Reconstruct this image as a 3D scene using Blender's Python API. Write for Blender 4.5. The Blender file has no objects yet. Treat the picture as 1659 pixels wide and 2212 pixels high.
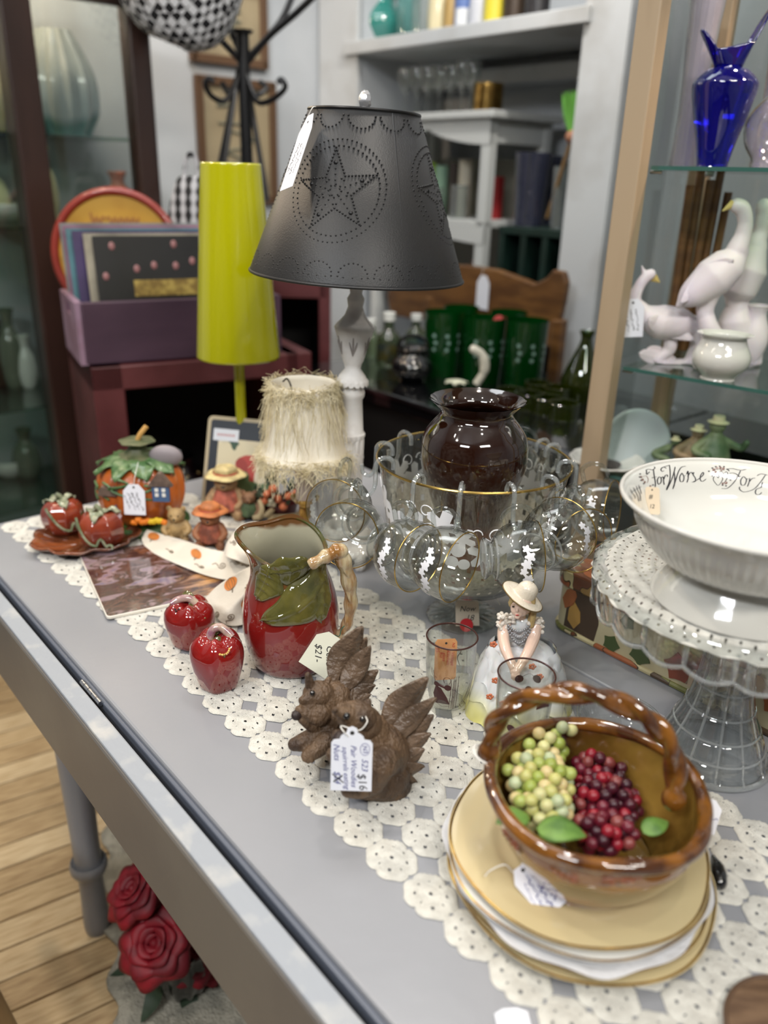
import bpy, bmesh, math, random
import numpy as np
from mathutils import Vector, Matrix, Euler, noise
R = math.radians; PI = math.pi; sin = math.sin; cos = math.cos
random.seed(7)
scn = bpy.context.scene; COL = scn.collection
# ---------------------------------------------------------------- camera
W, H, F = 1659., 2212., 1750.
TH, RO = R(22.5), R(1.7)
EYE = Vector((0, 0, 1.35))
fwd = Vector((0, cos(TH), -sin(TH))); up0 = Vector((0, sin(TH), cos(TH)))
cr = Vector((cos(RO), 0, 0)) + up0*sin(RO); cu = up0*cos(RO) - Vector((sin(RO), 0, 0))
cd = bpy.data.cameras.new('camera'); cam = bpy.data.objects.new('camera', cd); COL.objects.link(cam)
cam.matrix_world = Matrix(((cr.x, cu.x, -fwd.x, EYE.x), (cr.y, cu.y, -fwd.y, EYE.y), (cr.z, cu.z, -fwd.z, EYE.z), (0, 0, 0, 1)))
cd.sensor_fit = 'VERTICAL'; cd.sensor_height = 36; cd.lens = F/H*36
cd.clip_start = .02; cd.dof.use_dof = True; cd.dof.focus_distance = .98; cd.dof.aperture_fstop = 2.5
scn.camera = cam
vs = scn.view_settings
vs.view_transform = 'Standard'; vs.look = 'None'; vs.gamma = 1; vs.use_curve_mapping = False; vs.exposure = -0.28
def ray(px, py): return fwd + cr*((px-W/2)/F) - cu*((py-H/2)/F)
def at(px, py, z=.75):
    d = ray(px, py); return EYE + d*((z-EYE.z)/d.z)
def aY(px, py, Y):
    d = ray(px, py); return EYE + d*(Y/d.y)
def spot(x, y, base): # height over the axis standing at base
    return aY(x, y, base.y).z
def dep(p): return (Vector(p)-EYE).dot(fwd)
A49 = R(-49); U = Vector((cos(A49), sin(A49), 0)); V = Vector((-U.y, U.x, 0))
def UV(u, v, z=0): return U*u + V*v + Vector((0, 0, z))
def aV(px, py, c):
    d = ray(px, py); return EYE + d*(c/d.dot(V))
def aU(px, py, c):
    d = ray(px, py); return EYE + d*(c/d.dot(U))
# ---------------------------------------------------------------- world, lamps of the shop and added fill lights
wd = bpy.data.worlds.new('shop_air'); scn.world = wd; wd.use_nodes = True
wd.node_tree.nodes['Background'].inputs[0].default_value = (.93, .96, 1, 1)
wd.node_tree.nodes['Background'].inputs[1].default_value = .3
def bulb(x, y, z, w, col, r=.04, tgt=None, ang=70):
    l = bpy.data.lights.new('spot_or_fill_lamp', 'SPOT' if tgt else 'POINT'); l.energy = w; l.color = col; l.shadow_soft_size = r
    o = bpy.data.objects.new('spot_or_fill_lamp', l); COL.objects.link(o); o.location = (x, y, z)
    if tgt:
        l.spot_size = R(ang); l.spot_blend = .6
        o.rotation_euler = (Vector(tgt)-Vector((x, y, z))).to_track_quat('-Z', 'Y').to_euler()
WARM = (1, .80, .58); NEUT = (1, .95, .88); COOL = (.94, .97, 1)
for b in [
    (.95, 1.75, 2.75, 46, NEUT, .035, (.2, .8, .75)),
    (.45, .15, 2.8, 20, NEUT, .04, (.1, .8, .75)),
    (-.9, .75, 2.8, 40, NEUT, .04, (-.1, 1.0, .75)),
    (-1.25, 1.9, 2.7, 60, WARM, .04, (-.6, 1.3, .75)),
    (.15, 1.45, 2.85, 30, NEUT, .04, (.1, 1.1, .75)),
    (-.55, 2.35, 2.7, 38, NEUT, .05, (-.9, 3., 1.4)),
    (.35, 1.9, 2.75, 80, NEUT, .05, (.2, 3., 1.4)),
    (.9, 1.25, 1.95, 22, WARM, .04, (.55, 1.55, 1.1)),
    (-1.3, .2, 2.8, 40, NEUT, .05, (-.7, 1.0, 0.)),
]: bulb(*b)
for k_ in range(9): bulb(-1.5+.42*k_, .5+.9*(k_ % 3), 2.9, 4.5, (NEUT, WARM, COOL)[k_ % 3], .025)  # small overhead bulbs added for glints
def panel(x, y, z, sx, sy, w, col, tgt=None):  # unseen area light, added as fill
    l = bpy.data.lights.new('fill_panel', 'AREA'); l.energy = w; l.shape = 'RECTANGLE'; l.size = sx; l.size_y = sy; l.color = col
    o = bpy.data.objects.new('fill_panel', l); COL.objects.link(o); o.location = (x, y, z)
    if tgt: o.rotation_euler = (Vector(tgt)-Vector((x, y, z))).to_track_quat('-Z', 'Y').to_euler()
panel(-1.2, -1.2, 3.0, 1.0, .3, 60, COOL, (-.2, 1., .9)); panel(.9, -1.0, 3.0, 1.0, .3, 52, NEUT, (.1, 1., .9)); panel(-.3, 2., 3.2, 1.2, .5, 14, COOL)  # fill panels added; the front pair brightens faces towards the camera
# ---------------------------------------------------------------- helpers
def lin(c):
    return tuple(((x/255)/12.92 if x/255 <= .04045 else ((x/255+.055)/1.055)**2.4) for x in c[:3]) + (1,)
MATS = {}
def mat(name, col, rough=.5, metal=0., coat=0., col2=None, nscale=8., lo=.4, hi=.6, bump=0., bscale=60., stretch=None, sss=0., detail=4., sheen=0., emit=0., alpha=1., bdist=.002):
    if name in MATS: return MATS[name]
    m = bpy.data.materials.new(name); m.use_nodes = True; MATS[name] = m
    nt = m.node_tree; N = nt.nodes; L = nt.links; p = N['Principled BSDF']
    p.inputs['Base Color'].default_value = lin(col); p.inputs['Roughness'].default_value = rough; p.inputs['Metallic'].default_value = metal
    p.inputs['Coat Weight'].default_value = coat; p.inputs['Coat Roughness'].default_value = .05
    p.inputs['Sheen Weight'].default_value = sheen; p.inputs['Alpha'].default_value = alpha
    if sss: p.inputs['Subsurface Weight'].default_value = sss; p.inputs['Subsurface Scale'].default_value = .006
    if emit: p.inputs['Emission Color'].default_value = lin(col); p.inputs['Emission Strength'].default_value = emit
    tc = N.new('ShaderNodeTexCoord'); mp = N.new('ShaderNodeMapping'); L.new(tc.outputs['Object'], mp.inputs[0])
    if stretch: mp.inputs['Scale'].default_value = stretch
    if col2:
        n = N.new('ShaderNodeTexNoise'); n.inputs['Scale'].default_value = nscale; n.inputs['Detail'].default_value = detail
        cr_ = N.new('ShaderNodeValToRGB'); cr_.color_ramp.elements[0].position = lo; cr_.color_ramp.elements[1].position = hi
        cr_.color_ramp.elements[0].color = lin(col); cr_.color_ramp.elements[1].color = lin(col2)
        L.new(mp.outputs[0], n.inputs['Vector']); L.new(n.outputs[0], cr_.inputs[0]); L.new(cr_.outputs[0], p.inputs['Base Color'])
    if bump:
        n = N.new('ShaderNodeTexNoise'); n.inputs['Scale'].default_value = bscale; n.inputs['Detail'].default_value = 3
        b = N.new('ShaderNodeBump'); b.inputs['Strength'].default_value = bump; b.inputs['Distance'].default_value = bdist
        L.new(mp.outputs[0], n.inputs['Vector']); L.new(n.outputs[0], b.inputs['Height']); L.new(b.outputs[0], p.inputs['Normal'])
    return m
def ramp_mat(name, stops, rough=.3, coat=0., axis='Z', scale=1., off=0., warp=.0, wscale=6., bump=0., bscale=60., metal=0.):
    """colour bands along an object axis (glaze bands, prints)"""
    m = mat(name, stops[0][1], rough, metal, coat, bump=bump, bscale=bscale); nt = m.node_tree; N = nt.nodes; L = nt.links; p = N['Principled BSDF']
    tc = N.new('ShaderNodeTexCoord'); sp = N.new('ShaderNodeSeparateXYZ'); L.new(tc.outputs['Object'], sp.inputs[0])
    n = N.new('ShaderNodeTexNoise'); n.inputs['Scale'].default_value = wscale; L.new(tc.outputs['Object'], n.inputs['Vector'])
    a = N.new('ShaderNodeMath'); a.operation = 'MULTIPLY_ADD'; a.inputs[1].default_value = scale; a.inputs[2].default_value = off; L.new(sp.outputs[axis], a.inputs[0])
    s = N.new('ShaderNodeMath'); s.operation = 'MULTIPLY_ADD'; s.inputs[1].default_value = warp; L.new(n.outputs[0], s.inputs[0]); L.new(a.outputs[0], s.inputs[2])
    r = N.new('ShaderNodeValToRGB'); els = r.color_ramp.elements
    while len(els) < len(stops): els.new(.5)
    for e, (po, c) in zip(els, stops): e.position = po; e.color = lin(c)
    L.new(s.outputs[0], r.inputs[0]); L.new(r.outputs[0], p.inputs['Base Color'])
    return m
def cell_mat(name, cols, scale=30., rough=.5, coat=0., stretch=None, bump=0., rnd=1., edge=None, warp=0.):
    """patches of several colours: printed fabric, painted leaves, busy prints"""
    m = mat(name, cols[0], rough, 0, coat); nt = m.node_tree; N = nt.nodes; L = nt.links; p = N['Principled BSDF']
    tc = N.new('ShaderNodeTexCoord'); mp = N.new('ShaderNodeMapping'); L.new(tc.outputs['Object'], mp.inputs[0])
    if stretch: mp.inputs['Scale'].default_value = stretch
    src = mp.outputs[0]
    if warp:
        n = N.new('ShaderNodeTexNoise'); n.inputs['Scale'].default_value = scale*.6; L.new(src, n.inputs['Vector'])
        mx = N.new('ShaderNodeMixRGB'); mx.blend_type = 'ADD'; mx.inputs[0].default_value = warp; L.new(src, mx.inputs[1]); L.new(n.outputs[1], mx.inputs[2]); src = mx.outputs[0]
    v = N.new('ShaderNodeTexVoronoi'); v.inputs['Scale'].default_value = scale; v.inputs['Randomness'].default_value = rnd; L.new(src, v.inputs['Vector'])
    sp = N.new('ShaderNodeSeparateColor'); L.new(v.outputs['Color'], sp.inputs[0])
    r = N.new('ShaderNodeValToRGB'); r.color_ramp.interpolation = 'CONSTANT'; els = r.color_ramp.elements
    while len(els) < len(cols): els.new(.5)
    for i, c in enumerate(cols): els[i].position = i/len(cols); els[i].color = lin(c)
    L.new(sp.outputs[0], r.inputs[0]); out = r.outputs[0]
    if edge:
        v2 = N.new('ShaderNodeTexVoronoi'); v2.feature = 'DISTANCE_TO_EDGE'; v2.inputs['Scale'].default_value = scale; v2.inputs['Randomness'].default_value = rnd; L.new(src, v2.inputs['Vector'])
        lt = N.new('ShaderNodeMath'); lt.operation = 'LESS_THAN'; lt.inputs[1].default_value = edge[0]; L.new(v2.outputs['Distance'], lt.inputs[0])
        mx = N.new('ShaderNodeMixRGB'); L.new(lt.outputs[0], mx.inputs[0]); L.new(out, mx.inputs[1]); mx.inputs[2].default_value = lin(edge[1]); out = mx.outputs[0]
    L.new(out, p.inputs['Base Color'])
    return m
def glass_thin(name, tint=(255, 255, 255), refl=1., rough=0., ior=1.5, milk=.0, body=(235, 240, 240)):
    """thin-walled glass: light goes straight through, the surface reflects by Fresnel"""
    if name in MATS: return MATS[name]
    m = bpy.data.materials.new(name); m.use_nodes = True; MATS[name] = m
    nt = m.node_tree; N = nt.nodes; L = nt.links; N.remove(N['Principled BSDF']); o = N['Material Output']
    t = N.new('ShaderNodeBsdfTransparent'); t.inputs[0].default_value = lin(tint)
    g = N.new('ShaderNodeBsdfGlossy'); g.inputs['Roughness'].default_value = rough
    fr = N.new('ShaderNodeLayerWeight'); fr.inputs[0].default_value = .5
    pw_ = N.new('ShaderNodeMath'); pw_.operation = 'POWER'; pw_.inputs[1].default_value = 4.2; L.new(fr.outputs['Facing'], pw_.inputs[0])
    mu = N.new('ShaderNodeMath'); mu.operation = 'MULTIPLY_ADD'; mu.inputs[1].default_value = .62*refl; mu.inputs[2].default_value = .045*refl; mu.use_clamp = True; L.new(pw_.outputs[0], mu.inputs[0])
    tm = N.new('ShaderNodeMixRGB'); tm.inputs[1].default_value = lin(tint); tm.inputs[2].default_value = lin([c*.86 for c in tint])
    p3 = N.new('ShaderNodeMath'); p3.operation = 'POWER'; p3.inputs[1].default_value = 3.5; L.new(fr.outputs['Facing'], p3.inputs[0]); L.new(p3.outputs[0], tm.inputs[0]); L.new(tm.outputs[0], t.inputs[0])
    base = t.outputs[0]
    if milk:
        d = N.new('ShaderNodeBsdfDiffuse'); d.inputs[0].default_value = lin(body); mm = N.new('ShaderNodeMixShader'); mm.inputs[0].default_value = milk
        L.new(base, mm.inputs[1]); L.new(d.outputs[0], mm.inputs[2]); base = mm.outputs[0]
    mx = N.new('ShaderNodeMixShader'); L.new(mu.outputs[0], mx.inputs[0]); L.new(base, mx.inputs[1]); L.new(g.outputs[0], mx.inputs[2]); L.new(mx.outputs[0], o.inputs[0])
    return m
def glass_thick(name, col=(255, 255, 255), rough=0., ior=1.45, clear=.25, bump=0., bscale=40):
    if name in MATS: return MATS[name]
    m = bpy.data.materials.new(name); m.use_nodes = True; MATS[name] = m
    nt = m.node_tree; N = nt.nodes; L = nt.links; N.remove(N['Principled BSDF']); o = N['Material Output']
    g = N.new('ShaderNodeBsdfGlass'); g.inputs['Color'].default_value = lin(col); g.inputs['Roughness'].default_value = rough; g.inputs['IOR'].default_value = ior
    t = N.new('ShaderNodeBsdfTransparent'); t.inputs[0].default_value = lin(col)
    mx = N.new('ShaderNodeMixShader'); mx.inputs[0].default_value = clear; L.new(g.outputs[0], mx.inputs[1]); L.new(t.outputs[0], mx.inputs[2]); L.new(mx.outputs[0], o.inputs[0])
    if bump:
        tc = N.new('ShaderNodeTexCoord'); v = N.new('ShaderNodeTexVoronoi'); v.inputs['Scale'].default_value = bscale; L.new(tc.outputs['Object'], v.inputs['Vector'])
        b = N.new('ShaderNodeBump'); b.inputs['Strength'].default_value = bump; b.inputs['Distance'].default_value = .003; L.new(v.outputs['Distance'], b.inputs['Height']); L.new(b.outputs[0], g.inputs['Normal'])
    return m
class MB:
    def __init__(s): s.v = []; s.f = []; s.m = []
    def add(s, vs_, fs, mi=0):
        n = len(s.v); s.v += [tuple(p) for p in vs_]; s.f += [tuple(i+n for i in f) for f in fs]; s.m += [mi]*len(fs); return s
    def box(s, c, d, mx=None, mi=0):
        vs_ = [Vector((c[0]+x*d[0]/2, c[1]+y*d[1]/2, c[2]+z*d[2]/2)) for x in (-1, 1) for y in (-1, 1) for z in (-1, 1)]
        if mx is not None: vs_ = [mx @ p for p in vs_]
        return s.add(vs_, [(0, 1, 3, 2), (4, 6, 7, 5), (0, 4, 5, 1), (2, 3, 7, 6), (0, 2, 6, 4), (1, 5, 7, 3)], mi)
    def lathe(s, prof, n=48, fn=None, mi=0, mx=None, a0=0., a1=2*PI, cap=False):
        """prof: (r,z) list; fn(theta,r,z,i)->(r,z)"""
        full = abs(a1-a0-2*PI) < 1e-6; m = n if full else n+1; vs_ = []
        for i, (r, z) in enumerate(prof):
            for j in range(m):
                t = a0 + (a1-a0)*j/n; rr, zz = fn(t, r, z, i) if fn else (r, z)
                p = Vector((rr*cos(t), rr*sin(t), zz)); vs_.append(mx @ p if mx is not None else p)
        fs = []
        for i in range(len(prof)-1):
            for j in range(n):
                k = (j+1) % m; fs.append((i*m+j, i*m+k, (i+1)*m+k, (i+1)*m+j))
        if cap: fs.append(tuple(range(m))[::-1]); fs.append(tuple((len(prof)-1)*m+j for j in range(m)))
        return s.add(vs_, fs, mi)
    def tube(s, pts, r, n=8, closed=False, mi=0, flat=1., capr=True):
        P = [Vector(p) for p in pts]; m = len(P); rs = r if hasattr(r, '__len__') else [r]*m; vs_ = []; nrm = None
        for i in range(m):
            a = P[(i-1) % m] if (closed or i > 0) else P[i]; b = P[(i+1) % m] if (closed or i < m-1) else P[i]
            t = (b-a); t = t.normalized() if t.length > 1e-9 else Vector((0, 0, 1))
            if nrm is None:
                nrm = t.orthogonal().normalized()
            nrm = nrm - t*nrm.dot(t); nrm = nrm.normalized() if nrm.length > 1e-9 else t.orthogonal().normalized()
            bn = t.cross(nrm)
            for j in range(n):
                q = 2*PI*j/n; vs_.append(P[i] + (nrm*cos(q) + bn*sin(q)*flat)*rs[i])
        fs = []
        for i in range(m if closed else m-1):
            for j in range(n):
                k = (j+1) % n; i2 = (i+1) % m; fs.append((i*n+j, i*n+k, i2*n+k, i2*n+j))
        if not closed and capr: fs.append(tuple(range(n))[::-1]); fs.append(tuple((m-1)*n+j for j in range(n)))
        return s.add(vs_, fs, mi)
    def ball(s, c, r, nu=16, nv=10, mi=0, mx=None, fn=None):
        r = r if hasattr(r, '__len__') else (r, r, r); c = Vector(c); vs_ = []; fs = []
        for i in range(nv+1):
            ph = PI*i/nv
            for j in range(nu):
                t = 2*PI*j/nu; d = Vector((sin(ph)*cos(t), sin(ph)*sin(t), cos(ph))); k = fn(d) if fn else 1
                p = Vector((d.x*r[0]*k, d.y*r[1]*k, d.z*r[2]*k)); vs_.append(c + (mx @ p if mx is not None else p))
        for i in range(nv):
            for j in range(nu): fs.append((i*nu+j, (i+1)*nu+j, (i+1)*nu+(j+1) % nu, i*nu+(j+1) % nu))
        return s.add(vs_, fs, mi)
    def grid(s, fn, nu, nv, mi=0, cu_=False, skip=None):
        m = nu if cu_ else nu+1; vs_ = [fn(i/nu, j/nv) for j in range(nv+1) for i in range(m)]
        fs = [(j*m+i, j*m+(i+1) % m, (j+1)*m+(i+1) % m, (j+1)*m+i) for j in range(nv) for i in range(nu) if not (skip and skip(i, j))]
        return s.add(vs_, fs, mi)
    def prism(s, poly, z0, z1, mi=0, mx=None):
        n = len(poly); vs_ = [Vector((x, y, z0)) for x, y in poly] + [Vector((x, y, z1)) for x, y in poly]
        if mx is not None: vs_ = [mx @ p for p in vs_]
        return s.add(vs_, [tuple(range(n))[::-1], tuple(range(n, 2*n))] + [(i, (i+1) % n, n+(i+1) % n, n+i) for i in range(n)], mi)
    def xf(s, mx): s.v = [tuple(mx @ Vector(p)) for p in s.v]; return s
def obj(name, mb, mats, parent=None, smooth=True, bev=0., solid=0., sub=0, loc=None, rot=None, label=None, kind=None, auto=40):
    me = bpy.data.meshes.new(name); me.from_pydata(mb.v, [], mb.f); me.validate()
    for m in (mats if isinstance(mats, (list, tuple)) else [mats]): me.materials.append(m)
    if len(me.polygons) == len(mb.m): me.polygons.foreach_set('material_index', mb.m)
    o = bpy.data.objects.new(name, me); COL.objects.link(o)
    bm = bmesh.new(); bm.from_mesh(me); bmesh.ops.recalc_face_normals(bm, faces=bm.faces); bm.to_mesh(me); bm.free()
    if smooth:
        me.polygons.foreach_set('use_smooth', [True]*len(me.polygons))
        if auto < 180: me.set_sharp_from_angle(angle=R(auto))
    if parent: o.parent = parent
    if loc is not None: o.location = loc
    if rot is not None: o.rotation_euler = rot
    if solid: md = o.modifiers.new('s', 'SOLIDIFY'); md.thickness = solid; md.offset = 0
    if bev: md = o.modifiers.new('b', 'BEVEL'); md.width = bev; md.segments = 2; md.limit_method = 'ANGLE'
    if sub: md = o.modifiers.new('u', 'SUBSURF'); md.levels = sub; md.render_levels = sub
    if label: o['label'] = label
    if kind: o['kind'] = kind
    return o
def tag(o, label, cat, group=None, kind=None):
    o['label'] = label; o['category'] = cat
    if group: o['group'] = group
    if kind: o['kind'] = kind
    return o
def thing(name, label, cat, loc=(0, 0, 0), rotz=0., group=None, rot=None):
    o = bpy.data.objects.new(name, None); COL.objects.link(o); o.empty_display_size = .02
    o.location = loc; o.rotation_euler = rot if rot else (0, 0, rotz)
    return tag(o, label, cat, group)
def struct(name, mb, m, parent=None, **k):
    o = obj(name, mb, m, parent, smooth=k.pop('smooth', False), **k)
    if not parent: o['kind'] = 'structure'
    return o
def dup(root, loc, rotz=None, label=None, rot=None, scale=None, name=None):
    r = root.copy(); COL.objects.link(r); r.location = loc
    if rotz is not None: r.rotation_euler = (0, 0, rotz)
    if rot is not None: r.rotation_euler = rot
    if scale: r.scale = (scale,)*3
    if label: r['label'] = label
    for ch in list(root.children):
        c = ch.copy(); COL.objects.link(c); c.parent = r
        for g in ch.children: d = g.copy(); COL.objects.link(d); d.parent = c
    return r
def spline(pts, n=8, closed=False):
    P = [Vector(p) if len(p) == 3 else Vector((p[0], p[1], 0)) for p in pts]; out = []; m = len(P)
    for i in range(m if closed else m-1):
        p0 = P[(i-1) % m] if (closed or i > 0) else P[0]*2-P[1]; p1 = P[i]; p2 = P[(i+1) % m]; p3 = P[(i+2) % m] if (closed or i < m-2) else P[-1]*2-P[-2]
        for k in range(n):
            t = k/n; out.append(.5*((2*p1)+(p2-p0)*t+(2*p0-5*p1+4*p2-p3)*t*t+(3*p1-p0-3*p2+p3)*t**3))
    if not closed: out.append(P[-1])
    return out
def sprof(pts, n=6): return [(p.x, p.y) for p in spline(pts, n)]
def frame(o, x, y):
    """matrix with origin o, x axis x, y axis roughly y"""
    x = Vector(x).normalized(); z = x.cross(Vector(y)).normalized(); y = z.cross(x); o = Vector(o)
    return Matrix(((x.x, y.x, z.x, o.x), (x.y, y.y, z.y, o.y), (x.z, y.z, z.z, o.z), (0, 0, 0, 1)))
def text_mb(s, size, shear=.25, bold=0., align='LEFT', depth=.00015, spacing=1.):
    cv = bpy.data.curves.new('t', 'FONT'); cv.body = s; cv.size = size; cv.shear = shear; cv.offset = bold; cv.extrude = depth; cv.align_x = align; cv.align_y = 'CENTER'; cv.resolution_u = 2; cv.space_character = spacing
    o = bpy.data.objects.new('t', cv); COL.objects.link(o); bpy.context.view_layer.update()
    me = bpy.data.meshes.new_from_object(o.evaluated_get(bpy.context.evaluated_depsgraph_get())); mb = MB(); mb.add([v.co.copy() for v in me.vertices], [tuple(p.vertices) for p in me.polygons])
    bpy.data.objects.remove(o); bpy.data.curves.remove(cv); bpy.data.meshes.remove(me); return mb
def ink(strokes, w, n=6):
    """pen strokes on z=0: flat ribbons, a little wider on the down stroke"""
    mb = MB()
    for st in strokes:
        p = spline(st, n); L_ = []
        for i in range(len(p)):
            t = (p[min(i+1, len(p)-1)]-p[max(i-1, 0)]); t = t.normalized() if t.length > 1e-9 else Vector((1, 0, 0))
            ww = w*(.45+.9*abs(t.y)**1.5)*(1 if 0 < i < len(p)-1 else .5); nn = Vector((-t.y, t.x, 0)); L_ += [p[i]+nn*ww/2, p[i]-nn*ww/2]
        mb.add(L_, [(2*i, 2*i+1, 2*i+3, 2*i+2) for i in range(len(p)-1)])
    return mb
# ================================================================ SETTING
m_wall = mat('wall_paint', (180, 184, 188), .75, col2=(166, 170, 174), nscale=1.6, bump=.2, bscale=40)
m_wallw = mat('white_paint', (194, 197, 199), .6, col2=(172, 172, 170), nscale=5, lo=.5, hi=.75, bump=.2, bscale=40)
m_ceil = mat('ceiling_paint', (205, 205, 205), .8)
VW = 2.0; UL = -2.74; UN0 = -2.50; UN1 = -1.52; UP1 = -1.40; HT = 3.4
RU = frame((0, 0, 0), U, V)   # room axes
def ubox(mb, u0, u1, v0, v1, z0, z1, mi=0): return mb.box(((u0+u1)/2, (v0+v1)/2, (z0+z1)/2), (u1-u0, v1-v0, z1-z0), RU, mi)
struct('wall_left', ubox(MB(), UL-.1, UL, -2.6, VW+.6, 0, HT), m_wall)
b = MB(); ubox(b, UL, UN0, VW, VW+.5, 0, HT); ubox(b, UN0, UN1, VW+.42, VW+.5, 0, HT); ubox(b, UN1, UP1, VW, VW+.5, 0, HT); ubox(b, UP1, 2.6, VW+.25, VW+.5, 0, HT); ubox(b, UN0, UN1, VW, VW+.42, 2.5, HT)
struct('wall_back', b, m_wall)
struct('wall_right', ubox(MB(), 2.5, 2.6, -2.6, VW+.6, 0, HT), m_wall)
struct('wall_front', ubox(MB(), UL-.1, 2.6, -2.7, -2.6, 0, HT), mat('far_wall', (150, 146, 140), .8, col2=(90, 84, 78), nscale=2.))
struct('ceiling', ubox(MB(), UL-.1, 2.6, -2.7, VW+.6, HT, HT+.1), m_ceil)
fl = struct('floor', ubox(MB(), UL-.1, 2.6, -2.7, VW+.6, -.1, -.012), mat('subfloor', (60, 46, 30), .8))
# planks of the worn wooden floor, running at 33 degrees in the room
m_pl = [mat('plank_%d' % i, c, .45, col2=c2, nscale=14, lo=.35, hi=.7, stretch=(1, 8, 1), bump=.4, bscale=30, detail=8) for i, (c, c2) in enumerate([((205, 180, 140), (168, 140, 100)), ((190, 164, 124), (150, 122, 86)), ((214, 192, 154), (180, 152, 112))])]
A = R(32.5); pw = .068; D = Vector((cos(A), sin(A), 0)); Np = Vector((-sin(A), cos(A), 0)); FR = frame((0, 0, 0), D, Np)
me_pl = []
for i in range(3):
    for L_ in (.9, 1.3):
        o = obj('plank', MB().box((0, 0, -.008), (L_-.003, pw-.005, .016)), m_pl[i], fl, smooth=False, bev=.0015); o['keep'] = 1; me_pl.append((L_, o))
used_pl = set(); rnd = random.Random(3)
for k in range(-6, 30):
    y = .35 + (k-6)*pw + .55; x = -1.9 + rnd.random()*.6
    while x < 1.1:
        L_, src = rnd.choice(me_pl); c = D*(x+L_/2) + Np*y; q = c
        if q.y > .1 and q.x > -1.9 and q.x < 1.0:
            if src.name not in used_pl: used_pl.add(src.name); o = src
            else: o = src.copy(); COL.objects.link(o)
            o.location = c; o.rotation_euler = (0, 0, A)
        x += L_
for L_, src in me_pl:
    if src.name not in used_pl: bpy.data.objects.remove(src)
# niche shelf and pilaster mouldings
sh = MB(); ubox(sh, UN0-.06, UN1+.002, VW-.03, VW+.42, 1.735, 1.775); ubox(sh, UN0, UN1, VW+.30, VW+.42, 1.65, 1.70)
struct('trim_1', sh, m_wallw, smooth=False, bev=.003)
struct('trim_2', ubox(MB(), UL+.02, UN0, VW-.012, VW+.01, 0, HT), m_wallw)
struct('trim_3', ubox(MB(), UN1-.02, UP1, VW-.015, VW+.01, 0, HT), m_wallw)
# ================================================================ TABLE
m_grey = mat('grey_table_paint', (148, 149, 153), .33, col2=(134, 136, 141), nscale=2.2, lo=.35, hi=.65, bump=.12, bscale=60)
m_greyw = mat('grey_table_edge', (150, 155, 162), .5, col2=(178, 178, 176), nscale=26, lo=.5, hi=.72, bump=.3, bscale=80)
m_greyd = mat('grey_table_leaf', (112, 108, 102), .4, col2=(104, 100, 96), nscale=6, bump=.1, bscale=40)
m_steel = mat('steel', (190, 192, 196), .28, 1.)
TZ = .75
tb = thing('drop_leaf_table', 'long grey painted drop-leaf table with one leaf folded down, covered with wares', 'table', (0, 0, 0), A49)
U0, U1 = -1.47, .62
# top boards
for k, (a, c) in enumerate([(.2915, .80), (.8015, 1.085)]):
    obj('top_board', MB().box(((U0+U1)/2, (a+c)/2, TZ-.011), (U1-U0, c-a, .022)), m_grey, tb, smooth=False, bev=.0035)
obj('rule_joint', MB().box(((U0+U1)/2, .289, TZ-.016), (U1-U0, .006, .020)), mat('joint_dark', (86, 92, 104), .4), tb, smooth=False, bev=.002)
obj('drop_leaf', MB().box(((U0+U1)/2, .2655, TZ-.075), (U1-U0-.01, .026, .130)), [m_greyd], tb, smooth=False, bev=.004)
obj('leaf_edge', MB().box(((U0+U1)/2, .2665, TZ-.0085), (U1-U0-.01, .0235, .006)), m_greyw, tb, smooth=False, bev=.002, label='scuffed pale top edge of the folded leaf')
for hu in (-.873, -.02):
    hg = MB(); 
    for k in range(5): hg.tube([(hu-.03+k*.012, .2835, TZ-.006), (hu-.03+k*.012+.0112, .2835, TZ-.006)], .0035, 10)
    obj('hinge', hg, m_steel, tb)
ap = MB(); 
for (x0, x1, y0, y1) in [(U0+.08, U1-.08, .335, .355), (U0+.08, U1-.08, 1.0, 1.02), (U0+.08, U0+.10, .34, 1.01), (U1-.10, U1-.08, .34, 1.01)]:
    ap.box(((x0+x1)/2, (y0+y1)/2, TZ-.072), (x1-x0, y1-y0, .10))
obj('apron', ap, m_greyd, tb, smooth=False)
legp = [(.021, .0), (.024, .02), (.022, .10), (.023, .145), (.031, .150), (.034, .162), (.031, .174), (.024, .18), (.026, .35), (.029, .5), (.031, .60), (.034, .63), (.036, .729)]
lp = at(203, 1990, 0); lu, lv = lp.dot(U), lp.dot(V)
for (x, y) in [(lu+.02, lv), (U0+.12, .96), (U1-.14, .36), (U1-.14, .96), (-.55, .96)]:
    lg = MB().lathe(sprof(legp, 3), 20, cap=True); obj('leg', lg, m_grey, tb, loc=(x, y, 0))
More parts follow.
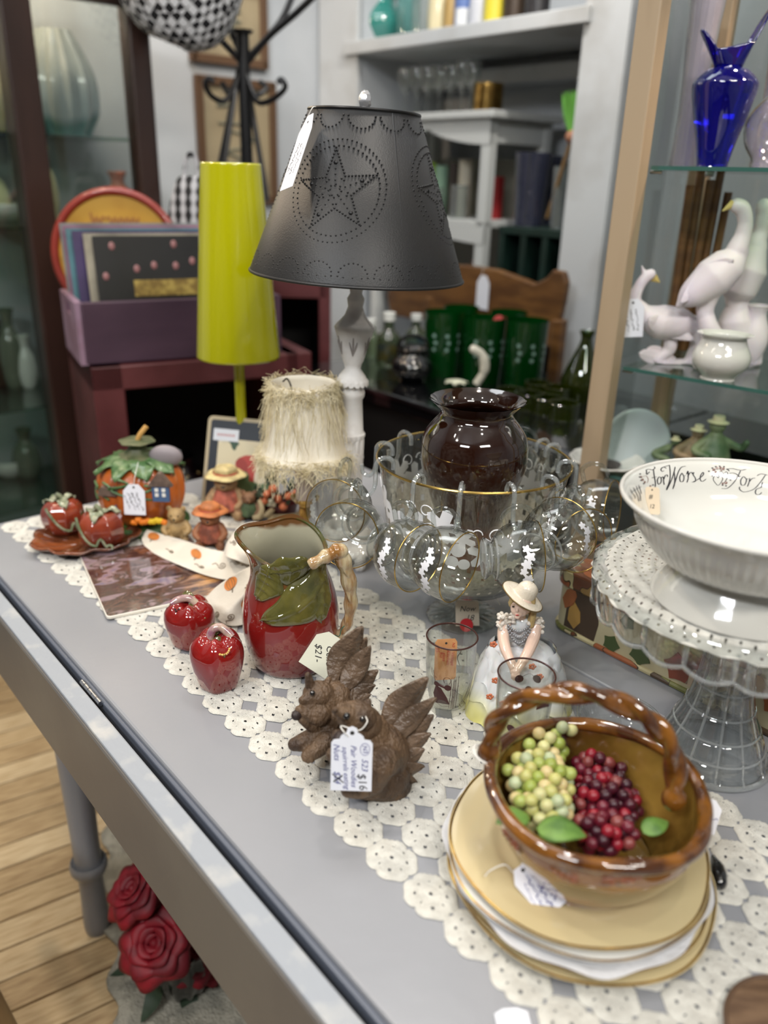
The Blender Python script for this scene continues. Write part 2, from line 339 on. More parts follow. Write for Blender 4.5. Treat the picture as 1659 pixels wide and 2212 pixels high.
# ---------------------------------------------------------------- crochet runner
m_cro = mat('ecru_cotton', (228, 226, 216), .9, col2=(206, 203, 193), nscale=90, lo=.35, hi=.65, bump=1., bscale=900, sheen=.3)
m_cro2 = mat('tan_cotton', (214, 192, 162), .9, col2=(190, 164, 130), nscale=120, lo=.3, hi=.7, bump=1., bscale=700, sheen=.3)
SU, SV = .0528, .04375
def motif_mb(R_=.0264, nt=60, rings=(.0, .075, .16, .27, .38, .47, .56, .64, .74, .85, .95, 1.0), z0=.0012, seed=0):
    mb = MB(); rr = random.Random(seed); ph = rr.random()
    def rad(t):
        q = (t/(PI/2)) % 1; a = min(q, 1-q)*90; onu = abs(cos(t)) > .7
        r = min(1.085 - .075*max(0, min(1, (a-20)/16)), 1.006/cos(R(a)))
        return r - (.09 if onu else .13)*math.exp(-((a)/(5.5 if onu else 4.5))**2) + (.03*abs(cos(6*t)) if a > 27 else 0)
    vs_ = []
    for i, q in enumerate(rings[1:]):
        for j in range(nt):
            t = 2*PI*j/nt; r = q*R_*(rad(t) if q > .9 else 1+(rad(t)-1)*q)
            z = z0 + .0009*(1 - (q-.3)**2) + .0007*sin(q*26) + .0005*cos(30*t)*(q > .3)*(q < .97)
            if q >= 1.: z = .0001
            vs_.append((r*cos(t), r*sin(t)*SV/SU, z))
    fs = []; m = len(rings)-1
    for i in range(m-1):
        q0 = rings[i+1]
        for j in range(nt):
            jj = (j + int(ph*3)) % nt
            if abs(q0-.56) < .01 and (jj*8) % nt < 8 and (jj % 15) in (0, 7, 8): continue
            if abs(q0-.56) < .01 and jj % 15 in (0, 7): continue
            fs.append((i*nt+j, i*nt+(j+1) % nt, (i+1)*nt+(j+1) % nt, (i+1)*nt+j))
    return mb.add(vs_, fs)
run = thing('lace_table_runner', 'cream crocheted runner of round flower motifs lying along the grey table', 'table runner', (0, 0, TZ+.0004), A49)
mprot = [obj('crochet_motif', motif_mb(seed=s), m_cro, run, auto=180, rot=(0, 0, 0)) for s in range(3)]
mrot = random.Random(5); cnt = 0
for i in range(28):
    for j in range(8):
        u = -.588-.0528*16 + i*SU; v = .397+.0438*j - .028*max(0, min(1, (-1.0-u)/.45))
        src = mprot[cnt % 3]; o = src if cnt < 3 else src.copy()
        if cnt >= 3: COL.objects.link(o)
        o.location = (u+mrot.uniform(-.0008, .0008), v+mrot.uniform(-.0008, .0008), mrot.uniform(0, .0006)); o.rotation_euler = (0, 0, PI*mrot.randrange(2)); cnt += 1
# ================================================================ WARES ON THE TABLE: shared builders
def sculpt(name, mb, m, parent=None, vox=.0015, it=3, **k):
    o = obj(name, mb, m, parent, auto=180, **k)
    r = o.modifiers.new('r', 'REMESH'); r.mode = 'VOXEL'; r.voxel_size = vox; r.use_smooth_shade = True
    s = o.modifiers.new('s', 'SMOOTH'); s.iterations = it; s.factor = .5
    return o
def limb(mb, pts, rs, n=12):
    """a tapering limb with rounded ends, for sculpt()"""
    P = spline(pts, 4); K = len(P)-1; rr = []
    for i in range(K+1):
        t = i/K*(len(rs)-1); a = int(min(t, len(rs)-2)); rr.append(rs[a]+(rs[a+1]-rs[a])*(t-a))
    mb.tube(P, rr, n); mb.ball(P[0], rr[0], 10, 6); mb.ball(P[-1], rr[-1], 10, 6); return mb
def leaf_mb(L_, Wd, arch=.15, cup=.2, nu=12, nv=8, tip=1.0, wave=.0, veins=5, vd=.0, th=0.):
    """leaf blade along +x with midrib on y=0"""
    def f(a, b):
        w = Wd/2*(sin(PI*min(1, a**.8))**.75)*(1-a*.25*tip) if 0 < a < 1 else 0
        y = (b-.5)*2; e = abs(y)
        z = arch*L_*sin(PI*a) + cup*w*e*e + wave*Wd*sin(a*9+y*2)*e
        if vd: z += -vd*math.exp(-(y/.10)**2) - vd*.7*max(0, cos((a*veins*2 - e*1.2)*PI))**8*(e > .08)*(1-e)
        return Vector((a*L_, y*w, z))
    return MB().grid(f, nu, nv)
def vine_leaf(s, n=20):
    """lobed vine leaf outline radius by angle, star shaped about its centre"""
    out = []
    for j in range(n):
        t = 2*PI*j/n; r = s*(.42+.58*abs(cos(2.5*t))**.8+.06*cos(t)); out.append((r*cos(t), r*sin(t)))
    return out
def wrap(prof, th0, z0, shapes, lift=.0004):
    """lay flat shapes [(x,z offset poly)] on the lathe surface given by prof r(z); returns MB"""
    zs = [p[1] for p in prof]; rs = [p[0] for p in prof]
    mb = MB()
    def rz(z): return float(np.interp(z, zs, rs))
    for poly in shapes:
        cx = sum(p[0] for p in poly)/len(poly); cz = sum(p[1] for p in poly)/len(poly); vs_ = []
        for k in (0, .5, 1.):
            for (x, z) in (poly if k else [(cx, cz)]):
                xx, zz = cx+(x-cx)*k, cz+(z-cz)*k; r = rz(z0+zz)+lift; t = th0 + xx/r; vs_.append((r*cos(t), r*sin(t), z0+zz))
        n = len(poly); fs = [(0, 1+j, 1+(j+1) % n) for j in range(n)] + [(1+j, 1+n+j, 1+n+(j+1) % n, 1+(j+1) % n) for j in range(n)]
        mb.add(vs_, fs)
    return mb
def move(poly, x, z, rot=0., s=1.): c, d = cos(rot), sin(rot); return [(x+s*(a*c-b*d), z+s*(a*d+b*c)) for a, b in poly]
def circ(r, n=14): return [(r*cos(2*PI*j/n), r*sin(2*PI*j/n)) for j in range(n)]
def pxprof(base, rows):
    """silhouette rows (x centre, y, full width in photo pixels) of an upright turned thing standing at base -> profile in metres"""
    out = []
    for (x, y, w) in rows:
        p = aY(x, y, base.y); out.append((w/2/F*dep(p), p.z-base.z))
    return out
m_paper = mat('tag_paper', (226, 228, 236), .7); m_cream_paper = mat('cream_tag_paper', (214, 214, 196), .7); m_kraft = mat('kraft_tag', (196, 142, 92), .7, col2=(176, 122, 76), nscale=40)
m_blue_ink = mat('blue_ink', (52, 56, 128), .5); m_black_ink = mat('black_ink', (28, 26, 34), .5); m_red_ink = mat('red_ink', (170, 50, 40), .5)
m_string = mat('white_string', (224, 222, 216), .8); m_hole = mat('tag_hole', (40, 38, 36), .8)
def tag_poly(w, h, style):
    if style == 'scallop': return [(-w/2, 0), (w/2, 0), (w/2, h*.74), (w*.44, h*.79), (w*.30, h*.80), (w*.27, h*.85), (w*.2, h*.885), (w*.14, h*.90), (w*.11, h*.97), (0, h), (-w*.11, h*.97), (-w*.14, h*.90), (-w*.2, h*.885), (-w*.27, h*.85), (-w*.30, h*.80), (-w*.44, h*.79), (-w/2, h*.74)]
    if style == 'clip': return [(-w/2, 0), (w/2, 0), (w/2, h*.78), (w*.22, h), (-w*.22, h), (-w/2, h*.78)]
    if style == 'round': return [(-w/2, .06*h), (-w*.42, 0), (w*.42, 0), (w/2, .06*h), (w/2, h*.92), (w*.4, h), (-w*.4, h), (-w/2, h*.92)]
    return [(-w/2, 0), (w/2, 0), (w/2, h), (-w/2, h)]
def price_tag(label, mx, w, h, style='scallop', paper=None, lines=(), ink_m=None, string=None, hole=True, smat=None, group=None, ring=None):
    """mx: x = width, y = towards the hole end, z = face normal; lines: (text, x, y, size, rotation, shear[, mat])"""
    loc, rq, _ = mx.decompose(); t = thing('price_tag', label, 'price tag', loc, rot=rq.to_euler(), group=group)
    obj('paper', MB().prism(tag_poly(w, h, style), -.0003, .0003), paper or m_paper, t, smooth=False)
    if hole: obj('hole', MB().add([(x, y+h*.9, .0004) for x, y in circ(w*.055, 12)], [tuple(range(12))]), m_hole, t, smooth=False)
    for ln in lines:
        s, x, y, sz, ro, shr = ln[:6]
        if s == '~': # a line of handwriting too small to read
            q = random.Random(int((x+y)*1e5)); n_ = 22; tm = ink([[((k/n_-.5)*sz*4.2, sz*.28*q.uniform(-1, 1)*(0 if k % 7 == 6 else 1)) for k in range(n_+1)]], sz*.11, 3)
        else: tm = text_mb(s, sz, shr, align='CENTER', depth=.00005)
        tm.xf(Matrix.Translation((x, y, .00045)) @ Matrix.Rotation(ro, 4, 'Z'))
        obj('handwriting', tm, ln[6] if len(ln) > 6 else (ink_m or m_blue_ink), t, smooth=False)
    if ring:
        obj('circled_mark', MB().tube([(ring[0]+ring[2]*cos(a*PI/10), ring[1]+ring[3]*sin(a*PI/10), .0005) for a in range(20)], .00025, 4, closed=True), ink_m or m_blue_ink, t)
    if string:
        inv = mx.inverted(); obj('string', MB().tube(spline([(inv @ Vector(p)) for p in string], 5), .0006, 6), smat or m_string, t)
    return t
# ================================================================ PUNCH BOWL GROUP
m_glass = glass_thin('clear_glass', (250, 251, 249), 1.7, ior=1.5, milk=.004, body=(215, 220, 216)); m_gold = mat('gold_rim', (196, 164, 92), .22, 1.)
m_glass2 = glass_thin('clear_glass_solid', (246, 248, 246), 2.6, ior=1.5, milk=.015, body=(205, 210, 206))
m_white_print = mat('white_print', (232, 232, 236), .4)
B0 = at(998, 1332)
foot = at(998, 1332); rz = spot(1012, 990, B0) - TZ; rr = 209/F*dep(B0+Vector((0, 0, rz)))
pb = thing('punch_bowl', 'clear glass punch bowl on a low glass foot, gold rim and white printed grape leaves', 'punch bowl', B0)
hb = rz
foot_p = [(.0, .006), (.02, .006), (.05, .0035), (.052, .001), (.053, .003), (.051, .007), (.034, .013), (.018, .021), (.012, .031), (.011, .041), (.016, .049), (.028, .053)]
def fl_(t, r, z, i): return (r*(1+.012*cos(18*t)*(r > .03)), z + (.0012*cos(18*t) if .02 < r < .05 else 0))
obj('foot', MB().lathe(sprof(foot_p, 3), 72, fl_), m_glass2, pb)
bo = [(.012, .050), (.045, .055), (.080, .070), (.103, .098), (.115, .135), (.1195, .175), (rr-.0035, hb-.012), (rr, hb)]
bowl_prof = sprof(bo, 4)
obj('bowl', MB().lathe(bowl_prof, 72), m_glass, pb)
obj('bowl_inner', MB().lathe([(max(.001, r-.0025), z+.002) for r, z in bowl_prof], 72), m_glass, pb, label='inner wall of the glass bowl')
obj('rim_band', MB().tube([(rr*cos(t*PI/36), rr*sin(t*PI/36), hb) for t in range(72)], .0017, 8, closed=True), m_gold, pb, label='gold rim band')
pr = [(r, z) for r, z in bowl_prof]
def leafcluster(th, z):
    sh_ = []
    for (x, zz, s, ro) in [(0, 0, .024, .3), (.034, .010, .026, 1.2), (.060, -.004, .019, 2.1)]: sh_.append(move(vine_leaf(s), x, zz, ro))
    for (x, zz, r) in [(-.033, .004, .010), (-.050, .0, .0085), (-.040, -.014, .009), (-.024, -.016, .008), (-.058, -.013, .008)]: sh_.append(move(circ(r), x, zz))
    o = obj('leaf_print', wrap(pr, th, z, sh_, .0006), m_white_print, pb, smooth=True)
    cu = MB()
    for s0, x, zz in ((.011, .012, .034), (.008, -.012, .036)):
        rr_ = float(np.interp(z, [p[1] for p in pr], [p[0] for p in pr]))+.0008; pts = []
        for k in range(22):
            a = k/21*5.2; q = s0*(1-.12*a); xx = x+q*cos(a); z2 = z+zz*.8+q*sin(a); r3 = float(np.interp(z2, [p[1] for p in pr], [p[0] for p in pr]))+.0008; t = th+xx/r3; pts.append((r3*cos(t), r3*sin(t), z2))
        cu.tube(pts, .0008, 5)
    obj('tendril_print', cu, m_white_print, pb)
for th in (-86, -20, 38, 128, 178, 232): leafcluster(R(th), hb*.64 if th in (-86,) else hb*.74)
# crochet cloth inside the bowl, holding the vase
m_lace_in = mat('cream_lace', (228, 224, 210), .9, col2=(206, 200, 184), nscale=200, bump=1., bscale=600)
ln = MB()
zin = .155
def lace_in(a, b):
    t = a*2*PI; r = .012+(.1)*b; zz = float(np.interp(r, [p[0] for p in pr], [p[1] for p in pr]))+.0045
    top = .030*(1+.5*cos(4*t+.6)); 
    if b > .62: q = (b-.62)/.38; zz = .092+q*(.034+.060*(.5+.5*sin(t-.25))**.8); r = float(np.interp(zz, [p[1] for p in pr], [p[0] for p in pr]))-.0045 - .002*abs(sin(20*t))
    else:
        r = .012+.087*b/.62; zz = float(np.interp(r+.004, [p[0] for p in pr], [p[1] for p in pr]))+.005
    return Vector((r*cos(t), r*sin(t), zz + (.003*abs(cos(22*t)) if b > .98 else 0)))
ln.grid(lace_in, 132, 26, cu_=True, skip=lambda i, j: (i % 4 == 1 and j % 3 == 1 and j > 6))
tag(obj('lace_doily', ln, m_lace_in, loc=B0, auto=180), 'cream crocheted doily draped inside the glass punch bowl', 'doily')
# brown vase
vb = Vector((B0.x, B0.y, TZ+.066))
rows = [(1012, 1176, 96), (1012, 1150, 124), (1012, 1110, 150), (1012, 1060, 186), (1012, 1010, 222), (1012, 975, 231), (1012, 940, 222), (1016, 915, 190), (1019, 899, 163), (1020, 887, 158), (1020, 872, 184), (1020, 862, 208)]
vp = pxprof(B0, rows); vp = sorted(vp, key=lambda p: p[1]); vp = [(r, z-(vb.z-TZ)) for r, z in vp]; vp = [p for p in vp if p[1] > .002]
body = [(.0, .0), (vp[0][0]*.92, .0)] + vp
inner = [(r-.004, z) for r, z in vp[::-1]][1:]
def flut(t, r, z, i): return (r*(1+.012*cos(22*t)) if z > vp[-2][1]-.002 else r), z
m_brown = mat('brown_glaze', (24, 11, 7), .06, coat=1., col2=(44, 22, 12), nscale=12, lo=.42, hi=.75, stretch=(1, 1, .35))
m_brown_lo = ramp_mat('brown_glaze_bands', [(0, (128, 74, 36)), (.40, (108, 58, 26)), (.54, (50, 23, 12)), (1, (34, 15, 8))], .06, 1., 'Z', 4.6, 0., .12, 30.)
vs_t = thing('brown_vase', 'glossy dark brown pottery vase with flared rim, standing in the punch bowl', 'vase', vb)
bp = sprof(body[1:], 5); rings_ = []
def rg(t, r, z, i):
    r, z = flut(t, r, z, i)
    for zz in (.030, .046, .062): r -= .0012*math.exp(-((z-zz)/.0014)**2)
    return r, z
fine = []
for i in range(len(bp)-1):
    n_ = 3 if bp[i][1] < .075 else 1
    for k in range(n_): fine.append((bp[i][0]+(bp[i+1][0]-bp[i][0])*k/n_, bp[i][1]+(bp[i+1][1]-bp[i][1])*k/n_))
fine.append(bp[-1])
obj('body', MB().lathe([(0.0005, 0)]+fine, 88, rg), m_brown_lo, vs_t, auto=80)
obj('inner_wall', MB().lathe(sprof([(fine[-1][0]-.001, fine[-1][1]+.0005)]+inner, 4), 88), m_brown, vs_t, label='dark glazed inside')
# ---- punch cups and hooks
m_hook = glass_thin('clear_plastic', (240, 243, 243), 3.5, rough=.03, milk=.16, body=(220, 225, 225))
cp = sprof([(r*1.10, z*1.06) for r, z in [(.0225, .0), (.0235, .002), (.0215, .005), (.0175, .0085), (.019, .012), (.0285, .017), (.0365, .028), (.0400, .042), (.0405, .056), (.0400, .064)]], 4)
cup_outer = [(r, z) for r, z in cp]
m_ringg = glass_thin('thick_glass_ring', (246, 248, 247), 4., milk=.20, body=(225, 228, 228))
def make_cup(label, loc, rot):
    t = thing('punch_cup', label, 'cup', loc, rot=rot, group='glass punch cups hung round the bowl')
    zz = -.034   # origin at the middle of the cup
    pf = [(r, z+zz) for r, z in cup_outer]
    obj('cup_body', MB().lathe([(.0005, .004+zz), (.016, .003+zz)]+pf, 56), m_glass, t)
    obj('cup_inner', MB().lathe([(.0005, .0135+zz)]+[(r-.0022, z) for r, z in pf if z > .0125+zz], 56), m_glass, t, label='inner wall of the cup')
    obj('rim_band', MB().tube([(.0440*cos(a*PI/28), .0440*sin(a*PI/28), .0338) for a in range(56)], .0008, 6, closed=True), m_gold, t, label='thin gold rim line')
    hd = [(.0425, 0, .022), (.054, 0, .026), (.0655, 0, .018), (.067, 0, .002), (.058, 0, -.010), (.047, 0, -.009), (.039, 0, -.007)]
    fr_ = MB()
    for r_, z_ in ((.0245, .0012), (.0195, .0085), (.0265, .0150)): fr_.tube([(r_*cos(a*PI/20), r_*sin(a*PI/20), z_+zz) for a in range(40)], .0016, 6, closed=True)
    obj('foot_ring', fr_, m_ringg, t, label='thick ribbed glass foot rings')
    obj('handle', MB().tube(spline(hd, 5), .0032, 8), m_glass2, t)
    for ta in (R(95),):
        sh_ = []; rr_ = random.Random(9)
        for k in range(8): sh_.append(move(vine_leaf((.0054+.0020*sin(k*2.1)**2), 25), -.033+k*.0092, .012+.0035*sin(k*1.7), rr_.random()*6))
        obj('leaf_print', wrap(pf, ta, .0, [[(z*1.0, x) for x, z in []] or s for s in [move(s, 0, 0) for s in sh_]], .0005), m_white_print, t)
    return t
def cup_rot(axis, up=(0, 0, 1)):
    z = Vector(axis).normalized(); x = Vector(up); x = (x - z*x.dot(z)).normalized(); y = z.cross(x)
    return Matrix(((x.x, y.x, z.x), (x.y, y.y, z.y), (x.z, y.z, z.z))).to_euler()
cups = [ # label, hook angle, cup centre px, offset in y from the bowl axis, axis foot->rim
 ('punch cup hanging furthest left in front, its round opening facing the viewer', 196, (768, 1142), -.07, (-.30, -.92, .10)),
 ('punch cup half hidden behind the leftmost cup, beside the white lamp column', 166, (745, 1092), .0, (-.35, -.9, .12)),
 ('punch cup tilted between the leftmost cup and the front gold rimmed cup', -128, (862, 1188), -.12, (.72, -.68, .0)),
 ('punch cup front and lowest, wide gold rim turned right over the foot of the bowl', -102, (942, 1206), -.165, (.80, -.58, -.05)),
 ('punch cup lying sideways directly behind the hat of the lady figurine', -74, (1102, 1204), -.15, (.95, .05, .05)),
 ('punch cup showing its ribbed foot, right of the cup behind the lady figurine', -45, (1190, 1168), -.135, (.62, .72, .15)),
 ('punch cup hanging right of the bowl above the leaf printed box', -12, (1228, 1150), -.06, (.38, -.88, .05)),
 ('punch cup furthest right, against the black counter behind', 22, (1272, 1098), .03, (.78, -.45, .10)),
 ('punch cup hanging behind the bowl, seen through the glass right of the vase', 56, (1128, 1018), .14, (-.9, .3, .1)),
]
cup_src = None; hook_src = None
ftk = MB(); 
hk = [(-.014, 0, -.008), (-.0135, 0, .0), (-.009, 0, .0045), (-.001, 0, .0045), (.0035, 0, .0), (.0045, 0, -.008), (.0055, 0, -.026), (.012, 0, -.034), (.019, 0, -.031), (.0205, 0, -.022)]
for n_, (lab, ha, (cx, cy), yo, ax) in enumerate(cups):
    a = R(ha); hp = Vector((B0.x+rr*cos(a), B0.y+rr*sin(a), TZ+hb))
    c = aY(cx, cy, B0.y+yo); er = cup_rot(ax)
    if cup_src is None: cup_src = make_cup(lab, c, er)
    else: dup(cup_src, c, rot=er, label=lab)
    hl = 'clear plastic S hook on the bowl rim holding the ' + lab.replace('punch cup ', 'cup ').split(',')[0]
    hl = ' '.join(hl.split()[:16])
    if hook_src is None:
        hook_src = obj('cup_hook', MB().tube(spline([Vector(q)*1.30 for q in hk], 5), .0031, 8), m_hook); tag(hook_src, hl, 'hook', 'plastic hooks on the bowl rim'); o = hook_src
    else: o = hook_src.copy(); COL.objects.link(o); o['label'] = hl
    ang = math.atan2(c.y-hp.y, c.x-hp.x) if n_ < 8 else a
    o.location = hp + Vector((0, 0, .002)); o.rotation_euler = (0, 0, a)
for ha, hl in ((33, 'empty clear plastic S hook on the far right of the bowl rim'), (137, 'empty clear plastic S hook on the far left of the bowl rim')):
    a = R(ha); o = hook_src.copy(); COL.objects.link(o); o['label'] = hl; o.location = Vector((B0.x+rr*cos(a), B0.y+rr*sin(a), TZ+hb+.002)); o.rotation_euler = (0, 0, a)
# tag at the foot
tp = at(1010, 1352, TZ+.012)
price_tag('small tan price tag reading Now 18 leaning on the punch bowl foot', frame(tp, (1, .1, 0), (0, .45, .9)), .034, .042, 'clip', mat('tan_tag', (196, 184, 170), .7), [('Now', 0, .024, .011, 0, .3), ('18', .003, .011, .012, 0, .3)], m_black_ink, string=[tp+Vector((0, .012, .036)), tp+Vector((.0, .02, .065)), tp+Vector((.02, .02, .066)), tp+Vector((.045, .01, .03))])
st = obj('round_sticker', MB().lathe([(.0001, .001), (.0095, .001), (.0095, 0)], 24), mat('red_sticker', (196, 30, 44), .3)); st.matrix_world = frame(tp+Vector((-.002, -.002, .0025)), (1, .1, 0), (0, .45, .9)); tag(st, 'red and white round sticker behind the tall printed glass', 'sticker')
# ================================================================ WHITE COLUMN LAMP WITH PUNCHED TIN SHADE
m_wpaint = mat('chalky_white_paint', (216, 214, 211), .55, col2=(194, 189, 185), nscale=30, lo=.45, hi=.7, bump=.35, bscale=90)
L0 = at(743, 1202)
lamp = thing('table_lamp', 'tall white carved column lamp with a dark punched tin shade', 'lamp', L0, rot=(0, R(1.9), 0))
def ax_(y): return 786 - (y-243)*.0135
rows = [(ax_(y), y, w) for y, w in [(1150, 46), (1120, 56), (1080, 58), (1000, 60), (986, 66), (975, 60), (940, 58), (936, 66), (930, 58), (862, 48), (855, 56), (846, 58), (838, 52), (833, 56), (824, 68), (812, 58), (796, 34), (786, 38), (778, 46), (760, 56), (735, 70), (716, 82), (707, 88), (700, 80), (690, 60), (680, 44), (662, 32), (652, 36), (645, 38), (634, 26), (622, 30), (608, 34)]]
pf = sorted(pxprof(L0, rows), key=lambda p: p[1])
pf = [(r, z) for r, z in pf]
def scal(t, r, z, i): return r*(1+.05*abs(sin(7*t))) if abs(r-rows[24][2]) < 0 else (r, z)
col = MB().lathe(pf, 56, cap=True); obj('column', col, m_wpaint, lamp, auto=50)
# scalloped collars, fluting and carved sprigs
zc = spot(ax_(822), 822, L0)-TZ; rc = 34/F*dep(L0+Vector((0, 0, zc)))
def sc(t, r, z, i): return (r*(1+.06*abs(cos(8*t))), z - .003*abs(cos(8*t))*(i == 0))
obj('collar', MB().lathe([(rc, zc-.004), (rc*.98, zc+.001), (rc*.75, zc+.007), (rc*.5, zc+.012)], 64, sc), m_wpaint, lamp)
zc2 = spot(ax_(937), 937, L0)-TZ; rc2 = 32/F*dep(L0+Vector((0, 0, zc2)))
obj('collar', MB().lathe([(rc2*.9, zc2-.006), (rc2, zc2-.001), (rc2*.98, zc2+.002), (rc2*.85, zc2+.004)], 64, sc), m_wpaint, lamp)
cv = MB()
z0, z1 = spot(774, 1120, L0)-TZ, zc2-.008
for k in range(14):
    a = 2*PI*k/14; q = rc2*.90; cv.tube([(q*cos(a), q*sin(a), z0+.02), (q*cos(a), q*sin(a), z1)], .0026, 6)
obj('fluting', cv, m_wpaint, lamp)
zu, zt = spot(ax_(770), 770, L0)-TZ, spot(ax_(718), 718, L0)-TZ
m_groove = mat('grey_groove', (140, 134, 130), .7); sp_ = MB()  # carved lines drawn in grey
for k in range(6):
    a = R(-90)+k*PI/3; ru = lambda z: float(np.interp(z, [p[1] for p in pf], [p[0] for p in pf]))+.0003
    for off, hh in ((0, 1.), (-.22, .75), (.22, .75)):
        pts = [(ru(z)*cos(a+off*s*1.1), ru(z)*sin(a+off*s*1.1), z) for s, z in [(q/5, zu+.004+(zt-zu-.008)*q/5*hh) for q in range(6)]]; sp_.tube(pts, [.0007, .001, .0012, .0014, .0012, .0006], 5)
obj('carved_sprig', sp_, m_groove, lamp, kind='stuff')
ba = MB(); zb = pf[0][1]
ba.lathe(sprof([(.060, .022), (.064, .027), (.058, .034), (.046, .040), (.040, .052), (.030, .060), (pf[0][0], zb+.002)], 4), 40)
ba.lathe([(.0005, .022), (.06, .022)], 40)
obj('base', ba, m_wpaint, lamp)
def lfoot(): return MB().tube(spline([(0, 0, .026), (.011, 0, .022), (.015, 0, .012), (.010, 0, .006), (.004, 0, .008)], 5), [.010]*8+[.009]*6+[.007]*7, 8)
f0 = None
for k in range(4):
    a = R(-62)+k*PI/2
    if f0 is None: f0 = obj('scroll_foot', lfoot(), m_wpaint, lamp); o = f0
    else: o = f0.copy(); COL.objects.link(o)
    o.location = (.047*cos(a), .047*sin(a), 0); o.rotation_euler = (0, 0, a)
# shade
m_tin = mat('blackened_tin', (24, 26, 29), .46, .12, col2=(33, 31, 29), nscale=4, lo=.4, hi=.7, bump=.2, bscale=520)
m_dots = mat('punched_bumps', (18, 18, 20), .38, .3)
st_ = spot(787, 243, L0)-TZ; sb_ = spot(771, 592, L0)-TZ
rt = 120/F*dep(L0+Vector((0, 0, st_))); rb = 227/F*dep(L0+Vector((0, 0, sb_)))
sh = obj('shade', MB().lathe([(rb+.001, sb_), (rb, sb_+.003), (rt, st_)], 128), m_tin, lamp, solid=.0012, auto=60)
def shr(z): return rb+(rt-rb)*(z-sb_)/(st_-sb_)
obj('rim_bead', MB().tube([((rb+.001)*cos(k*PI/48), (rb+.001)*sin(k*PI/48), sb_) for k in range(96)], .0022, 8, closed=True), m_tin, sh)
obj('rim_bead', MB().tube([(rt*cos(k*PI/48), rt*sin(k*PI/48), st_) for k in range(96)], .0022, 8, closed=True), m_dots, sh)
obj('seam', MB().tube([(shr(z)*cos(R(-63+3*q))+.0004, shr(z)*sin(R(-63+3*q)), z) for q, z in ((0, sb_+.003), (.5, (sb_+st_)/2), (1, st_-.003))], .0012, 6), m_tin, sh)
dots = []
zm = spot(738, 411, L0)-TZ; sl = math.hypot(rb-rt, st_-sb_); slz = (st_-sb_)/sl
def dot(th0, x, y, s=1.):  # x along the surface, y up the slant
    z = zm+y*slz; dots.append((th0+x/shr(z), z, s))
for k in range(4):
    th = R(-90-15+90*k); R1 = .067
    for q in range(64): dot(th, R1*cos(q*2*PI/64), R1*sin(q*2*PI/64), .8)
    for q in range(54): dot(th, R1*.87*cos(q*2*PI/54), R1*.87*sin(q*2*PI/54), .9)
    star = [(R1*.84*(1 if j % 2 == 0 else .40)*cos(PI/2+j*PI/5+.12), R1*.84*(1 if j % 2 == 0 else .40)*sin(PI/2+j*PI/5+.12)) for j in range(10)]
    for j in range(10):
        a, b = star[j], star[(j+1) % 10]
        for q in range(9): dot(th, a[0]+(b[0]-a[0])*q/9, a[1]+(b[1]-a[1])*q/9, 1.)
    for j in range(5):
        a = PI/2+j*2*PI/5+.12; c_, s_ = cos(a), sin(a)
        for q in range(5): dot(th, R1*(.10+.11*q)*c_, R1*(.10+.11*q)*s_, .8)
        dot(th, R1*.55*c_, R1*.55*s_, 2.)
        for q in (-.25, .25): dot(th, R1*.26*cos(a+q*3), R1*.26*sin(a+q*3), .9)
    for q in range(8): dot(th, R1*.13*cos(q*PI/4), R1*.13*sin(q*PI/4), .9)
NB = 20
for k in range(NB):
    th = 2*PI*k/NB; wd_ = 2*PI*rb/NB
    for q in range(11):
        a = PI*q/10; z = sb_+.012+.018*sin(a)*slz; dots.append((th+.40*wd_*cos(a)/shr(z), z, .9))
    for q in (-.25, 0, .25): z = sb_+.011; dots.append((th+q*wd_/rb, z, .8))
for k in range(12):
    th = 2*PI*k/12; wd_ = 2*PI*rt/12
    for q in range(11):
        a = PI*q/10; z = st_-.009-.016*sin(a)*slz; dots.append((th+.44*wd_*cos(a)/shr(z), z, .85))
dm = MB(); nrm_z = (rb-rt)/sl
for (t, z, s) in dots:
    n3 = Vector((cos(t)*slz, sin(t)*slz, nrm_z)); e1 = Vector((-sin(t), cos(t), 0)); e2 = n3.cross(e1); c = Vector((shr(z)*cos(t), shr(z)*sin(t), z))+n3*.0005; r_ = .0018*s
    vs_ = [c+n3*.0017*min(1.2, s)]+[c+(e1*cos(q*PI/3)+e2*sin(q*PI/3))*r_*.8+n3*.0011 for q in range(6)]+[c+(e1*cos(q*PI/3)+e2*sin(q*PI/3))*r_ for q in range(6)]
    dm.add(vs_, [(0, 1+q, 1+(q+1) % 6) for q in range(6)]+[(1+q, 7+q, 7+(q+1) % 6, 1+(q+1) % 6) for q in range(6)])
obj('punched_pattern', dm, m_dots, sh, kind='stuff', label='raised dots punched in stars, rings and scallops', auto=180)
hp_ = MB().tube(spline([(-.018, 0, sb_-.01), (-.05, 0, sb_+.08), (-.045, 0, st_-.03), (0, 0, st_-.006), (.045, 0, st_-.03), (.05, 0, sb_+.08), (.018, 0, sb_-.01)], 5), .0018, 6)
for k in range(3): a = k*2*PI/3; hp_.tube([(0, 0, st_-.006), (rt*cos(a), rt*sin(a), st_-.001)], .0015, 6)
hp_.lathe([(.014, pf[-1][1]-.002), (.015, sb_+.02), (.012, sb_+.05)], 20, cap=True)
obj('harp', hp_, m_steel, lamp)
fi = MB().ball((0, 0, st_+.015), (.0085, .0085, .013), 14, 10, fn=lambda d: 1+.10*sin(d.z*16)*cos(7*math.atan2(d.y, d.x))); fi.lathe([(.006, st_-.003), (.007, st_+.003), (.004, st_+.005)], 16, cap=True)
obj('finial', fi, mat('silvered_crystal', (225, 225, 228), .15, .8), lamp, label='small crystal cut finial', auto=20)
ta = aY(666, 250, L0.y-.06); tb_ = aY(618, 408, L0.y-.11)
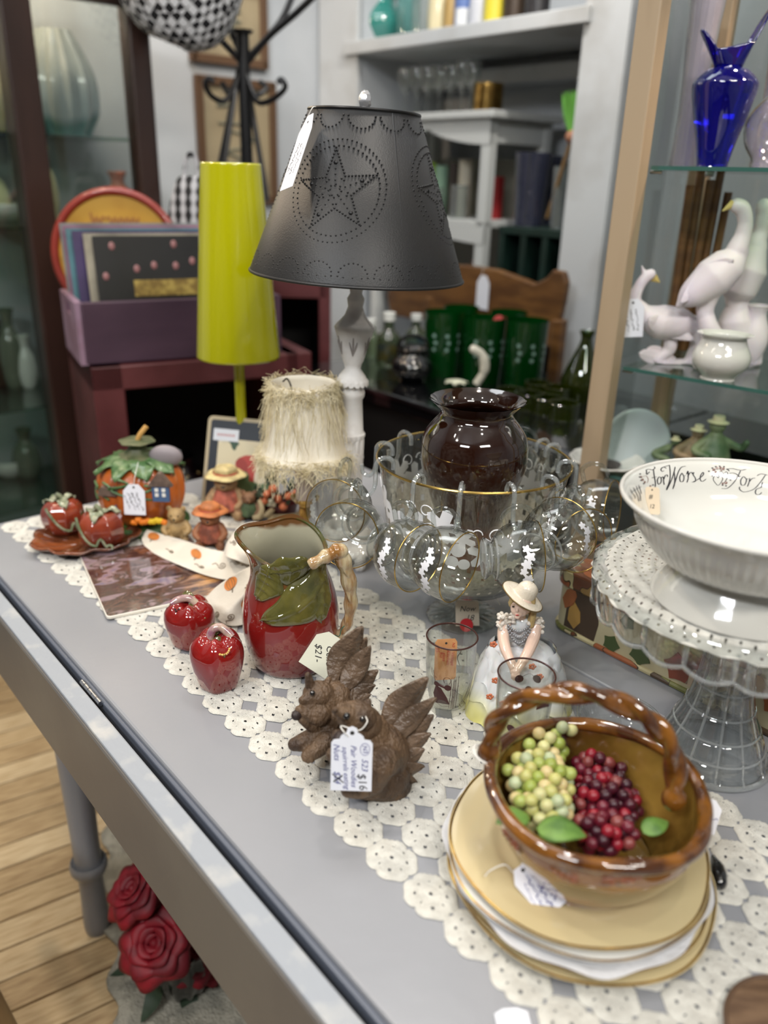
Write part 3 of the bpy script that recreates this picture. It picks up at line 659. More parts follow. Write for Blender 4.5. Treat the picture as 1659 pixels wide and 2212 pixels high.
mx = frame(tb_, (.55, -.75, .2), (ta-tb_)); price_tag('white price tag hanging against the left side of the punched tin shade', mx, .034, .105, 'clip', m_paper, [('~', -.008, .045, .010, R(80), .3), ('~', .0, .042, .010, R(80), .3), ('~', .008, .04, .009, R(80), .3)], m_black_ink, string=[ta, ta+Vector((.006, 0, .01)), ta+Vector((.01, .02, .012))])
# ================================================================ SMALL BRASS LAMP WITH FRINGED SHADE
F0 = at(660, 1212)
m_brass = mat('brass', (196, 160, 92), .22, 1., col2=(150, 118, 64), nscale=30)
m_silk = mat('cream_silk', (230, 224, 208), .65, col2=(214, 204, 182), nscale=14, stretch=(1, 1, .3), bump=.4, bscale=60)
m_fibre = mat('straw_fringe', (232, 222, 190), .6, col2=(204, 190, 150), nscale=60, lo=.4, hi=.6)
fl2 = thing('table_lamp', 'small brass candlestick lamp with a cream shade trimmed in shaggy straw fringe', 'lamp', F0)
fz = lambda y, x=650: spot(x, y, F0)-TZ
D_ = dep(F0+Vector((0, 0, .15)))
obj('candlestick', MB().lathe(sprof([(.0005, 0), (.038, 0), (.040, .004), (.030, .010), (.012, .018), (.009, .03), (.013, .042), (.008, .055), (.0065, .075), (.010, .082), (.0095, .10), (.0085, fz(1095)), (.013, fz(1082))], 4), 32), m_brass, fl2)
obj('drip_pan', MB().lathe([(.006, fz(1084)), (.020, fz(1080)), (.023, fz(1072)), (.021, fz(1072)), (.012, fz(1077))], 40, lambda t, r, z, i: (r*(1+.05*cos(6*t)), z)), m_brass, fl2)
obj('candle_sleeve', MB().lathe([(.0145, fz(1078)), (.0165, fz(1000)), (.0005, fz(1000))], 32), mat('frosted_sleeve', (196, 184, 178), .35), fl2)
zt_, zb_ = fz(826), fz(985, 655); rtt = 72/F*dep(F0+Vector((0, 0, zt_))); rbb = 98/F*dep(F0+Vector((0, 0, zb_)))
sp2 = sprof([(rbb, zb_), (rbb*.86, zb_+.22*(zt_-zb_)), (rbb*.77, zb_+.6*(zt_-zb_)), (rtt, zt_)], 6); sp2z = [p[1] for p in sp2]; sp2r = [p[0] for p in sp2]
s2 = obj('shade', MB().lathe(sp2, 64, lambda t, r, z, i: (r*(1-.018*abs(sin(4*t))), z)), m_silk, fl2, solid=.001)
ck = MB()
for k in range(16): a0 = -.5+k/15; ck.tube([(rtt*.9*a0*.5-.028, rtt*(-.2+a0*.6)-.0, zt_+.002-.002*k/15), (rtt*.9*(a0+.05)*.5-.028, rtt*(-.2+(a0+.04)*.6), zt_+.002)], .0013, 5)
ck = MB().tube(spline([(-.034, .02, zt_-.004), (-.026, .004, zt_+.004), (-.018, -.018, zt_), (-.014, -.034, zt_-.008)], 6), .0016, 6)
obj('shade_clip', ck, mat('black_wire', (22, 22, 22), .4), s2); obj('bulb', MB().ball((0, 0, fz(985)), (.014, .014, .022), 16, 10), mat('bulb_glass', (230, 228, 222), .2), fl2)
fr = MB(); q = random.Random(11)
def strand(t, z, out, down, n=4, r=.00032, curl=.004):
    rr0 = float(np.interp(z, sp2z, sp2r)); p = Vector((rr0*cos(t), rr0*sin(t), z)); d = Vector((cos(t), sin(t), 0)); tn = Vector((-sin(t), cos(t), 0)); pts = [p]
    vx, vz, vt = out, down, q.uniform(-1, 1)*.012
    for k in range(n): p = p + d*vx/n + tn*(vt/n+q.uniform(-curl, curl)*.5) + Vector((0, 0, vz/n)); vz -= .004*k/n; vt += q.uniform(-curl, curl)*2; pts.append(p)
    fr.tube(pts, r, 3, capr=False)
for k in range(900): strand(q.uniform(0, 2*PI), zt_+q.uniform(-.012, .004), q.uniform(.002, .013), q.uniform(-.022, .010), curl=.006)
for k in range(900): strand(q.uniform(0, 2*PI), zb_+q.uniform(-.004, .012), q.uniform(.002, .016), q.uniform(-.022, .006), curl=.007)
for k in range(420): strand(q.uniform(0, 2*PI), zt_-q.uniform(.0, .02), q.uniform(.008, .02), -q.uniform(.03, .10), n=7, r=.00026, curl=.006)
for k in range(230): strand(q.uniform(0, 2*PI), zb_, q.uniform(-.004, .008), -q.uniform(.015, .05), n=6, r=.0003, curl=.006)
obj('fringe', fr, m_fibre, s2, kind='stuff', auto=180)
# yellow tag behind the pitcher
yt = at(678, 1176, TZ+.055); price_tag('amber price tag behind the rim of the apple pitcher', frame(yt, (.6, -.5, -.5), (-.5, .2, .8)), .018, .042, 'round', mat('amber_tag', (222, 178, 98), .6), [('o', 0, .012, .01, 0, 0)], m_black_ink, hole=False)
# ================================================================ APPLE PITCHER, SHAKERS, SQUIRRELS, GLASSES, LADY
def onsurf(base, prof, px, py, far=False, lift=0.):
    """point where the line of sight meets the turned surface prof standing at base; local coordinates"""
    d = ray(px, py); zs = [p[1] for p in prof]; rs = [p[0] for p in prof]; hit = None; inside = False
    t0 = (base-EYE).length/d.length; t = t0*.6
    while t < t0*1.5:
        p = EYE + d*t - base; 
        if zs[0] <= p.z <= zs[-1]:
            ins = math.hypot(p.x, p.y) <= float(np.interp(p.z, zs, rs))+lift
            if ins and not inside and not far: return p
            if inside and not ins and far: return p
            inside = ins
            last = p
        t += t0*.0008
    return hit
def proj_leaf(name, base, prof, pb_, pt_, wpx, m, parent, lift=.003, bend=0., veins=5, label=None, grow=1.0):
    a = onsurf(base, prof, *pb_); b = onsurf(base, prof, *pt_)
    if a is None or b is None: return None
    ta, tb2 = math.atan2(a.y, a.x), math.atan2(b.y, b.x); zs = [p[1] for p in prof]; rs = [p[0] for p in prof]; rm = float(np.interp((a.z+b.z)/2, zs, rs)); w = wpx/F*dep(base+Vector((0, 0, (a.z+b.z)/2)))/2
    dx, dz = (tb2-ta)*rm, b.z-a.z; L_ = math.hypot(dx, dz); ex, ez = dx/L_, dz/L_
    def f(s, q):
        y = (q-.5)*2; e = abs(y); ww = w*(sin(PI*min(.999, max(.001, s))**.85)**.7)*(1.05+.10*sin(s*14)*e)
        x = ex*s*L_ - ez*y*ww + bend*sin(PI*s)*-ez; z = ez*s*L_ + ex*y*ww + bend*sin(PI*s)*ex; zz = a.z+z; r = float(np.interp(zz, zs, rs))
        ridge = .0024*math.exp(-(y/.07)**2) + .0022*max(0, cos((s*veins*2-e*1.3)*PI))**6*(1-e)
        r += lift*(1-e**6)*min(1, s*8, (1-s)*8+.15) + ridge - .0006; t = ta + x/rm; return Vector((r*cos(t), r*sin(t), zz))
    return obj(name, MB().grid(f, 30, 18), m, parent, auto=180, label=label)
m_leafg = mat('olive_glaze', (100, 94, 44), .09, coat=1., col2=(64, 66, 32), nscale=30, lo=.35, hi=.65, bump=.3, bscale=90)
m_redg = ramp_mat('red_apple_glaze', [(0, (98, 22, 20)), (.5, (122, 24, 22)), (.74, (126, 34, 26)), (.86, (104, 66, 34)), (1, (82, 76, 36))], .07, 1., 'Z', 6.0, 0., .12, 22.)
m_inglz = ramp_mat('cream_inside_glaze', [(0, (24, 6, 5)), (.60, (34, 12, 9)), (.67, (150, 146, 124)), (.97, (172, 168, 146)), (1, (110, 76, 46))], .06, 1., 'Z', 5.0, .0, .16, 30.)  # cream with a brown lip, darker towards the bottom
m_bark = mat('cream_bark_glaze', (196, 180, 144), .10, coat=1., col2=(142, 100, 52), nscale=60, lo=.42, hi=.6, stretch=(1, 1, .25), bump=.6, bscale=70)
P0 = at(630, 1428)
prow = [(634, 1448, 84), (634, 1440, 122), (634, 1415, 168), (635, 1375, 198), (636, 1330, 208), (635, 1290, 200), (634, 1258, 182), (632, 1232, 164), (632, 1208, 156), (632, 1184, 166)]
pp = sorted(pxprof(P0, prow), key=lambda p: p[1]); zoff = pp[0][1]; pp = [(r, z) for r, z in pp if z > .004]
pp = sprof([(pp[0][0]*.8, 0)]+pp, 5)
pit = thing('apple_pitcher', 'glossy red apple shaped pitcher with green leaves and a branch handle', 'pitcher', P0)
ztop = pp[-1][1]
def lip(t, r, z, i):
    k = max(0, (z-ztop*.72)/(ztop*.28)); c = cos(t-PI); s_ = max(0, c)
    r = r*(1+.40*k*k*s_**5 - .06*k*abs(sin(t))); z = z + k*k*(.016*s_**5 + .022*max(0, sin(t))**1.3 - .010*max(0, -sin(t))**2*1.0 - .006*max(0, cos(t)))
    return r, z
obj('body', MB().lathe([(.0005, 0)]+pp, 96, lip), m_redg, pit, auto=120)
def lipi(t, r, z, i): r2, z2 = lip(t, r, z, i); return max(.0005, r2), z2
obj('inner_wall', MB().lathe([(r-.0035, z+.0035) for r, z in pp][::-1]+[(.0005, .005)], 96, lipi), m_inglz, pit, auto=120, label='glazed inside, cream with a brown lip, darker towards the bottom')
rim = [lip(2*PI*k/96, pp[-1][0], ztop, 0) for k in range(96)]
obj('rim', MB().tube([((r-.0018)*cos(2*PI*k/96), (r-.0018)*sin(2*PI*k/96), z+.0015) for k, (r, z) in enumerate(rim)], .0030, 8, closed=True), mat('brown_rim_glaze', (96, 62, 30), .08, coat=1., col2=(70, 74, 36), nscale=40), pit)
gz = lambda z: [(r, zz) for r, zz in pp]
proj_leaf('leaf', P0, pp, (700, 1215), (564, 1338), 84, m_leafg, pit, .0055, .006)
proj_leaf('leaf', P0, pp, (694, 1226), (690, 1344), 70, m_leafg, pit, .0055, -.004)
proj_leaf('leaf', P0, pp, (584, 1222), (556, 1296), 70, m_leafg, pit, .005, .003)
proj_leaf('leaf', P0, pp, (668, 1212), (572, 1232), 60, m_leafg, pit, .003, .002)
proj_leaf('leaf', P0, pp, (708, 1232), (726, 1262), 30, m_leafg, pit, .003, .002)
def loc_(base, px, py, dy=0.): return aY(px, py, base.y+dy)-base
hpts = [loc_(P0, x, y, d) for x, y, d in [(668, 1222, -.052), (692, 1208, -.048), (716, 1196, -.040), (732, 1192, -.036), (744, 1218, -.03), (754, 1258, -.024), (758, 1300, -.018), (752, 1340, -.015), (738, 1366, -.012), (722, 1376, -.006)]]
hs = spline(hpts, 6); hr = [.0062+.0035*sin(PI*min(1, k/len(hs)*1.2))+.0012*sin(k*.9) for k in range(len(hs))]
hm = MB().tube(hs, hr, 14)
for k in range(3):
    pts = []
    for i, p in enumerate(hs[4:-3]): a = i*.22+k*2.1; pts.append(p + Vector((cos(a)*.5, sin(a), cos(a)*.5)).normalized()*hr[i]*.72)
    hm.tube(pts, .0028, 8)
hm.ball(loc_(P0, 734, 1190, -.036), (.0105, .010, .0095), 16, 10)
sculpt('handle', hm, m_bark, pit, vox=.0009, it=3)
tgm = frame(aY(674, 1448, P0.y-.085), (.80, 0, -.58), (aY(722, 1372, P0.y-.062)-aY(674, 1448, P0.y-.085)))
price_tag('cream eight-sided price tag hanging from the apple pitcher handle', tgm, .040, .050, 'clip', m_cream_paper, [('Cello', .008, .026, .012, R(-58), .3), ('$21-', -.006, .022, .012, R(-58), .3)], m_black_ink, hole=False, string=[aY(722, 1372, P0.y-.062), aY(733, 1374, P0.y-.05), aY(737, 1360, P0.y-.035), aY(744, 1352, P0.y-.03)], smat=mat('green_string', (30, 84, 66), .7))
# shakers
m_apple = mat('red_shaker_glaze', (134, 22, 20), .07, coat=1., col2=(104, 20, 20), nscale=16, lo=.4, hi=.7)
m_apple2 = mat('red_green_shaker_glaze', (124, 22, 20), .07, coat=1., col2=(110, 86, 44), nscale=18, lo=.60, hi=.80)
m_stem = mat('lilac_cream_stem', (190, 170, 150), .1, coat=1., col2=(140, 96, 110), nscale=60)
m_dark = mat('dark_hole', (30, 6, 6), .6)
def shaker(label, px, py, ytop, wpx, m, seed, rz, fancy):
    b = at(px, py); h = spot(px, ytop, b)-TZ; r0 = wpx/2/F*dep(b+Vector((0, 0, h*.5)))
    t = thing('salt_shaker', label, 'shaker', b, rz)
    pr_ = sprof([(.0005, .004), (r0*.45, .001), (r0*.62, .002), (r0*.74, h*.12), (r0*.93, h*.42), (r0, h*.66), (r0*.93, h*.84), (r0*.70, h*.96), (r0*.40, h*1.0), (r0*.16, h*.955), (.0005, h*.93)], 5)
    f = lambda t_, r, z, i: (r*(1+.045*cos(5*t_+seed)*(.5+abs(z/h-.45))), z+.002*cos(5*t_+seed)*(z > h*.8))
    obj('body', MB().lathe(pr_, 80, f), m, t, auto=180)
    lf = leaf_mb(r0*.95, r0*.75, -.12, -.25, 16, 10, vd=-.0012); lf.xf(Matrix.Translation((r0*.10, 0, h*1.0)) @ Matrix.Rotation(R(28), 4, 'Y'))
    obj('leaf', lf, m_leafg, t, rot=(0, 0, R(-62 if fancy else -35)), solid=.0022, auto=180)
    lf2 = leaf_mb(r0*.6, r0*.5, .10, .3, 12, 8); lf2.xf(Matrix.Translation((r0*.05, 0, h*.985)) @ Matrix.Rotation(R(-18), 4, 'Y'))
    obj('leaf', lf2, m_leafg, t, rot=(0, 0, R(110)), solid=.002, auto=180)
    if fancy:
        lfb = []; 
        bd = MB(); 
        for k in range(13):
            a = PI*(k/12); bd.ball((r0*.52-r0*.44*cos(a) , r0*.30*sin(a), h*.985-.25*(r0*.52-r0*.44*cos(a))-.001), .0016, 8, 6); bd.ball((r0*.52-r0*.44*cos(a), -r0*.30*sin(a), h*.985-.25*(r0*.52-r0*.44*cos(a))-.001), .0016, 8, 6)
        obj('leaf_edge', bd, mat('speckled_edge', (186, 110, 74), .15, coat=1., col2=(210, 180, 96), nscale=200), t, rot=(0, 0, R(-62)))
        st = spline([(-r0*.25, -r0*.1, h*.96), (-r0*.12, 0, h*1.10), (r0*.15, r0*.05, h*1.14), (r0*.42, 0, h*1.06), (r0*.58, -r0*.06, h*.99)], 6)
    else: st = spline([(r0*.3, 0, h*.97), (0, 0, h*1.08), (-r0*.35, -r0*.1, h*1.07), (-r0*.62, -r0*.2, h*1.0)], 6)
    obj('stem', MB().tube(st, [.0052]*len(st), 12), m_stem, t)
    ho = MB()
    for (a, q) in ((-.6, .0), (.0, .25), (.55, .0)): 
        c = (-r0*.35-a*.004, -r0*(.55+q*.2)+a*a*.004, h*.965-q*.004); ho.ball(c, (.0016, .0016, .0010), 10, 6)
    if not fancy: obj('shaker_hole', ho, m_dark, t)
shaker('red apple salt shaker standing behind, with three holes, nearer the photo plate', 414, 1392, 1300, 107, m_apple2, .4, 0, False)
shaker('red apple pepper shaker in front, with a curled lilac stem', 474, 1482, 1372, 114, m_apple, 1.3, 0, True)
# ---- squirrels
m_sq = mat('carved_brown_resin', (116, 92, 68), .5, col2=(62, 46, 34), nscale=40, lo=.3, hi=.68, bump=.8, bscale=300, detail=8, bdist=.0045, stretch=(1, 1, .45))
m_sqleaf = mat('brown_resin_leaf', (112, 92, 74), .38, col2=(74, 60, 48), nscale=30, lo=.35, hi=.7, bump=.8, bscale=160, bdist=.004)
m_eye = mat('glossy_black_eye', (12, 8, 8), .05, coat=1.); m_nut = mat('dark_nut', (44, 32, 30), .5, bump=.8, bscale=300)
def squirrel(label, base, pts_body, limbs, ears, eye, leaves, nut, nose):
    t = thing('squirrel_figurine', label, 'figurine', base)
    L = lambda x, y, d=0.: loc_(base, x, y, d); k = .53/1000*1.0
    mb = MB()
    for (x, y, d, r) in pts_body: mb.ball(L(x, y, d), r, 18, 12)
    for pts, rs in limbs: limb(mb, [L(*p) for p in pts], rs)
    for (x, y, d, x2, y2) in ears: limb(mb, [L(x, y, d), L(x2, y2, d)], [.0058, .0034])
    mb.ball(L(*nose), .0026, 8, 6)
    zmin = min(v[2] for v in mb.v); mb.v = [(x, y, max(z, .0008)) for x, y, z in mb.v]
    sculpt('body', mb, m_sq, t, vox=.0011, it=2)
    for (x, y, d, r) in eye: obj('eye', MB().ball(L(x, y, d), r, 12, 8), m_eye, t)
    for (a, b, w, d, roll) in leaves:
        p, q = L(a[0], a[1], d), L(b[0], b[1], d+.012); ln_ = (q-p).length; lf = leaf_mb(ln_, w, .10, .28, 18, 10, tip=.6, wave=.05, vd=.0012)
        side = (q-p).cross(Vector((0, -1, .25))); side = Matrix.Rotation(roll, 3, (q-p).normalized()) @ side
        lf.xf(frame(p, q-p, side)); obj('tail_leaf', lf, m_sqleaf, t, solid=.0022, auto=180)
    mb2 = MB(); mb2.ball(L(*nut[:3]), nut[3], 12, 8, fn=lambda d_: 1+.08*sin(9*d_.x)*cos(8*d_.y)); obj('nut', mb2, m_nut, t)
    # fur strokes carved on head and chest
    return t
SA = at(705, 1628); SB = at(815, 1700)
squirrel('brown leaf-tailed squirrel figurine sitting behind, head turned left over a nut', SA,
 [(722, 1535, 0, (.026, .024, .026)), (745, 1570, .004, (.030, .030, .030)), (702, 1575, -.010, (.018, .018, .024)), (688, 1499, -.008, (.0175, .014, .0150)), (706, 1512, -.004, (.017, .017, .017)), (672, 1530, -.020, (.0105, .009, .011)), (688, 1542, -.020, (.014, .012, .014)), (728, 1500, .004, (.016, .018, .016)), (765, 1600, .004, (.026, .026, .026))],
 [([(690, 1502, -.012), (668, 1508, -.018), (653, 1513, -.021)], [.0125, .0085, .0046]),
  ([(705, 1548, -.012), (680, 1552, -.026), (646, 1534, -.028)], [.0095, .0068, .0050]), ([(700, 1565, -.014), (676, 1570, -.024), (652, 1554, -.030)], [.0085, .0062, .0048]),
  ([(728, 1605, -.002), (690, 1592, -.02), (652, 1604, -.030), (636, 1608, -.032)], [.014, .012, .0098, .0075]),
  ([(745, 1622, -.01), (712, 1600, -.028), (680, 1622, -.040), (664, 1633, -.044)], [.015, .0125, .0095, .0072]),
  ([(664, 1633, -.044), (658, 1640, -.048)], [.004, .003]), ([(668, 1636, -.044), (666, 1644, -.048)], [.004, .003]), ([(672, 1634, -.044), (674, 1642, -.049)], [.004, .003])],
 [(670, 1480, -.010, 665, 1458), (704, 1482, .006, 710, 1468)], [(675, 1497, -.0225, .0030)],
 [((722, 1480), (783, 1354), .036, .006, .3), ((740, 1492), (800, 1396), .026, .000, -.1), ((752, 1506), (816, 1448), .024, .004, .0), ((758, 1514), (810, 1480), .022, -.004, .2), ((730, 1500), (792, 1378), .030, .014, .1), ((765, 1520), (800, 1500), .020, -.006, .0)],
 (640, 1545, -.032, .0055), (651, 1512, -.0235))
squirrel('brown leaf-tailed squirrel figurine crouching in front with the white tag at its neck', SB,
 [(792, 1590, 0, (.026, .026, .026)), (815, 1625, .002, (.034, .032, .034)), (800, 1665, -.004, (.034, .032, .028)), (770, 1548, -.016, (.020, .0165, .0165)), (786, 1562, -.008, (.019, .018, .018)), (826, 1672, -.002, (.030, .030, .028)), (838, 1690, 0, (.026, .026, .018)), (760, 1620, -.012, (.018, .02, .03))],
 [([(768, 1550, -.018), (744, 1541, -.026), (724, 1535, -.030)], [.0125, .0080, .0038]),
  ([(778, 1590, -.022), (752, 1600, -.038), (730, 1590, -.040)], [.0105, .0085, .007]),
  ([(800, 1680, -.022), (778, 1700, -.036), (752, 1706, -.048)], [.018, .012, .008]), ([(840, 1640, -.012), (822, 1650, -.032), (808, 1690, -.036)], [.016, .018, .012]),
  ([(780, 1600, -.01), (745, 1640, -.02), (720, 1630, -.03)], [.012, .010, .008])],
 [(790, 1532, -.008, 796, 1516)], [(749, 1547, -.0345, .0036), (783, 1553, -.030, .003)],
 [((832, 1588), (924, 1464), .036, .006, .2), ((842, 1606), (942, 1508), .024, .000, .0), ((846, 1624), (936, 1545), .028, .002, -.1), ((850, 1645), (930, 1585), .026, -.004, .1), ((850, 1664), (916, 1618), .026, -.008, .0), ((856, 1684), (916, 1655), .024, -.012, .3), ((846, 1690), (900, 1688), .02, -.016, .2)],
 (735, 1596, -.045, .008), (724, 1534, -.033))
ty = SB.y-.066; tb3 = aY(758, 1708, ty); tt3 = aY(757, 1585, ty+.012)
price_tag('white scalloped price tag on a string at the neck of the front squirrel', frame(tb3, (1, 0, .0), tt3-tb3), .0395, .0665, 'scallop', m_paper,
 [('N3', .0125, .0435, .0062, R(-80), .2), ('523', .0125, .0275, .0085, R(-90), .3), ('$16', .0105, .010, .0115, R(-82), .15, m_black_ink), ('Pair Woodies', .002, .026, .0078, R(-88), .35), ('squirrels eating', -.0055, .024, .0072, R(-86), .35), ('Nuts', -.0145, .040, .0085, R(-86), .3), ('$24', -.0135, .014, .0085, R(-86), .3), ('X', -.0135, .014, .014, R(-80), .3, m_black_ink)], m_blue_ink,
 string=[tt3-Vector((0, .0, .005)), aY(742, 1580, ty+.01), aY(738, 1568, ty+.02), aY(775, 1578, ty+.018), aY(793, 1560, ty+.02), aY(790, 1548, ty+.035)], ring=(.0125, .0435, .0045, .006))
# ---- printed tumblers
m_tum = glass_thin('tumbler_glass', (249, 250, 248), 1.9, milk=.006); m_prn = mat('maroon_print', (62, 22, 24), .4)
m_ringd = mat('maroon_rim_line', (70, 44, 40), .2, .3)
def tumbler(label, px, py, yrim, wr, wb):
    b = at(px, py); h = spot(px+3, yrim, b)-TZ; r1 = wr/2/F*dep(b+Vector((0, 0, h))); r0 = wb/2/F*dep(b)
    t = thing('drinking_glass', label, 'glass', b, group=None)
    pr_ = sprof([(r0*.96, .0015), (r0, .004), (r0*1.06, h*.18), (r1*.93, h*.45), (r1*.99, h*.75), (r1, h)], 5)
    obj('wall', MB().lathe([(.0005, .001)]+pr_, 64), m_tum, t); obj('inner_wall', MB().lathe([(.0005, .009), (r0*.8, .0095)]+[(r-.0016, z) for r, z in pr_ if z > .011], 64), m_tum, t, label='inner surface of the clear glass')
    obj('rim', MB().tube([(r1*cos(k*PI/32), r1*sin(k*PI/32), h) for k in range(64)], .0011, 8, closed=True), m_ringd, t)
    return t, b, pr_, h
def skin_print(t, pr_, th, z0, strokes=(), fills=(), w=.0006, name='printed_figure'):
    zs = [p[1] for p in pr_]; rs = [p[0] for p in pr_]; mb = MB()
    def P3(x, z): r = float(np.interp(z0+z, zs, rs))+.0004; a = th+x/r; return Vector((r*cos(a), r*sin(a), z0+z))
    for st in strokes:
        k = ink([st], w, 4); mb.add([P3(v[0], v[1]) for v in k.v], k.f)
    if fills: f2 = wrap(pr_, th, z0, fills, .0004); mb.add(f2.v, f2.f)
    obj(name, mb, m_prn, t, auto=180, smooth=False)
g1, gb1, gp1, gh1 = tumbler('tall clear juice glass with maroon kitchen figures and a kraft tag inside', 966, 1530, 1374, 110, 78)
S = .001
lady_f = [[(-6*S, -22*S), (12*S, -20*S), (9*S, -9*S), (2*S, 4*S), (-5*S, 6*S), (-9*S, -8*S)], move(circ(3.6*S), -4*S, 8*S), move(circ(4.2*S), 10*S, 6*S), [(-5*S, 6*S), (12*S, 2*S), (12*S, 5*S), (-4*S, 11*S)]]
lady_s = [[(6*S, 12*S), (5*S, 18*S), (9*S, 21*S), (13*S, 18*S), (12*S, 12*S), (7*S, 12*S)], [(-8*S, -18*S), (2*S, -24*S), (12*S, -22*S)], [(-12*S, 28*S), (-11*S, 20*S), (-7*S, 16*S), (-6*S, 8*S)], [(-9*S, 26*S), (-8*S, 20*S), (-4*S, 16*S)]]
skin_print(g1, gp1, R(-118), gh1*.42, lady_s, lady_f)
skin_print(g1, gp1, R(-82), gh1*.42, [[(x*S, -26*S), (x*S, 22*S)] for x in (-4, -1.5, 0, 1.5, 4)]+[[(-4*S, -26*S), (4*S, -26*S)], [(-4*S, 22*S), (4*S, 22*S)]], [], .0005)
skin_print(g1, gp1, R(-48), gh1*.40, [[(-6*S, -18*S), (0, -12*S), (6*S, 4*S), (12*S, 14*S)], [(-4*S, -20*S), (3*S, -14*S), (9*S, 0), (14*S, 10*S)], [(-6*S, -18*S), (-2*S, -24*S), (4*S, -22*S), (0, -16*S)], [(12*S, -20*S), (13*S, -6*S), (18*S, -2*S), (18*S, -14*S), (12*S, -20*S)]], [[(12*S, -18*S), (18*S, -15*S), (18*S, -12*S), (12*S, -15*S)]])
skin_print(g1, gp1, R(60), gh1*.55, [[(0, -10*S), (4*S, 0), (0, 10*S), (6*S, 14*S)], [(-12*S, -16*S), (-8*S, 14*S)], [(10*S, -12*S), (14*S, 10*S)]], [move(circ(3*S), 10*S, 12*S)])
p_ = aY(962, 1450, gb1.y+.004); tl = frame(p_-Vector((0, 0, .012)), (1, .15, 0), (-.02, .10, 1)); price_tag('kraft price tag with red writing standing inside the tall glass', tl, .027, .054, 'round', m_kraft, [('N3', .009, .046, .005, R(-90), .2), ('Vintage', .0085, .028, .0062, R(-90), .3), ('Kitchen', .003, .030, .0062, R(-90), .3), ('glass', -.002, .031, .0062, R(-90), .3), ('mid', -.006, .034, .005, R(-90), .3), ('$5-', -.0105, .040, .0062, R(-90), .3)], m_red_ink)
g2, gb2, gp2, gh2 = tumbler('clear printed juice glass half hidden behind the basket handle', 1118, 1632, 1455, 123, 90)
skin_print(g2, gp2, R(-70), gh2*.80, [[(-2*S, 6*S), (0, 20*S), (10*S, 22*S), (14*S, 6*S)], [(-2*S, 5*S), (6*S, 3*S), (14*S, 6*S)]], [[(-3*S, -3*S), (15*S, -5*S), (14*S, 4*S), (-2*S, 5*S)]])
skin_print(g2, gp2, R(-130), gh2*.6, [[(-6*S, -8*S), (0, 4*S), (2*S, 16*S)], [(4*S, -10*S), (-4*S, 0), (6*S, 10*S)]], [move(circ(4*S), 0, 14*S), move(circ(5*S), 4*S, -10*S)])
skin_print(g2, gp2, R(70), gh2*.75, [[(-10*S, 0), (0, 8*S), (10*S, 2*S)]], [move(circ(5*S), -8*S, 4*S), move(circ(5*S), 12*S, 0), move(circ(4*S), 0, -12*S)])
# ---- lady figurine
m_porc = mat('white_porcelain', (222, 224, 226), .12, coat=1., sss=.1); m_skinp = mat('porcelain_skin', (226, 196, 178), .2, coat=.8); m_hair = mat('porcelain_hair', (182, 158, 108), .35, bump=.6, bscale=200)
m_lace = mat('porcelain_lace', (206, 198, 184), .5, bump=1., bscale=300, col2=(222, 214, 204), nscale=200); m_hat = mat('cream_hat', (216, 206, 188), .3, coat=.5, bump=.3, bscale=400); m_yel = ramp_mat('skirt_glaze', [(0, (212, 204, 96)), (.3, (220, 216, 150)), (.6, (222, 224, 220)), (1, (226, 228, 230))], .12, 1., 'Z', 11., 0., .3, 20.)
Q0 = at(1116, 1530); yq = Q0.y
ld = thing('lady_figurine', 'white porcelain lady figurine in a wide cream hat and tiered skirt', 'figurine', Q0)
def LQ(x, y, d=0.): return loc_(Q0, x, y, d)
kx = dep(Q0+Vector((0, 0, .06)))/F
zw = LQ(1118, 1392).z
tiers = [(0.000, .066), (zw*.26, .060), (zw*.50, .054), (zw*.72, .046)]
for i, (z, r) in enumerate(tiers):
    z2 = z+zw*.34; r2 = r*.80
    def rf(t, rr_, zz, j, r=r, i=i): w = (1+.045*cos(9*t+i)); return rr_*w, zz - .004*cos(9*t+i)*(j == 0)
    obj('skirt_tier', MB().lathe([(r, z+.001), (r*.985, z+.004), (r*.93, z+zw*.18), (r2, min(z2, zw*.98))], 72, rf), m_yel if i < 2 else m_porc, ld, auto=180)
obj('skirt_top', MB().lathe(sprof([(tiers[-1][1]*.92, zw*.80), (tiers[-1][1]*.80, zw*.90), (.022, zw*.99), (.0155, zw*1.04)], 4), 48), m_porc, ld)
bod = MB(); w0 = LQ(1118, 1392); ne = LQ(1126, 1330)
bod.ball(w0+Vector((0, 0, .0)), (.0155, .012, .012), 16, 10); bod.ball(LQ(1121, 1366), (.0165, .012, .014), 16, 10); bod.ball(LQ(1124, 1346), (.0185, .0115, .012), 16, 10); limb(bod, [LQ(1125, 1342), LQ(1127, 1318)], [.0085, .0068])
sculpt('bodice', bod, m_porc, ld, vox=.0009, it=3)
sk = MB(); hc = LQ(1126, 1303, -.006)
sk.ball(hc, (.0135, .0135, .0155), 20, 14); sk.ball(hc+Vector((-.003, -.004, -.006)), (.0095, .009, .0085), 14, 10); sk.ball(hc+Vector((-.0065, -.0132, -.002)), (.0017, .0022, .0026), 8, 6); limb(sk, [hc+Vector((0, 0, -.008)), LQ(1125, 1336, -.001)], [.0062, .0068]); sk.ball(hc+Vector((-.0055, -.0115, -.0085)), (.0028, .0018, .0012), 8, 6); sk.ball(hc+Vector((-.005, -.010, -.0125)), (.0035, .003, .0026), 8, 6)
sculpt('head', sk, m_skinp, ld, vox=.0007, it=2)
fa = MB()
for dx in (-.0105, -.0005): fa.ball(hc+Vector((dx, -.0118+.002*(dx < -.005), .0005)), (.0016, .0008, .0010), 8, 6)
obj('eye', fa, mat('painted_eye', (44, 34, 30), .3), ld); br = MB()
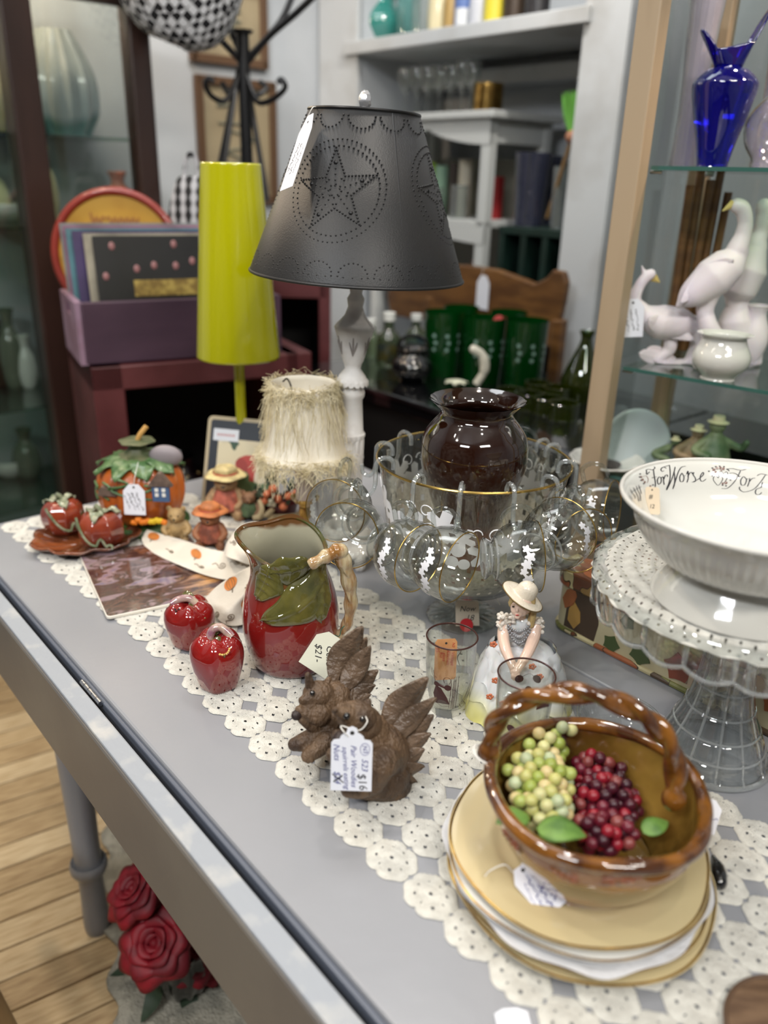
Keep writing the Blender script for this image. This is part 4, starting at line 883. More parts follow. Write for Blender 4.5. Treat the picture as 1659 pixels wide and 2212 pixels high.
for dx in (-.0105, -.0005): br.tube([hc+Vector((dx-.002, -.0122+.002*(dx < -.005), .0028)), hc+Vector((dx, -.0126+.002*(dx < -.005), .0036)), hc+Vector((dx+.002, -.012+.002*(dx < -.005), .003))], .00035, 5)
obj('eyebrow', br, m_hair, ld); obj('mouth', MB().ball(hc+Vector((-.0056, -.0130, -.0085)), (.0022, .0007, .0009), 8, 6), mat('painted_lip', (178, 70, 66), .3), ld)
ar = MB()
limb(ar, [LQ(1092, 1345, -.004), LQ(1087, 1372, -.012), LQ(1092, 1402, -.030), LQ(1106, 1436, -.046), LQ(1111, 1452, -.050)], [.0078, .0072, .0066, .0050, .0046])
limb(ar, [LQ(1157, 1352, -.004), LQ(1152, 1380, -.014), LQ(1140, 1410, -.034), LQ(1122, 1440, -.048), LQ(1112, 1456, -.053)], [.0082, .0074, .0066, .0050, .0046])
sculpt('arms', ar, m_skinp, ld, vox=.0008, it=3, label='bare arms meeting in front')
hn = MB()
for k in range(5): limb(hn, [LQ(1110+k*2.6, 1452, -.053), LQ(1107+k*3.0, 1460, -.056), LQ(1106+k*3.1, 1468-(k == 4)*5-(k == 0)*3, -.056)], [.0021, .0019, .0013], 8)
hn.ball(LQ(1113, 1452, -.052), (.0062, .0045, .0050), 10, 8); sculpt('hands', hn, m_skinp, ld, vox=.0006, it=1)
hr_ = MB().ball(hc+Vector((.0025, .004, .002)), (.0148, .0142, .0158), 18, 12)
for k in range(9): a = k*.35; limb(hr_, [hc+Vector((.010+.002*sin(k), .006-k*.0012, .004)), hc+Vector((.014+.0015*cos(k), .004-k*.001, -.008)), hc+Vector((.0125+.002*sin(k*2), .000-k*.0008, -.019-.001*k))], [.003, .0035, .0022], 6)
for k in range(3): limb(hr_, [hc+Vector((-.010, -.006+k*.003, .009)), hc+Vector((-.0128, -.002+k*.003, -.002))], [.003, .002], 6)
sculpt('hair', hr_, m_hair, ld, vox=.0009, it=1)
hb1, hb2 = LQ(1087, 1264, -.004), LQ(1172, 1310, -.004); hcn = (hb1+hb2)/2; hmx = frame(hcn, hb2-hb1, (0, 1, .12)); rh = (hb2-hb1).length/2
obj('hat', MB().lathe(sprof([(rh, -.001), (rh*.8, .0005), (rh*.50, .001), (rh*.46, .006), (rh*.40, .0135), (rh*.22, .018), (.0005, .019)], 4), 48, lambda t, r, z, i: (r*(1-.12*abs(sin(t))), z), mx=hmx), m_hat, ld, solid=.0012, auto=180)
obj('hat_edge', MB().tube([hmx @ Vector((rh*(1-.12*abs(sin(k*PI/24)))*cos(k*PI/24), rh*(1-.12*abs(sin(k*PI/24)))*sin(k*PI/24), -.001)) for k in range(48)], .0009, 6, closed=True), mat('gilt_edge', (120, 100, 64), .3, .6), ld)
rf_ = MB(); q = random.Random(4)
for (x, y) in ((1093, 1338), (1156, 1352)):
    for k in range(46):
        c = LQ(x, y, -.004)+Vector((q.uniform(-.010, .010), q.uniform(-.009, .006), q.uniform(-.010, .009))); rf_.ball(c, (.0030, .0024, .0028), 6, 4, mx=Matrix.Rotation(q.random()*3, 3, 'X'))
sculpt('lace_sleeve', rf_, m_lace, ld, vox=.0008, it=0)
nk = MB()
for row in range(3):
    for k in range(13):
        a = k/12; x = 1098+46*a; y = 1352+row*7+22*sin(PI*a)*(.6+row*.25); nk.ball(LQ(x, y, -.0135-.004*sin(PI*a)), (.0016, .0012, .0020), 6, 4)
obj('beaded_trim', nk, mat('silver_beads', (150, 152, 156), .3, .4), ld)
m_fl = mat('orange_flower', (196, 112, 76), .4); fw = MB()
for (x, y, d) in ((1066, 1392, -.030), (1166, 1462, -.052), (1058, 1505, -.050), (1070, 1470, -.055), (1150, 1440, -.052), (1085, 1520, -.066)):
    for k in range(5): fw.ball(LQ(x+5*cos(k*1.26), y+4*sin(k*1.26), d), (.0022, .0012, .0020), 6, 4)
obj('painted_flower', fw, m_fl, ld)
# ================================================================ PLATES, BASKET, GRAPES
m_creamp = mat('cream_china', (206, 190, 150), .10, coat=1., col2=(198, 182, 140), nscale=4); m_whitec = mat('white_china', (212, 212, 208), .15, coat=.8)
m_goldp = mat('worn_gold_edge', (186, 150, 78), .25, .9, col2=(140, 104, 50), nscale=40); m_napk = mat('white_tissue', (206, 206, 208), .85, bump=1., bscale=90)
K0 = at(1236, 1890, TZ)
def plate(name, label, cat_, z, r, m, gold=True, dx=0., dy=0., rot=0., lobes=6, amp=.012, group='plates under the fruit basket'):
    t = thing(name, label, cat_, K0+Vector((dx, dy, z)), rot, group)
    pr_ = sprof([(.0005, .0035), (r*.30, .0035), (r*.56, .004), (r*.64, .0065), (r*.70, .0085), (r*.99, .0125), (r, .0115), (r*.96, .0098), (r*.70, .0055), (r*.60, .001), (r*.55, .0), (r*.52, .002), (.0005, .002)], 3)
    f = lambda a, rr_, zz, i: (rr_*(1+amp*cos(lobes*a)*(rr_/r)**6), zz+.0006*cos(lobes*a)*(rr_ > r*.8))
    obj('plate_body', MB().lathe(pr_, 120, f), m, t, auto=80)
    if gold: obj('gold_edge', MB().tube([(r*(1+amp*cos(lobes*a*PI/60))*cos(a*PI/60), r*(1+amp*cos(lobes*a*PI/60))*sin(a*PI/60), .0120+.0006*cos(lobes*a*PI/60)) for a in range(120)], .0014, 6, closed=True), m_goldp, t)
    return t
rp = 277/F*dep(K0+Vector((0, 0, .04)))
plate('dinner_plate', 'lowest cream plate of the stack, its gold edge resting on the lace runner', 'plate', .0025, rp*1.0, m_creamp, dx=.004, dy=-.006)
plate('dinner_plate', 'second cream plate from the bottom of the stack, below the tissue', 'plate', .0088, rp*.99, m_creamp, dx=.0, dy=-.002, rot=.2)
def tissue(label, z, r, ph):
    def f(a, b):
        t = a*2*PI; rr_ = r*b*(1+.03*sin(3*t+ph)+.018*sin(11*t+ph)*b); return Vector((rr_*cos(t), rr_*sin(t), z + .0006*sin(17*t+ph)*b**3 + (.0085*max(0, (b-.62)/.38)) + .0005*sin(40*b+7*t)))
    tag(obj('tissue_sheet', MB().grid(f, 140, 26, cu_=True), m_napk, loc=K0, auto=180), label, 'tissue')
tissue('crumpled white tissue sheet between the plates, sticking out left and right', .0185, rp*1.035, .4)
plate('dinner_plate', 'third cream plate up, between tissue and top plate, gold edged', 'plate', .0215, rp*.985, m_whitec, dx=-.002, dy=.0, rot=.5)
plate('dinner_plate', 'top cream plate with gold edge carrying the fruit basket', 'plate', .0285, rp*.98, m_creamp, dx=.0, dy=.003, rot=.1)
ZP = TZ+.0285+.0045
BK = at(1264, 1846, ZP)
rzk = spot(1250, 1700, BK)-ZP; rk = 226/F*dep(BK+Vector((0, 0, rzk)))
m_bask = ramp_mat('basket_outer_glaze', [(0, (176, 164, 158)), (.20, (150, 130, 116)), (.42, (146, 84, 50)), (.62, (116, 96, 60)), (.82, (110, 84, 40)), (1, (134, 84, 30))], .08, 1., 'Z', 13., 0., .55, 24.)
m_baskin = mat('amber_inside_glaze', (136, 106, 48), .10, coat=1., col2=(92, 66, 26), nscale=12); m_baskr = mat('brown_rope_glaze', (124, 78, 26), .08, coat=1., col2=(70, 38, 16), nscale=34, lo=.4, hi=.6)
bk = thing('fruit_basket', 'brown glazed ceramic basket with twisted rope handle, on the plates', 'basket', BK)
bpf = sprof([(.0005, 0), (rk*.62, .0), (rk*.68, .003), (rk*.83, rzk*.30), (rk*.97, rzk*.66), (rk*1.0, rzk*.97)], 5)
fb = lambda a, r, z, i: (r*(1+.012*sin(5*a)), z+.002*sin(3*a)*(z/rzk)**2)
obj('basket_wall', MB().lathe(bpf, 96, fb), m_bask, bk, auto=120); obj('inner_wall', MB().lathe([(max(.0005, r-.004), z+.004) for r, z in bpf][::-1], 96, fb), m_baskin, bk, label='amber glazed inside', auto=120)
def rope(pts, rad, rs, tw, m, name, closed=False, nst=2):
    P = pts; n = len(P); mb = MB()
    for k in range(nst):
        q = []
        for i in range(n):
            t = (P[(i+1) % n if closed else min(i+1, n-1)]-P[(i-1) % n if closed else max(i-1, 0)]).normalized(); a1 = t.cross(Vector((.3, .9, .2))).normalized(); a2 = t.cross(a1); a = tw*2*PI*i/n + k*2*PI/nst
            q.append(P[i]+(a1*cos(a)+a2*sin(a))*rad)
        mb.tube(q, rs, 12, closed=closed)
    return mb
rimp = [Vector((rk*(1.0+.012*sin(5*a))*cos(a), rk*(1.0+.012*sin(5*a))*sin(a), rzk+.002*sin(3*a))) for a in [k*2*PI/120 for k in range(120)]]
obj('rim', rope(rimp, .0008, .0060, 3, m_baskr, 'rim', True), m_baskr, bk, auto=180)
pl, prr = loc_(BK, 1062, 1612, .045), loc_(BK, 1456, 1700, -.012)
La = aY(1060, 1616, BK.y+.036)-BK; Ra = aY(1455, 1712, BK.y-.010)-BK
arc = [La+Vector((0, 0, -.006))]+[aY(x, y, BK.y+d)-BK for x, y, d in [(1066, 1570, .036), (1110, 1522, .030), (1200, 1497, .022), (1300, 1506, .014), (1385, 1543, .006), (1435, 1590, .0), (1458, 1650, -.006)]]+[Ra+Vector((0, 0, -.008))]
arc = spline(arc, 8)
hmb = rope(arc, .0042, .0062, 3.4, m_baskr, 'handle'); hmb.ball(La+Vector((-.002, -.004, -.002)), (.011, .010, .012), 16, 10); hmb.ball(Ra+Vector((0, -.003, -.004)), (.011, .010, .012), 16, 10)
sculpt('handle', hmb, m_baskr, bk, vox=.0013, it=2)
# embossed painted leaves on the outside
for (a_, b_, w) in (((1300, 1905), (1390, 1870), 50), ((1250, 1905), (1190, 1870), 44), ((1130, 1840), (1090, 1790), 40)): proj_leaf('embossed_leaf', BK, bpf, a_, b_, w, mat('rust_leaf_glaze', (150, 84, 56), .1, coat=1., col2=(120, 96, 66), nscale=60), bk, .0015)
# grapes
rnd = random.Random(21)
def grape_mats(cols): return [mat('grape_%d_%d_%d' % c, c, .35, sss=.25) for c in cols]
GM = grape_mats([(182, 180, 110), (160, 172, 92), (196, 194, 138), (176, 186, 148), (200, 184, 132), (146, 160, 74)]); RM = grape_mats([(92, 18, 34), (70, 16, 32), (136, 24, 40), (104, 30, 46), (56, 14, 28), (124, 60, 58)])
def bunch(label, seeds, mats_, r0, stem, seed, n, zlim):
    q = random.Random(seed); t = thing('grape_bunch', label, 'grapes', BK+seeds[0][0]); protos = []
    for m in mats_:
        o = obj('grape', MB().ball((0, 0, 0), (r0, r0, r0*1.08), 18, 12), m, t, auto=180); protos.append(o)
    pos = []; tries = 0
    while len(pos) < n and tries < 60000:
        tries += 1; c, e = q.choice(seeds); d = Vector((q.gauss(0, 1), q.gauss(0, 1), q.gauss(0, 1))).normalized()*q.random()**.25; p = c+Vector((d.x*e[0], d.y*e[1], d.z*e[2]))
        if math.hypot(p.x, p.y) > float(np.interp(max(0, p.z), [z for r, z in bpf], [r for r, z in bpf]))-r0-.005 or p.z < r0+.006: continue
        if all((p-o_).length > r0*1.62 for o_ in pos) and all((p-o_).length > r0*1.75 for o_ in ALLG): pos.append(p)
    for i, p in enumerate(pos):
        if i < len(protos): o = protos[i]
        else: o = q.choice(protos).copy(); COL.objects.link(o)
        o.location = p-seeds[0][0]; o.rotation_euler = (q.random(), q.random(), q.random()); ALLG.append(p)
    st = MB().tube(spline([Vector(s)-seeds[0][0] for s in stem], 5), .0013, 6); obj('stem', st, mat('grape_stem', (104, 112, 54), .6), t)
    return t
ALLG = []
bl = lambda x, y, z: at(x, y, BK.z+z)-BK
gs = [(bl(1160, 1610, rzk*.80), (.026, .022, .018)), (bl(1165, 1680, rzk*.80), (.030, .024, .020)), (bl(1172, 1742, rzk*.74), (.026, .020, .018)), (bl(1230, 1580, rzk*.72), (.022, .014, .014)), (bl(1275, 1592, rzk*.70), (.016, .012, .012)), (bl(1190, 1568, rzk*.98), (.026, .012, .012))]
gb_ = bunch('bunch of pale green grapes lying in the left of the basket', gs, GM, .0059, [gs[4][0]+Vector((0, .01, 0)), gs[0][0], gs[1][0]], 3, 175, 0)
rs_ = [(bl(1290, 1668, rzk*.50), (.024, .022, .02)), (bl(1310, 1735, rzk*.52), (.030, .024, .022)), (bl(1305, 1795, rzk*.56), (.026, .018, .018))]
rb_ = bunch('bunch of dark red grapes lying in the right of the basket', rs_, RM, .0056, [rs_[0][0]+Vector((0, .01, 0)), rs_[0][0], rs_[1][0]], 5, 170, 0)
m_gleaf = mat('silk_grape_leaf', (104, 140, 62), .5, col2=(70, 104, 44), nscale=40)
for i, (x, y, zz, ln_, w, ro, par) in enumerate([(1160, 1790, .95, .040, .034, -10, gb_), (1140, 1762, .9, .030, .026, 200, gb_), (1390, 1800, .62, .030, .022, 30, rb_)]):
    p = bl(x, y, rzk*zz); lf = leaf_mb(ln_, w, .18, -.2, 14, 8, vd=.0008); lf.xf(Matrix.Translation(p-(par.location-BK)) @ Matrix.Rotation(R(ro), 4, 'Z')); obj('grape_leaf', lf, m_gleaf, par, solid=.0006, auto=180)
# tags on the plate
def outk(px, py, k): q_ = onsurf(BK, bpf, px, py); q_ = (q_ if q_ is not None else at(px, py, ZP)-BK)+BK; return q_+(EYE-q_).normalized()*k
q0, q1 = at(1204, 1964, ZP+.003), at(1108, 1884, ZP+.012)
price_tag('white price tag with blue writing leaning on the front of the fruit basket', frame(q0, at(1232, 1942, ZP+.006)-at(1186, 1980, ZP+.003), q1-q0), .030, (q1-q0).length*1.0, 'clip', m_paper, [('~', .009, .022, .008, R(75), .3), ('~', .002, .022, .009, R(75), .3), ('~', -.005, .020, .008, R(75), .3), ('~', -.011, .02, .006, R(75), .3)], m_blue_ink, string=[q1, at(1090, 1868, ZP+.02), at(1060, 1880, ZP+.012), at(1048, 1892, ZP+.014)])
q0 = at(1512, 1792, ZP+.002); price_tag('white tag corner sticking out behind the basket on the right', frame(q0, (.8, -.5, 0), (at(1490, 1742, ZP+.010)-q0)), .026, .034, 'clip', m_paper, [('~', .0, .012, .006, R(20), .3)], m_blue_ink)
obj_ = obj('string_loop', MB().tube([La+BK+Vector((.010*cos(a*PI/10)-.006, .012*sin(a*PI/10)-.004, -.004-.004*cos(a*PI/10))) for a in range(20)], .0010, 6, closed=True), m_string); tag(obj_, 'white string looped round the left foot of the basket handle', 'string')
q0 = at(1112, 2222, TZ+.002); price_tag('blank white paper tag lying on the table by the bottom edge of the picture', frame(q0, (1, .1, 0), (0, 1, .02)), .026, .016, 'clip', m_paper, hole=False)
# dark glossy piece beside the plates and brown wood corner
sp = MB().lathe(sprof([(.0005, 0), (.006, .0005), (.009, .010), (.007, .020), (.0005, .024)], 4), 20, mx=frame(at(1552, 1900, TZ+.007), (.2, .1, 0), (0, 1, 0))); 
tag(obj('pepper_pod', MB().tube(spline([at(1540, 1850, TZ+.010), at(1550, 1876, TZ+.010), at(1554, 1905, TZ+.008), at(1548, 1918, TZ+.004)], 5), [.002, .003, .004, .005, .006, .007, .007, .0075, .0075, .007, .007, .0065, .006, .005, .003, .001], 10), mat('black_gloss', (16, 16, 18), .15, coat=1.)), 'small glossy black hooked piece lying on the lace right of the plates', 'ornament')
wb = at(1718, 2262, TZ); wt = thing('wooden_trivet', 'brown wooden round trivet at the bottom right corner of the picture', 'trivet', wb)
obj('disc', MB().lathe([(.0005, .001), (.050, .001), (.052, .004), (.050, .010), (.0005, .010)], 48), mat('brown_wood', (108, 84, 62), .5, col2=(84, 62, 44), nscale=20, stretch=(1, 6, 1)), wt); obj('rim', MB().tube([(.051*cos(k*PI/24), .051*sin(k*PI/24), .009) for k in range(48)], .0022, 8, closed=True), mat('brown_wood_dark', (84, 62, 44), .5), wt)
# ================================================================ CAKE STAND, DOILY, LETTERED BOWL, PRINTED BOX
m_cut = glass_thick('pressed_glass', (246, 248, 248), .0, 1.40, .30); m_cutw = glass_thin('pressed_glass_skin', (248, 250, 250), 2.8, milk=.03); m_rib_g = glass_thin('highlight_glass_rib', (246, 248, 248), 4.5, milk=.22, body=(225, 228, 228))  # rib glass made whitish to paint bright highlight lines
S0 = at(1532, 1628)
cs = thing('cake_stand', 'pressed clear glass cake stand with a panelled bell foot and scalloped skirt', 'cake stand', S0)
hs_ = spot(1595, 1298, S0+Vector((0, .0, 0)))-TZ
rf0 = 121/F*dep(S0+Vector((0, 0, .01))); hs_ = at(1275, 1262, TZ+.12); 
# height of the plate from its left edge: the rim lies rs_p left of the axis
rsp = .156
def solve_h():
    best = None
    for k in range(170):
        h = .09+k*.001; p = S0+Vector((-rsp*.97, -.02, h)); v = p-EYE; px = W/2+F*v.dot(cr)/v.dot(fwd); py = H/2-F*v.dot(cu)/v.dot(fwd); e = abs(py-1262)+0*abs(px-1276)
        if best is None or e < best[0]: best = (e, h, px)
    return best
_, HS, _px = solve_h()
ft = sprof([(rf0*1.0, .0), (rf0*1.0, .004), (rf0*.93, .010), (rf0*.90, .018), (rf0*.80, .036), (rf0*.66, .056), (rf0*.54, .078), (rf0*.48, .10), (rf0*.44, .13), (rf0*.47, .16), (rf0*.62, HS-.008)], 4)
def facet(n, amp):
    def f(t, r, z, i): 
        a = (t % (2*PI/n))*n/(2*PI); g = math.exp(-((a-.5)/.10)**2); return (r*(1-amp*g), z)
    return f
def footf(t, r, z, i):
    r2, z2 = facet(12, .05)(t, r, z, i)
    for zz in (.024, .046, .070, .098): r2 -= .0022*math.exp(-((z-zz)/.0015)**2)
    return r2, z
fp = []
for i in range(len(ft)-1):
    for k in range(3): fp.append((ft[i][0]+(ft[i+1][0]-ft[i][0])*k/3, ft[i][1]+(ft[i+1][1]-ft[i][1])*k/3))
fp.append(ft[-1])
fo_ = MB().lathe(fp+[(fp[-1][0]*.5, fp[-1][1])]+[(max(.004, r-.0075), z) for r, z in fp[::-1] if z < .070]+[(fp[0][0]-.0075, 0), fp[0]], 144, footf)
obj('foot', MB().lathe(fp, 144, footf), m_cutw, cs, auto=60); obj('foot_inner', MB().lathe([(max(.004, r-.006), z) for r, z in fp if z < .098], 96, facet(12, .03)), m_cutw, cs, label='hollow inside of the bell foot')
rb_l = MB()
for k in range(12): a = 2*PI*(k+.5)/12; rb_l.tube([(r*.955*cos(a), r*.955*sin(a), z) for r, z in ft], .0016, 6)
for zz in (.024, .046, .070, .098, .128): rr0 = float(np.interp(zz, [p[1] for p in ft], [p[0] for p in ft]))*.985; rb_l.tube([(rr0*cos(k*PI/36), rr0*sin(k*PI/36), zz) for k in range(72)], .0014, 6, closed=True)
obj('moulded_ribs', rb_l, m_rib_g, cs, label='moulded glass ribs and rings, whitish colour standing for highlights'); obj('foot_rim', MB().tube([(rf0*.99*cos(k*PI/48), rf0*.99*sin(k*PI/48), .004) for k in range(96)], .0036, 8, closed=True), m_rib_g, cs)
NS = 22
def skirt(t, r, z, i):
    c = abs(sin(NS*t/2)); return r*(1+.012*c), z - (.006*c if i > 5 else 0)
pl_ = [(.0005, HS), (rsp*.5, HS), (rsp*.93, HS), (rsp*.975, HS+.003), (rsp*1.0, HS-.001), (rsp*1.0, HS-.010), (rsp*.985, HS-.024), (rsp*.975, HS-.034)]
pli = [(rsp*.940, HS-.034), (rsp*.950, HS-.020), (rsp*.960, HS-.010), (rsp*.93, HS-.007), (rsp*.5, HS-.007), (.0005, HS-.007)]
obj('plate', MB().lathe(pl_+pli, 220, skirt), m_cutw, cs, auto=60)
obj('skirt_edge', MB().tube([(rsp*.975*(1+.012*abs(sin(NS*k*PI/220)))*cos(k*PI/110), rsp*.975*(1+.012*abs(sin(NS*k*PI/220)))*sin(k*PI/110), HS-.034-.006*abs(sin(NS*k*PI/220))) for k in range(220)], .0024, 8, closed=True), m_rib_g, cs, label='thick scalloped glass edge')
rb0 = obj('skirt_rib', MB().tube([(rsp*.985, 0, HS-.004), (rsp*.98, 0, HS-.018), (rsp*.970, 0, HS-.033)], [.0022, .003, .0022], 8), m_rib_g, cs)
for k in range(1, NS): o = rb0.copy(); COL.objects.link(o); o.rotation_euler = (0, 0, 2*PI*k/NS)
# crochet doily on the stand
dz = TZ+HS+.0022; rd = rsp*.995
def doily(a, b):
    t = a*2*PI; r = rd*b*(1+(.022*abs(sin(16*t)) if b > .95 else 0)); z = .0008+.0009*cos(14*2*t)*b+ .0012*sin(b*52) - (.012*((b-.90)/.10)**1.3 if b > .90 else 0)
    return Vector((r*cos(t), r*sin(t), z))
dd = MB().grid(doily, 360, 66, cu_=True, skip=lambda i, j: j > 16 and (i+(j//3)*3) % 5 < 1 and (j % 3 == 0) and not (27 < j < 36) and j != 51)
tag(obj('lace_doily', dd, m_cro, loc=(S0.x, S0.y, dz), auto=180), 'round cream crocheted doily on the glass cake stand', 'doily')
def doily2(a, b): p = doily(a, b); t = a*2*PI; return Vector((p.x*.80, p.y*.80, p.z+.0035+.004*(.5+.5*sin(t*1.0-.5))*b))
# bowl with lettering
bz = dz+.0030
T0 = aY(1592, 1290, S0.y-.004); T0 = Vector((T0.x, S0.y-.004, bz)); T0.x = at(1590, 1292, bz).x; T0.y = at(1590, 1292, bz).y
m_iron = mat('cream_ironstone', (206, 206, 200), .10, coat=.8, col2=(200, 198, 190), nscale=3); m_edge = mat('worn_bowl_edge', (206, 204, 198), .2, coat=.6)
rfb = 178/F*dep(T0); 
def solve_rim():
    best = None
    for i in range(40):
        h = .06+i*.0018
        for j in range(50):
            r = .09+j*.0015
            def pj(p): v = p-EYE; return W/2+F*v.dot(cr)/v.dot(fwd), H/2-F*v.dot(cu)/v.dot(fwd)
            P = [pj(T0+Vector((r*cos(2*PI*k/48), r*sin(2*PI*k/48), h))) for k in range(48)]
            xl = min(p[0] for p in P); yt = min(p[1] for p in P if p[0] < 1640); e = abs(xl-1340)+abs(yt-993)
            if best is None or e < best[0]: best = (e, h, r)
    return best
_, HB, RB = solve_rim(); print("bowl", HB, RB, 'stand', HS, _px, 'rf', rf0, rfb)
ob = sprof([(rfb*1.0, .0), (rfb*1.0, .002), (rfb*.93, HB*.12), (rfb*.80, HB*.27), (rfb*.76, HB*.34), (rfb*.86, HB*.38), (RB*.70, HB*.46), (RB*.83, HB*.66), (RB*.90, HB*.85), (RB*.97, HB*.965), (RB*1.0, HB)], 4)
ib = sprof([(.0005, HB*.40), (RB*.35, HB*.41), (RB*.62, HB*.48), (RB*.79, HB*.66), (RB*.865, HB*.84), (RB*.94, HB*.965), (RB*.985, HB*1.0)], 4)
def ribf(t, r, z, i): k = max(0, 1-abs((z/HB-.62)/.24)**3) if HB*.38 < z < HB*.86 else 0; return r*(1+.008*k*cos(72*t)), z
bw = thing('wedding_bowl', 'white footed china bowl lettered For Worse inside its flared rim', 'bowl', T0)
obj('foot_and_wall', MB().lathe(ob, 288, ribf), m_iron, bw, auto=180); obj('inner_wall', MB().lathe(ib, 128), m_iron, bw, auto=180)
obj('rim', MB().tube([(RB*.993*cos(k*PI/64), RB*.993*sin(k*PI/64), HB) for k in range(128)], .0022, 8, closed=True), m_edge, bw)
zi = [p[1] for p in ib]; ri_ = [p[0] for p in ib]
def inner_hit(px, py):
    d = ray(px, py); t0 = (T0-EYE).length/d.length; t = t0*.75; was = False
    while t < t0*1.6:
        p = EYE+d*t-T0; rr_ = math.hypot(p.x, p.y)
        if p.z < HB and p.z > zi[0]:
            ins = rr_ < float(np.interp(p.z, zi, ri_))-.0006
            if was and not ins: return p
            was = ins
        t += t0*.0006
    return None
def bowl_ink(strokes, w, name='lettering', fills=(), ox=1250, oy=860, sc=4.056, m=None):
    mb = MB()
    k = ink([[(x/sc+ox, -(y/sc+oy)) for x, y in st] for st in strokes], w/sc*1.0, 5); ps = [inner_hit(v[0], -v[1]) for v in k.v]
    fs = [f for f in k.f if all(ps[i] is not None for i in f)]; mb.add([p if p is not None else (0, 0, 0) for p in ps], fs)
    for po in fills:
        pp_ = [inner_hit(x/sc+ox, y/sc+oy) for x, y in po]
        if all(p is not None for p in pp_): mb.add(pp_, [tuple(range(len(pp_)))])
    obj(name, mb, m or m_black_ink, bw, smooth=False, auto=180, kind='stuff' if fills else None)
let = {
 'lettering_for': [[(600, 650), (592, 632), (612, 622), (645, 628), (668, 612), (660, 600)], [(592, 648), (598, 668), (612, 655), (622, 645)], [(655, 622), (662, 680), (672, 740), (668, 800), (650, 843), (640, 830)], [(640, 700), (662, 692), (685, 690)], [(702, 690), (690, 720), (700, 755), (722, 735), (722, 700), (704, 688)], [(722, 700), (740, 690), (745, 730), (750, 760)], [(745, 715), (758, 680), (775, 672), (780, 690)]],
 'lettering_worse': [[(770, 615), (745, 605), (722, 620), (728, 640), (750, 636)], [(722, 612), (760, 598), (795, 588)], [(795, 584), (802, 650), (798, 720), (768, 805)], [(772, 806), (812, 720), (835, 650), (846, 600)], [(836, 640), (842, 700), (838, 760), (824, 797)], [(824, 797), (850, 720), (872, 650), (900, 606), (940, 596)],
   [(905, 655), (886, 690), (892, 730), (915, 728), (922, 690), (905, 655)], [(915, 680), (940, 678)], [(945, 668), (958, 640), (960, 700), (948, 740)], [(955, 690), (975, 655), (992, 650), (996, 665)], [(1010, 648), (1004, 672), (1022, 700), (1020, 730), (990, 736)], [(1000, 735), (1040, 715), (1075, 690), (1095, 665), (1088, 650), (1068, 680), (1066, 715), (1085, 730), (1118, 708)]],
 'lettering_for_r': [[(1320, 640), (1310, 622), (1350, 618), (1420, 632), (1470, 622)], [(1420, 632), (1392, 690), (1350, 750), (1300, 790), (1250, 792)], [(1318, 660), (1350, 655), (1380, 665), (1410, 690)], [(1370, 690), (1395, 690), (1420, 684)], [(1440, 688), (1420, 720), (1426, 760), (1455, 758), (1470, 715), (1450, 690), (1440, 688)], [(1462, 710), (1490, 706)], [(1500, 700), (1492, 740), (1478, 776)], [(1494, 735), (1520, 705), (1548, 700)], [(1560, 680), (1600, 664), (1659, 676)], [(1640, 668), (1590, 740), (1530, 800), (1450, 822), (1412, 800), (1410, 776)], [(1610, 735), (1600, 780), (1556, 800), (1550, 836), (1580, 846), (1605, 826)]],
 'lettering_richer': [[(455, 800), (470, 830), (490, 850), (500, 880)], [(480, 780), (500, 820), (520, 860), (530, 905)], [(505, 770), (520, 810), (540, 850), (545, 900)], [(525, 760), (540, 800), (552, 840)], [(468, 820), (500, 800), (530, 785), (550, 775)]],
}
for nm, st in let.items(): bowl_ink(st, 7.5 if nm != 'lettering_richer' else 4.5, 'lettering')
hearts = [[(1222, 700), (1205, 680), (1185, 690), (1180, 715), (1195, 740), (1222, 764), (1250, 735), (1262, 705), (1250, 682), (1232, 684), (1222, 700)], [(1232, 690), (1226, 665), (1240, 645), (1262, 650), (1270, 668), (1290, 644), (1306, 660), (1300, 700), (1284, 730), (1262, 752)]]
bowl_ink(hearts, 5, 'printed_hearts')
m_rose = mat('sepia_print', (120, 92, 84), .3); rosf = [[(x+r*cos(a*PI/4), y+r*.9*sin(a*PI/4)) for a in range(8)] for x, y, r in [(1185, 628, 14), (1212, 612, 12), (1242, 610, 12), (1268, 618, 13), (1200, 648, 12), (1250, 632, 10), (1290, 742, 15), (1262, 748, 10), (560, 715, 12), (548, 690, 10), (580, 735, 10), (628, 770, 9)]]
leafs = [[(x, y), (x+12, y-6), (x+22, y), (x+12, y+7)] for x, y in [(1130, 640), (1160, 612), (1190, 600), (1224, 596), (1262, 600), (1290, 622), (1160, 680), (1318, 718), (1250, 762), (1280, 768), (528, 664), (524, 690), (536, 720), (560, 748), (620, 800), (640, 760)]]
bowl_ink([[(560, 690), (590, 680), (610, 710), (600, 745)]], 4, 'printed_roses', rosf, m=m_rose); bowl_ink([[(1170, 640), (1200, 625), (1240, 622), (1280, 634)]], 4, 'printed_leaves', leafs)
# card inside the bowl
a_, b2 = inner_hit(600/4.056+1250, 770/4.056+860), inner_hit(665/4.056+1250, 1000/4.056+860)
if a_ and b2:
    a_ = a_+T0; b2 = b2+T0; c0 = b2+Vector((-.004, -.008, .001)); 
    price_tag('narrow cream price tag lying inside the left of the lettered bowl', frame(c0, Vector((.03, -.035, .012)), (a_-b2)), .016, (a_-b2).length*1.0, 'round', mat('card_cream', (222, 204, 178), .7), [('#', -.002, .018, .007, 0, .2), ('12', -.001, .008, .006, 0, .2)], m_black_ink)
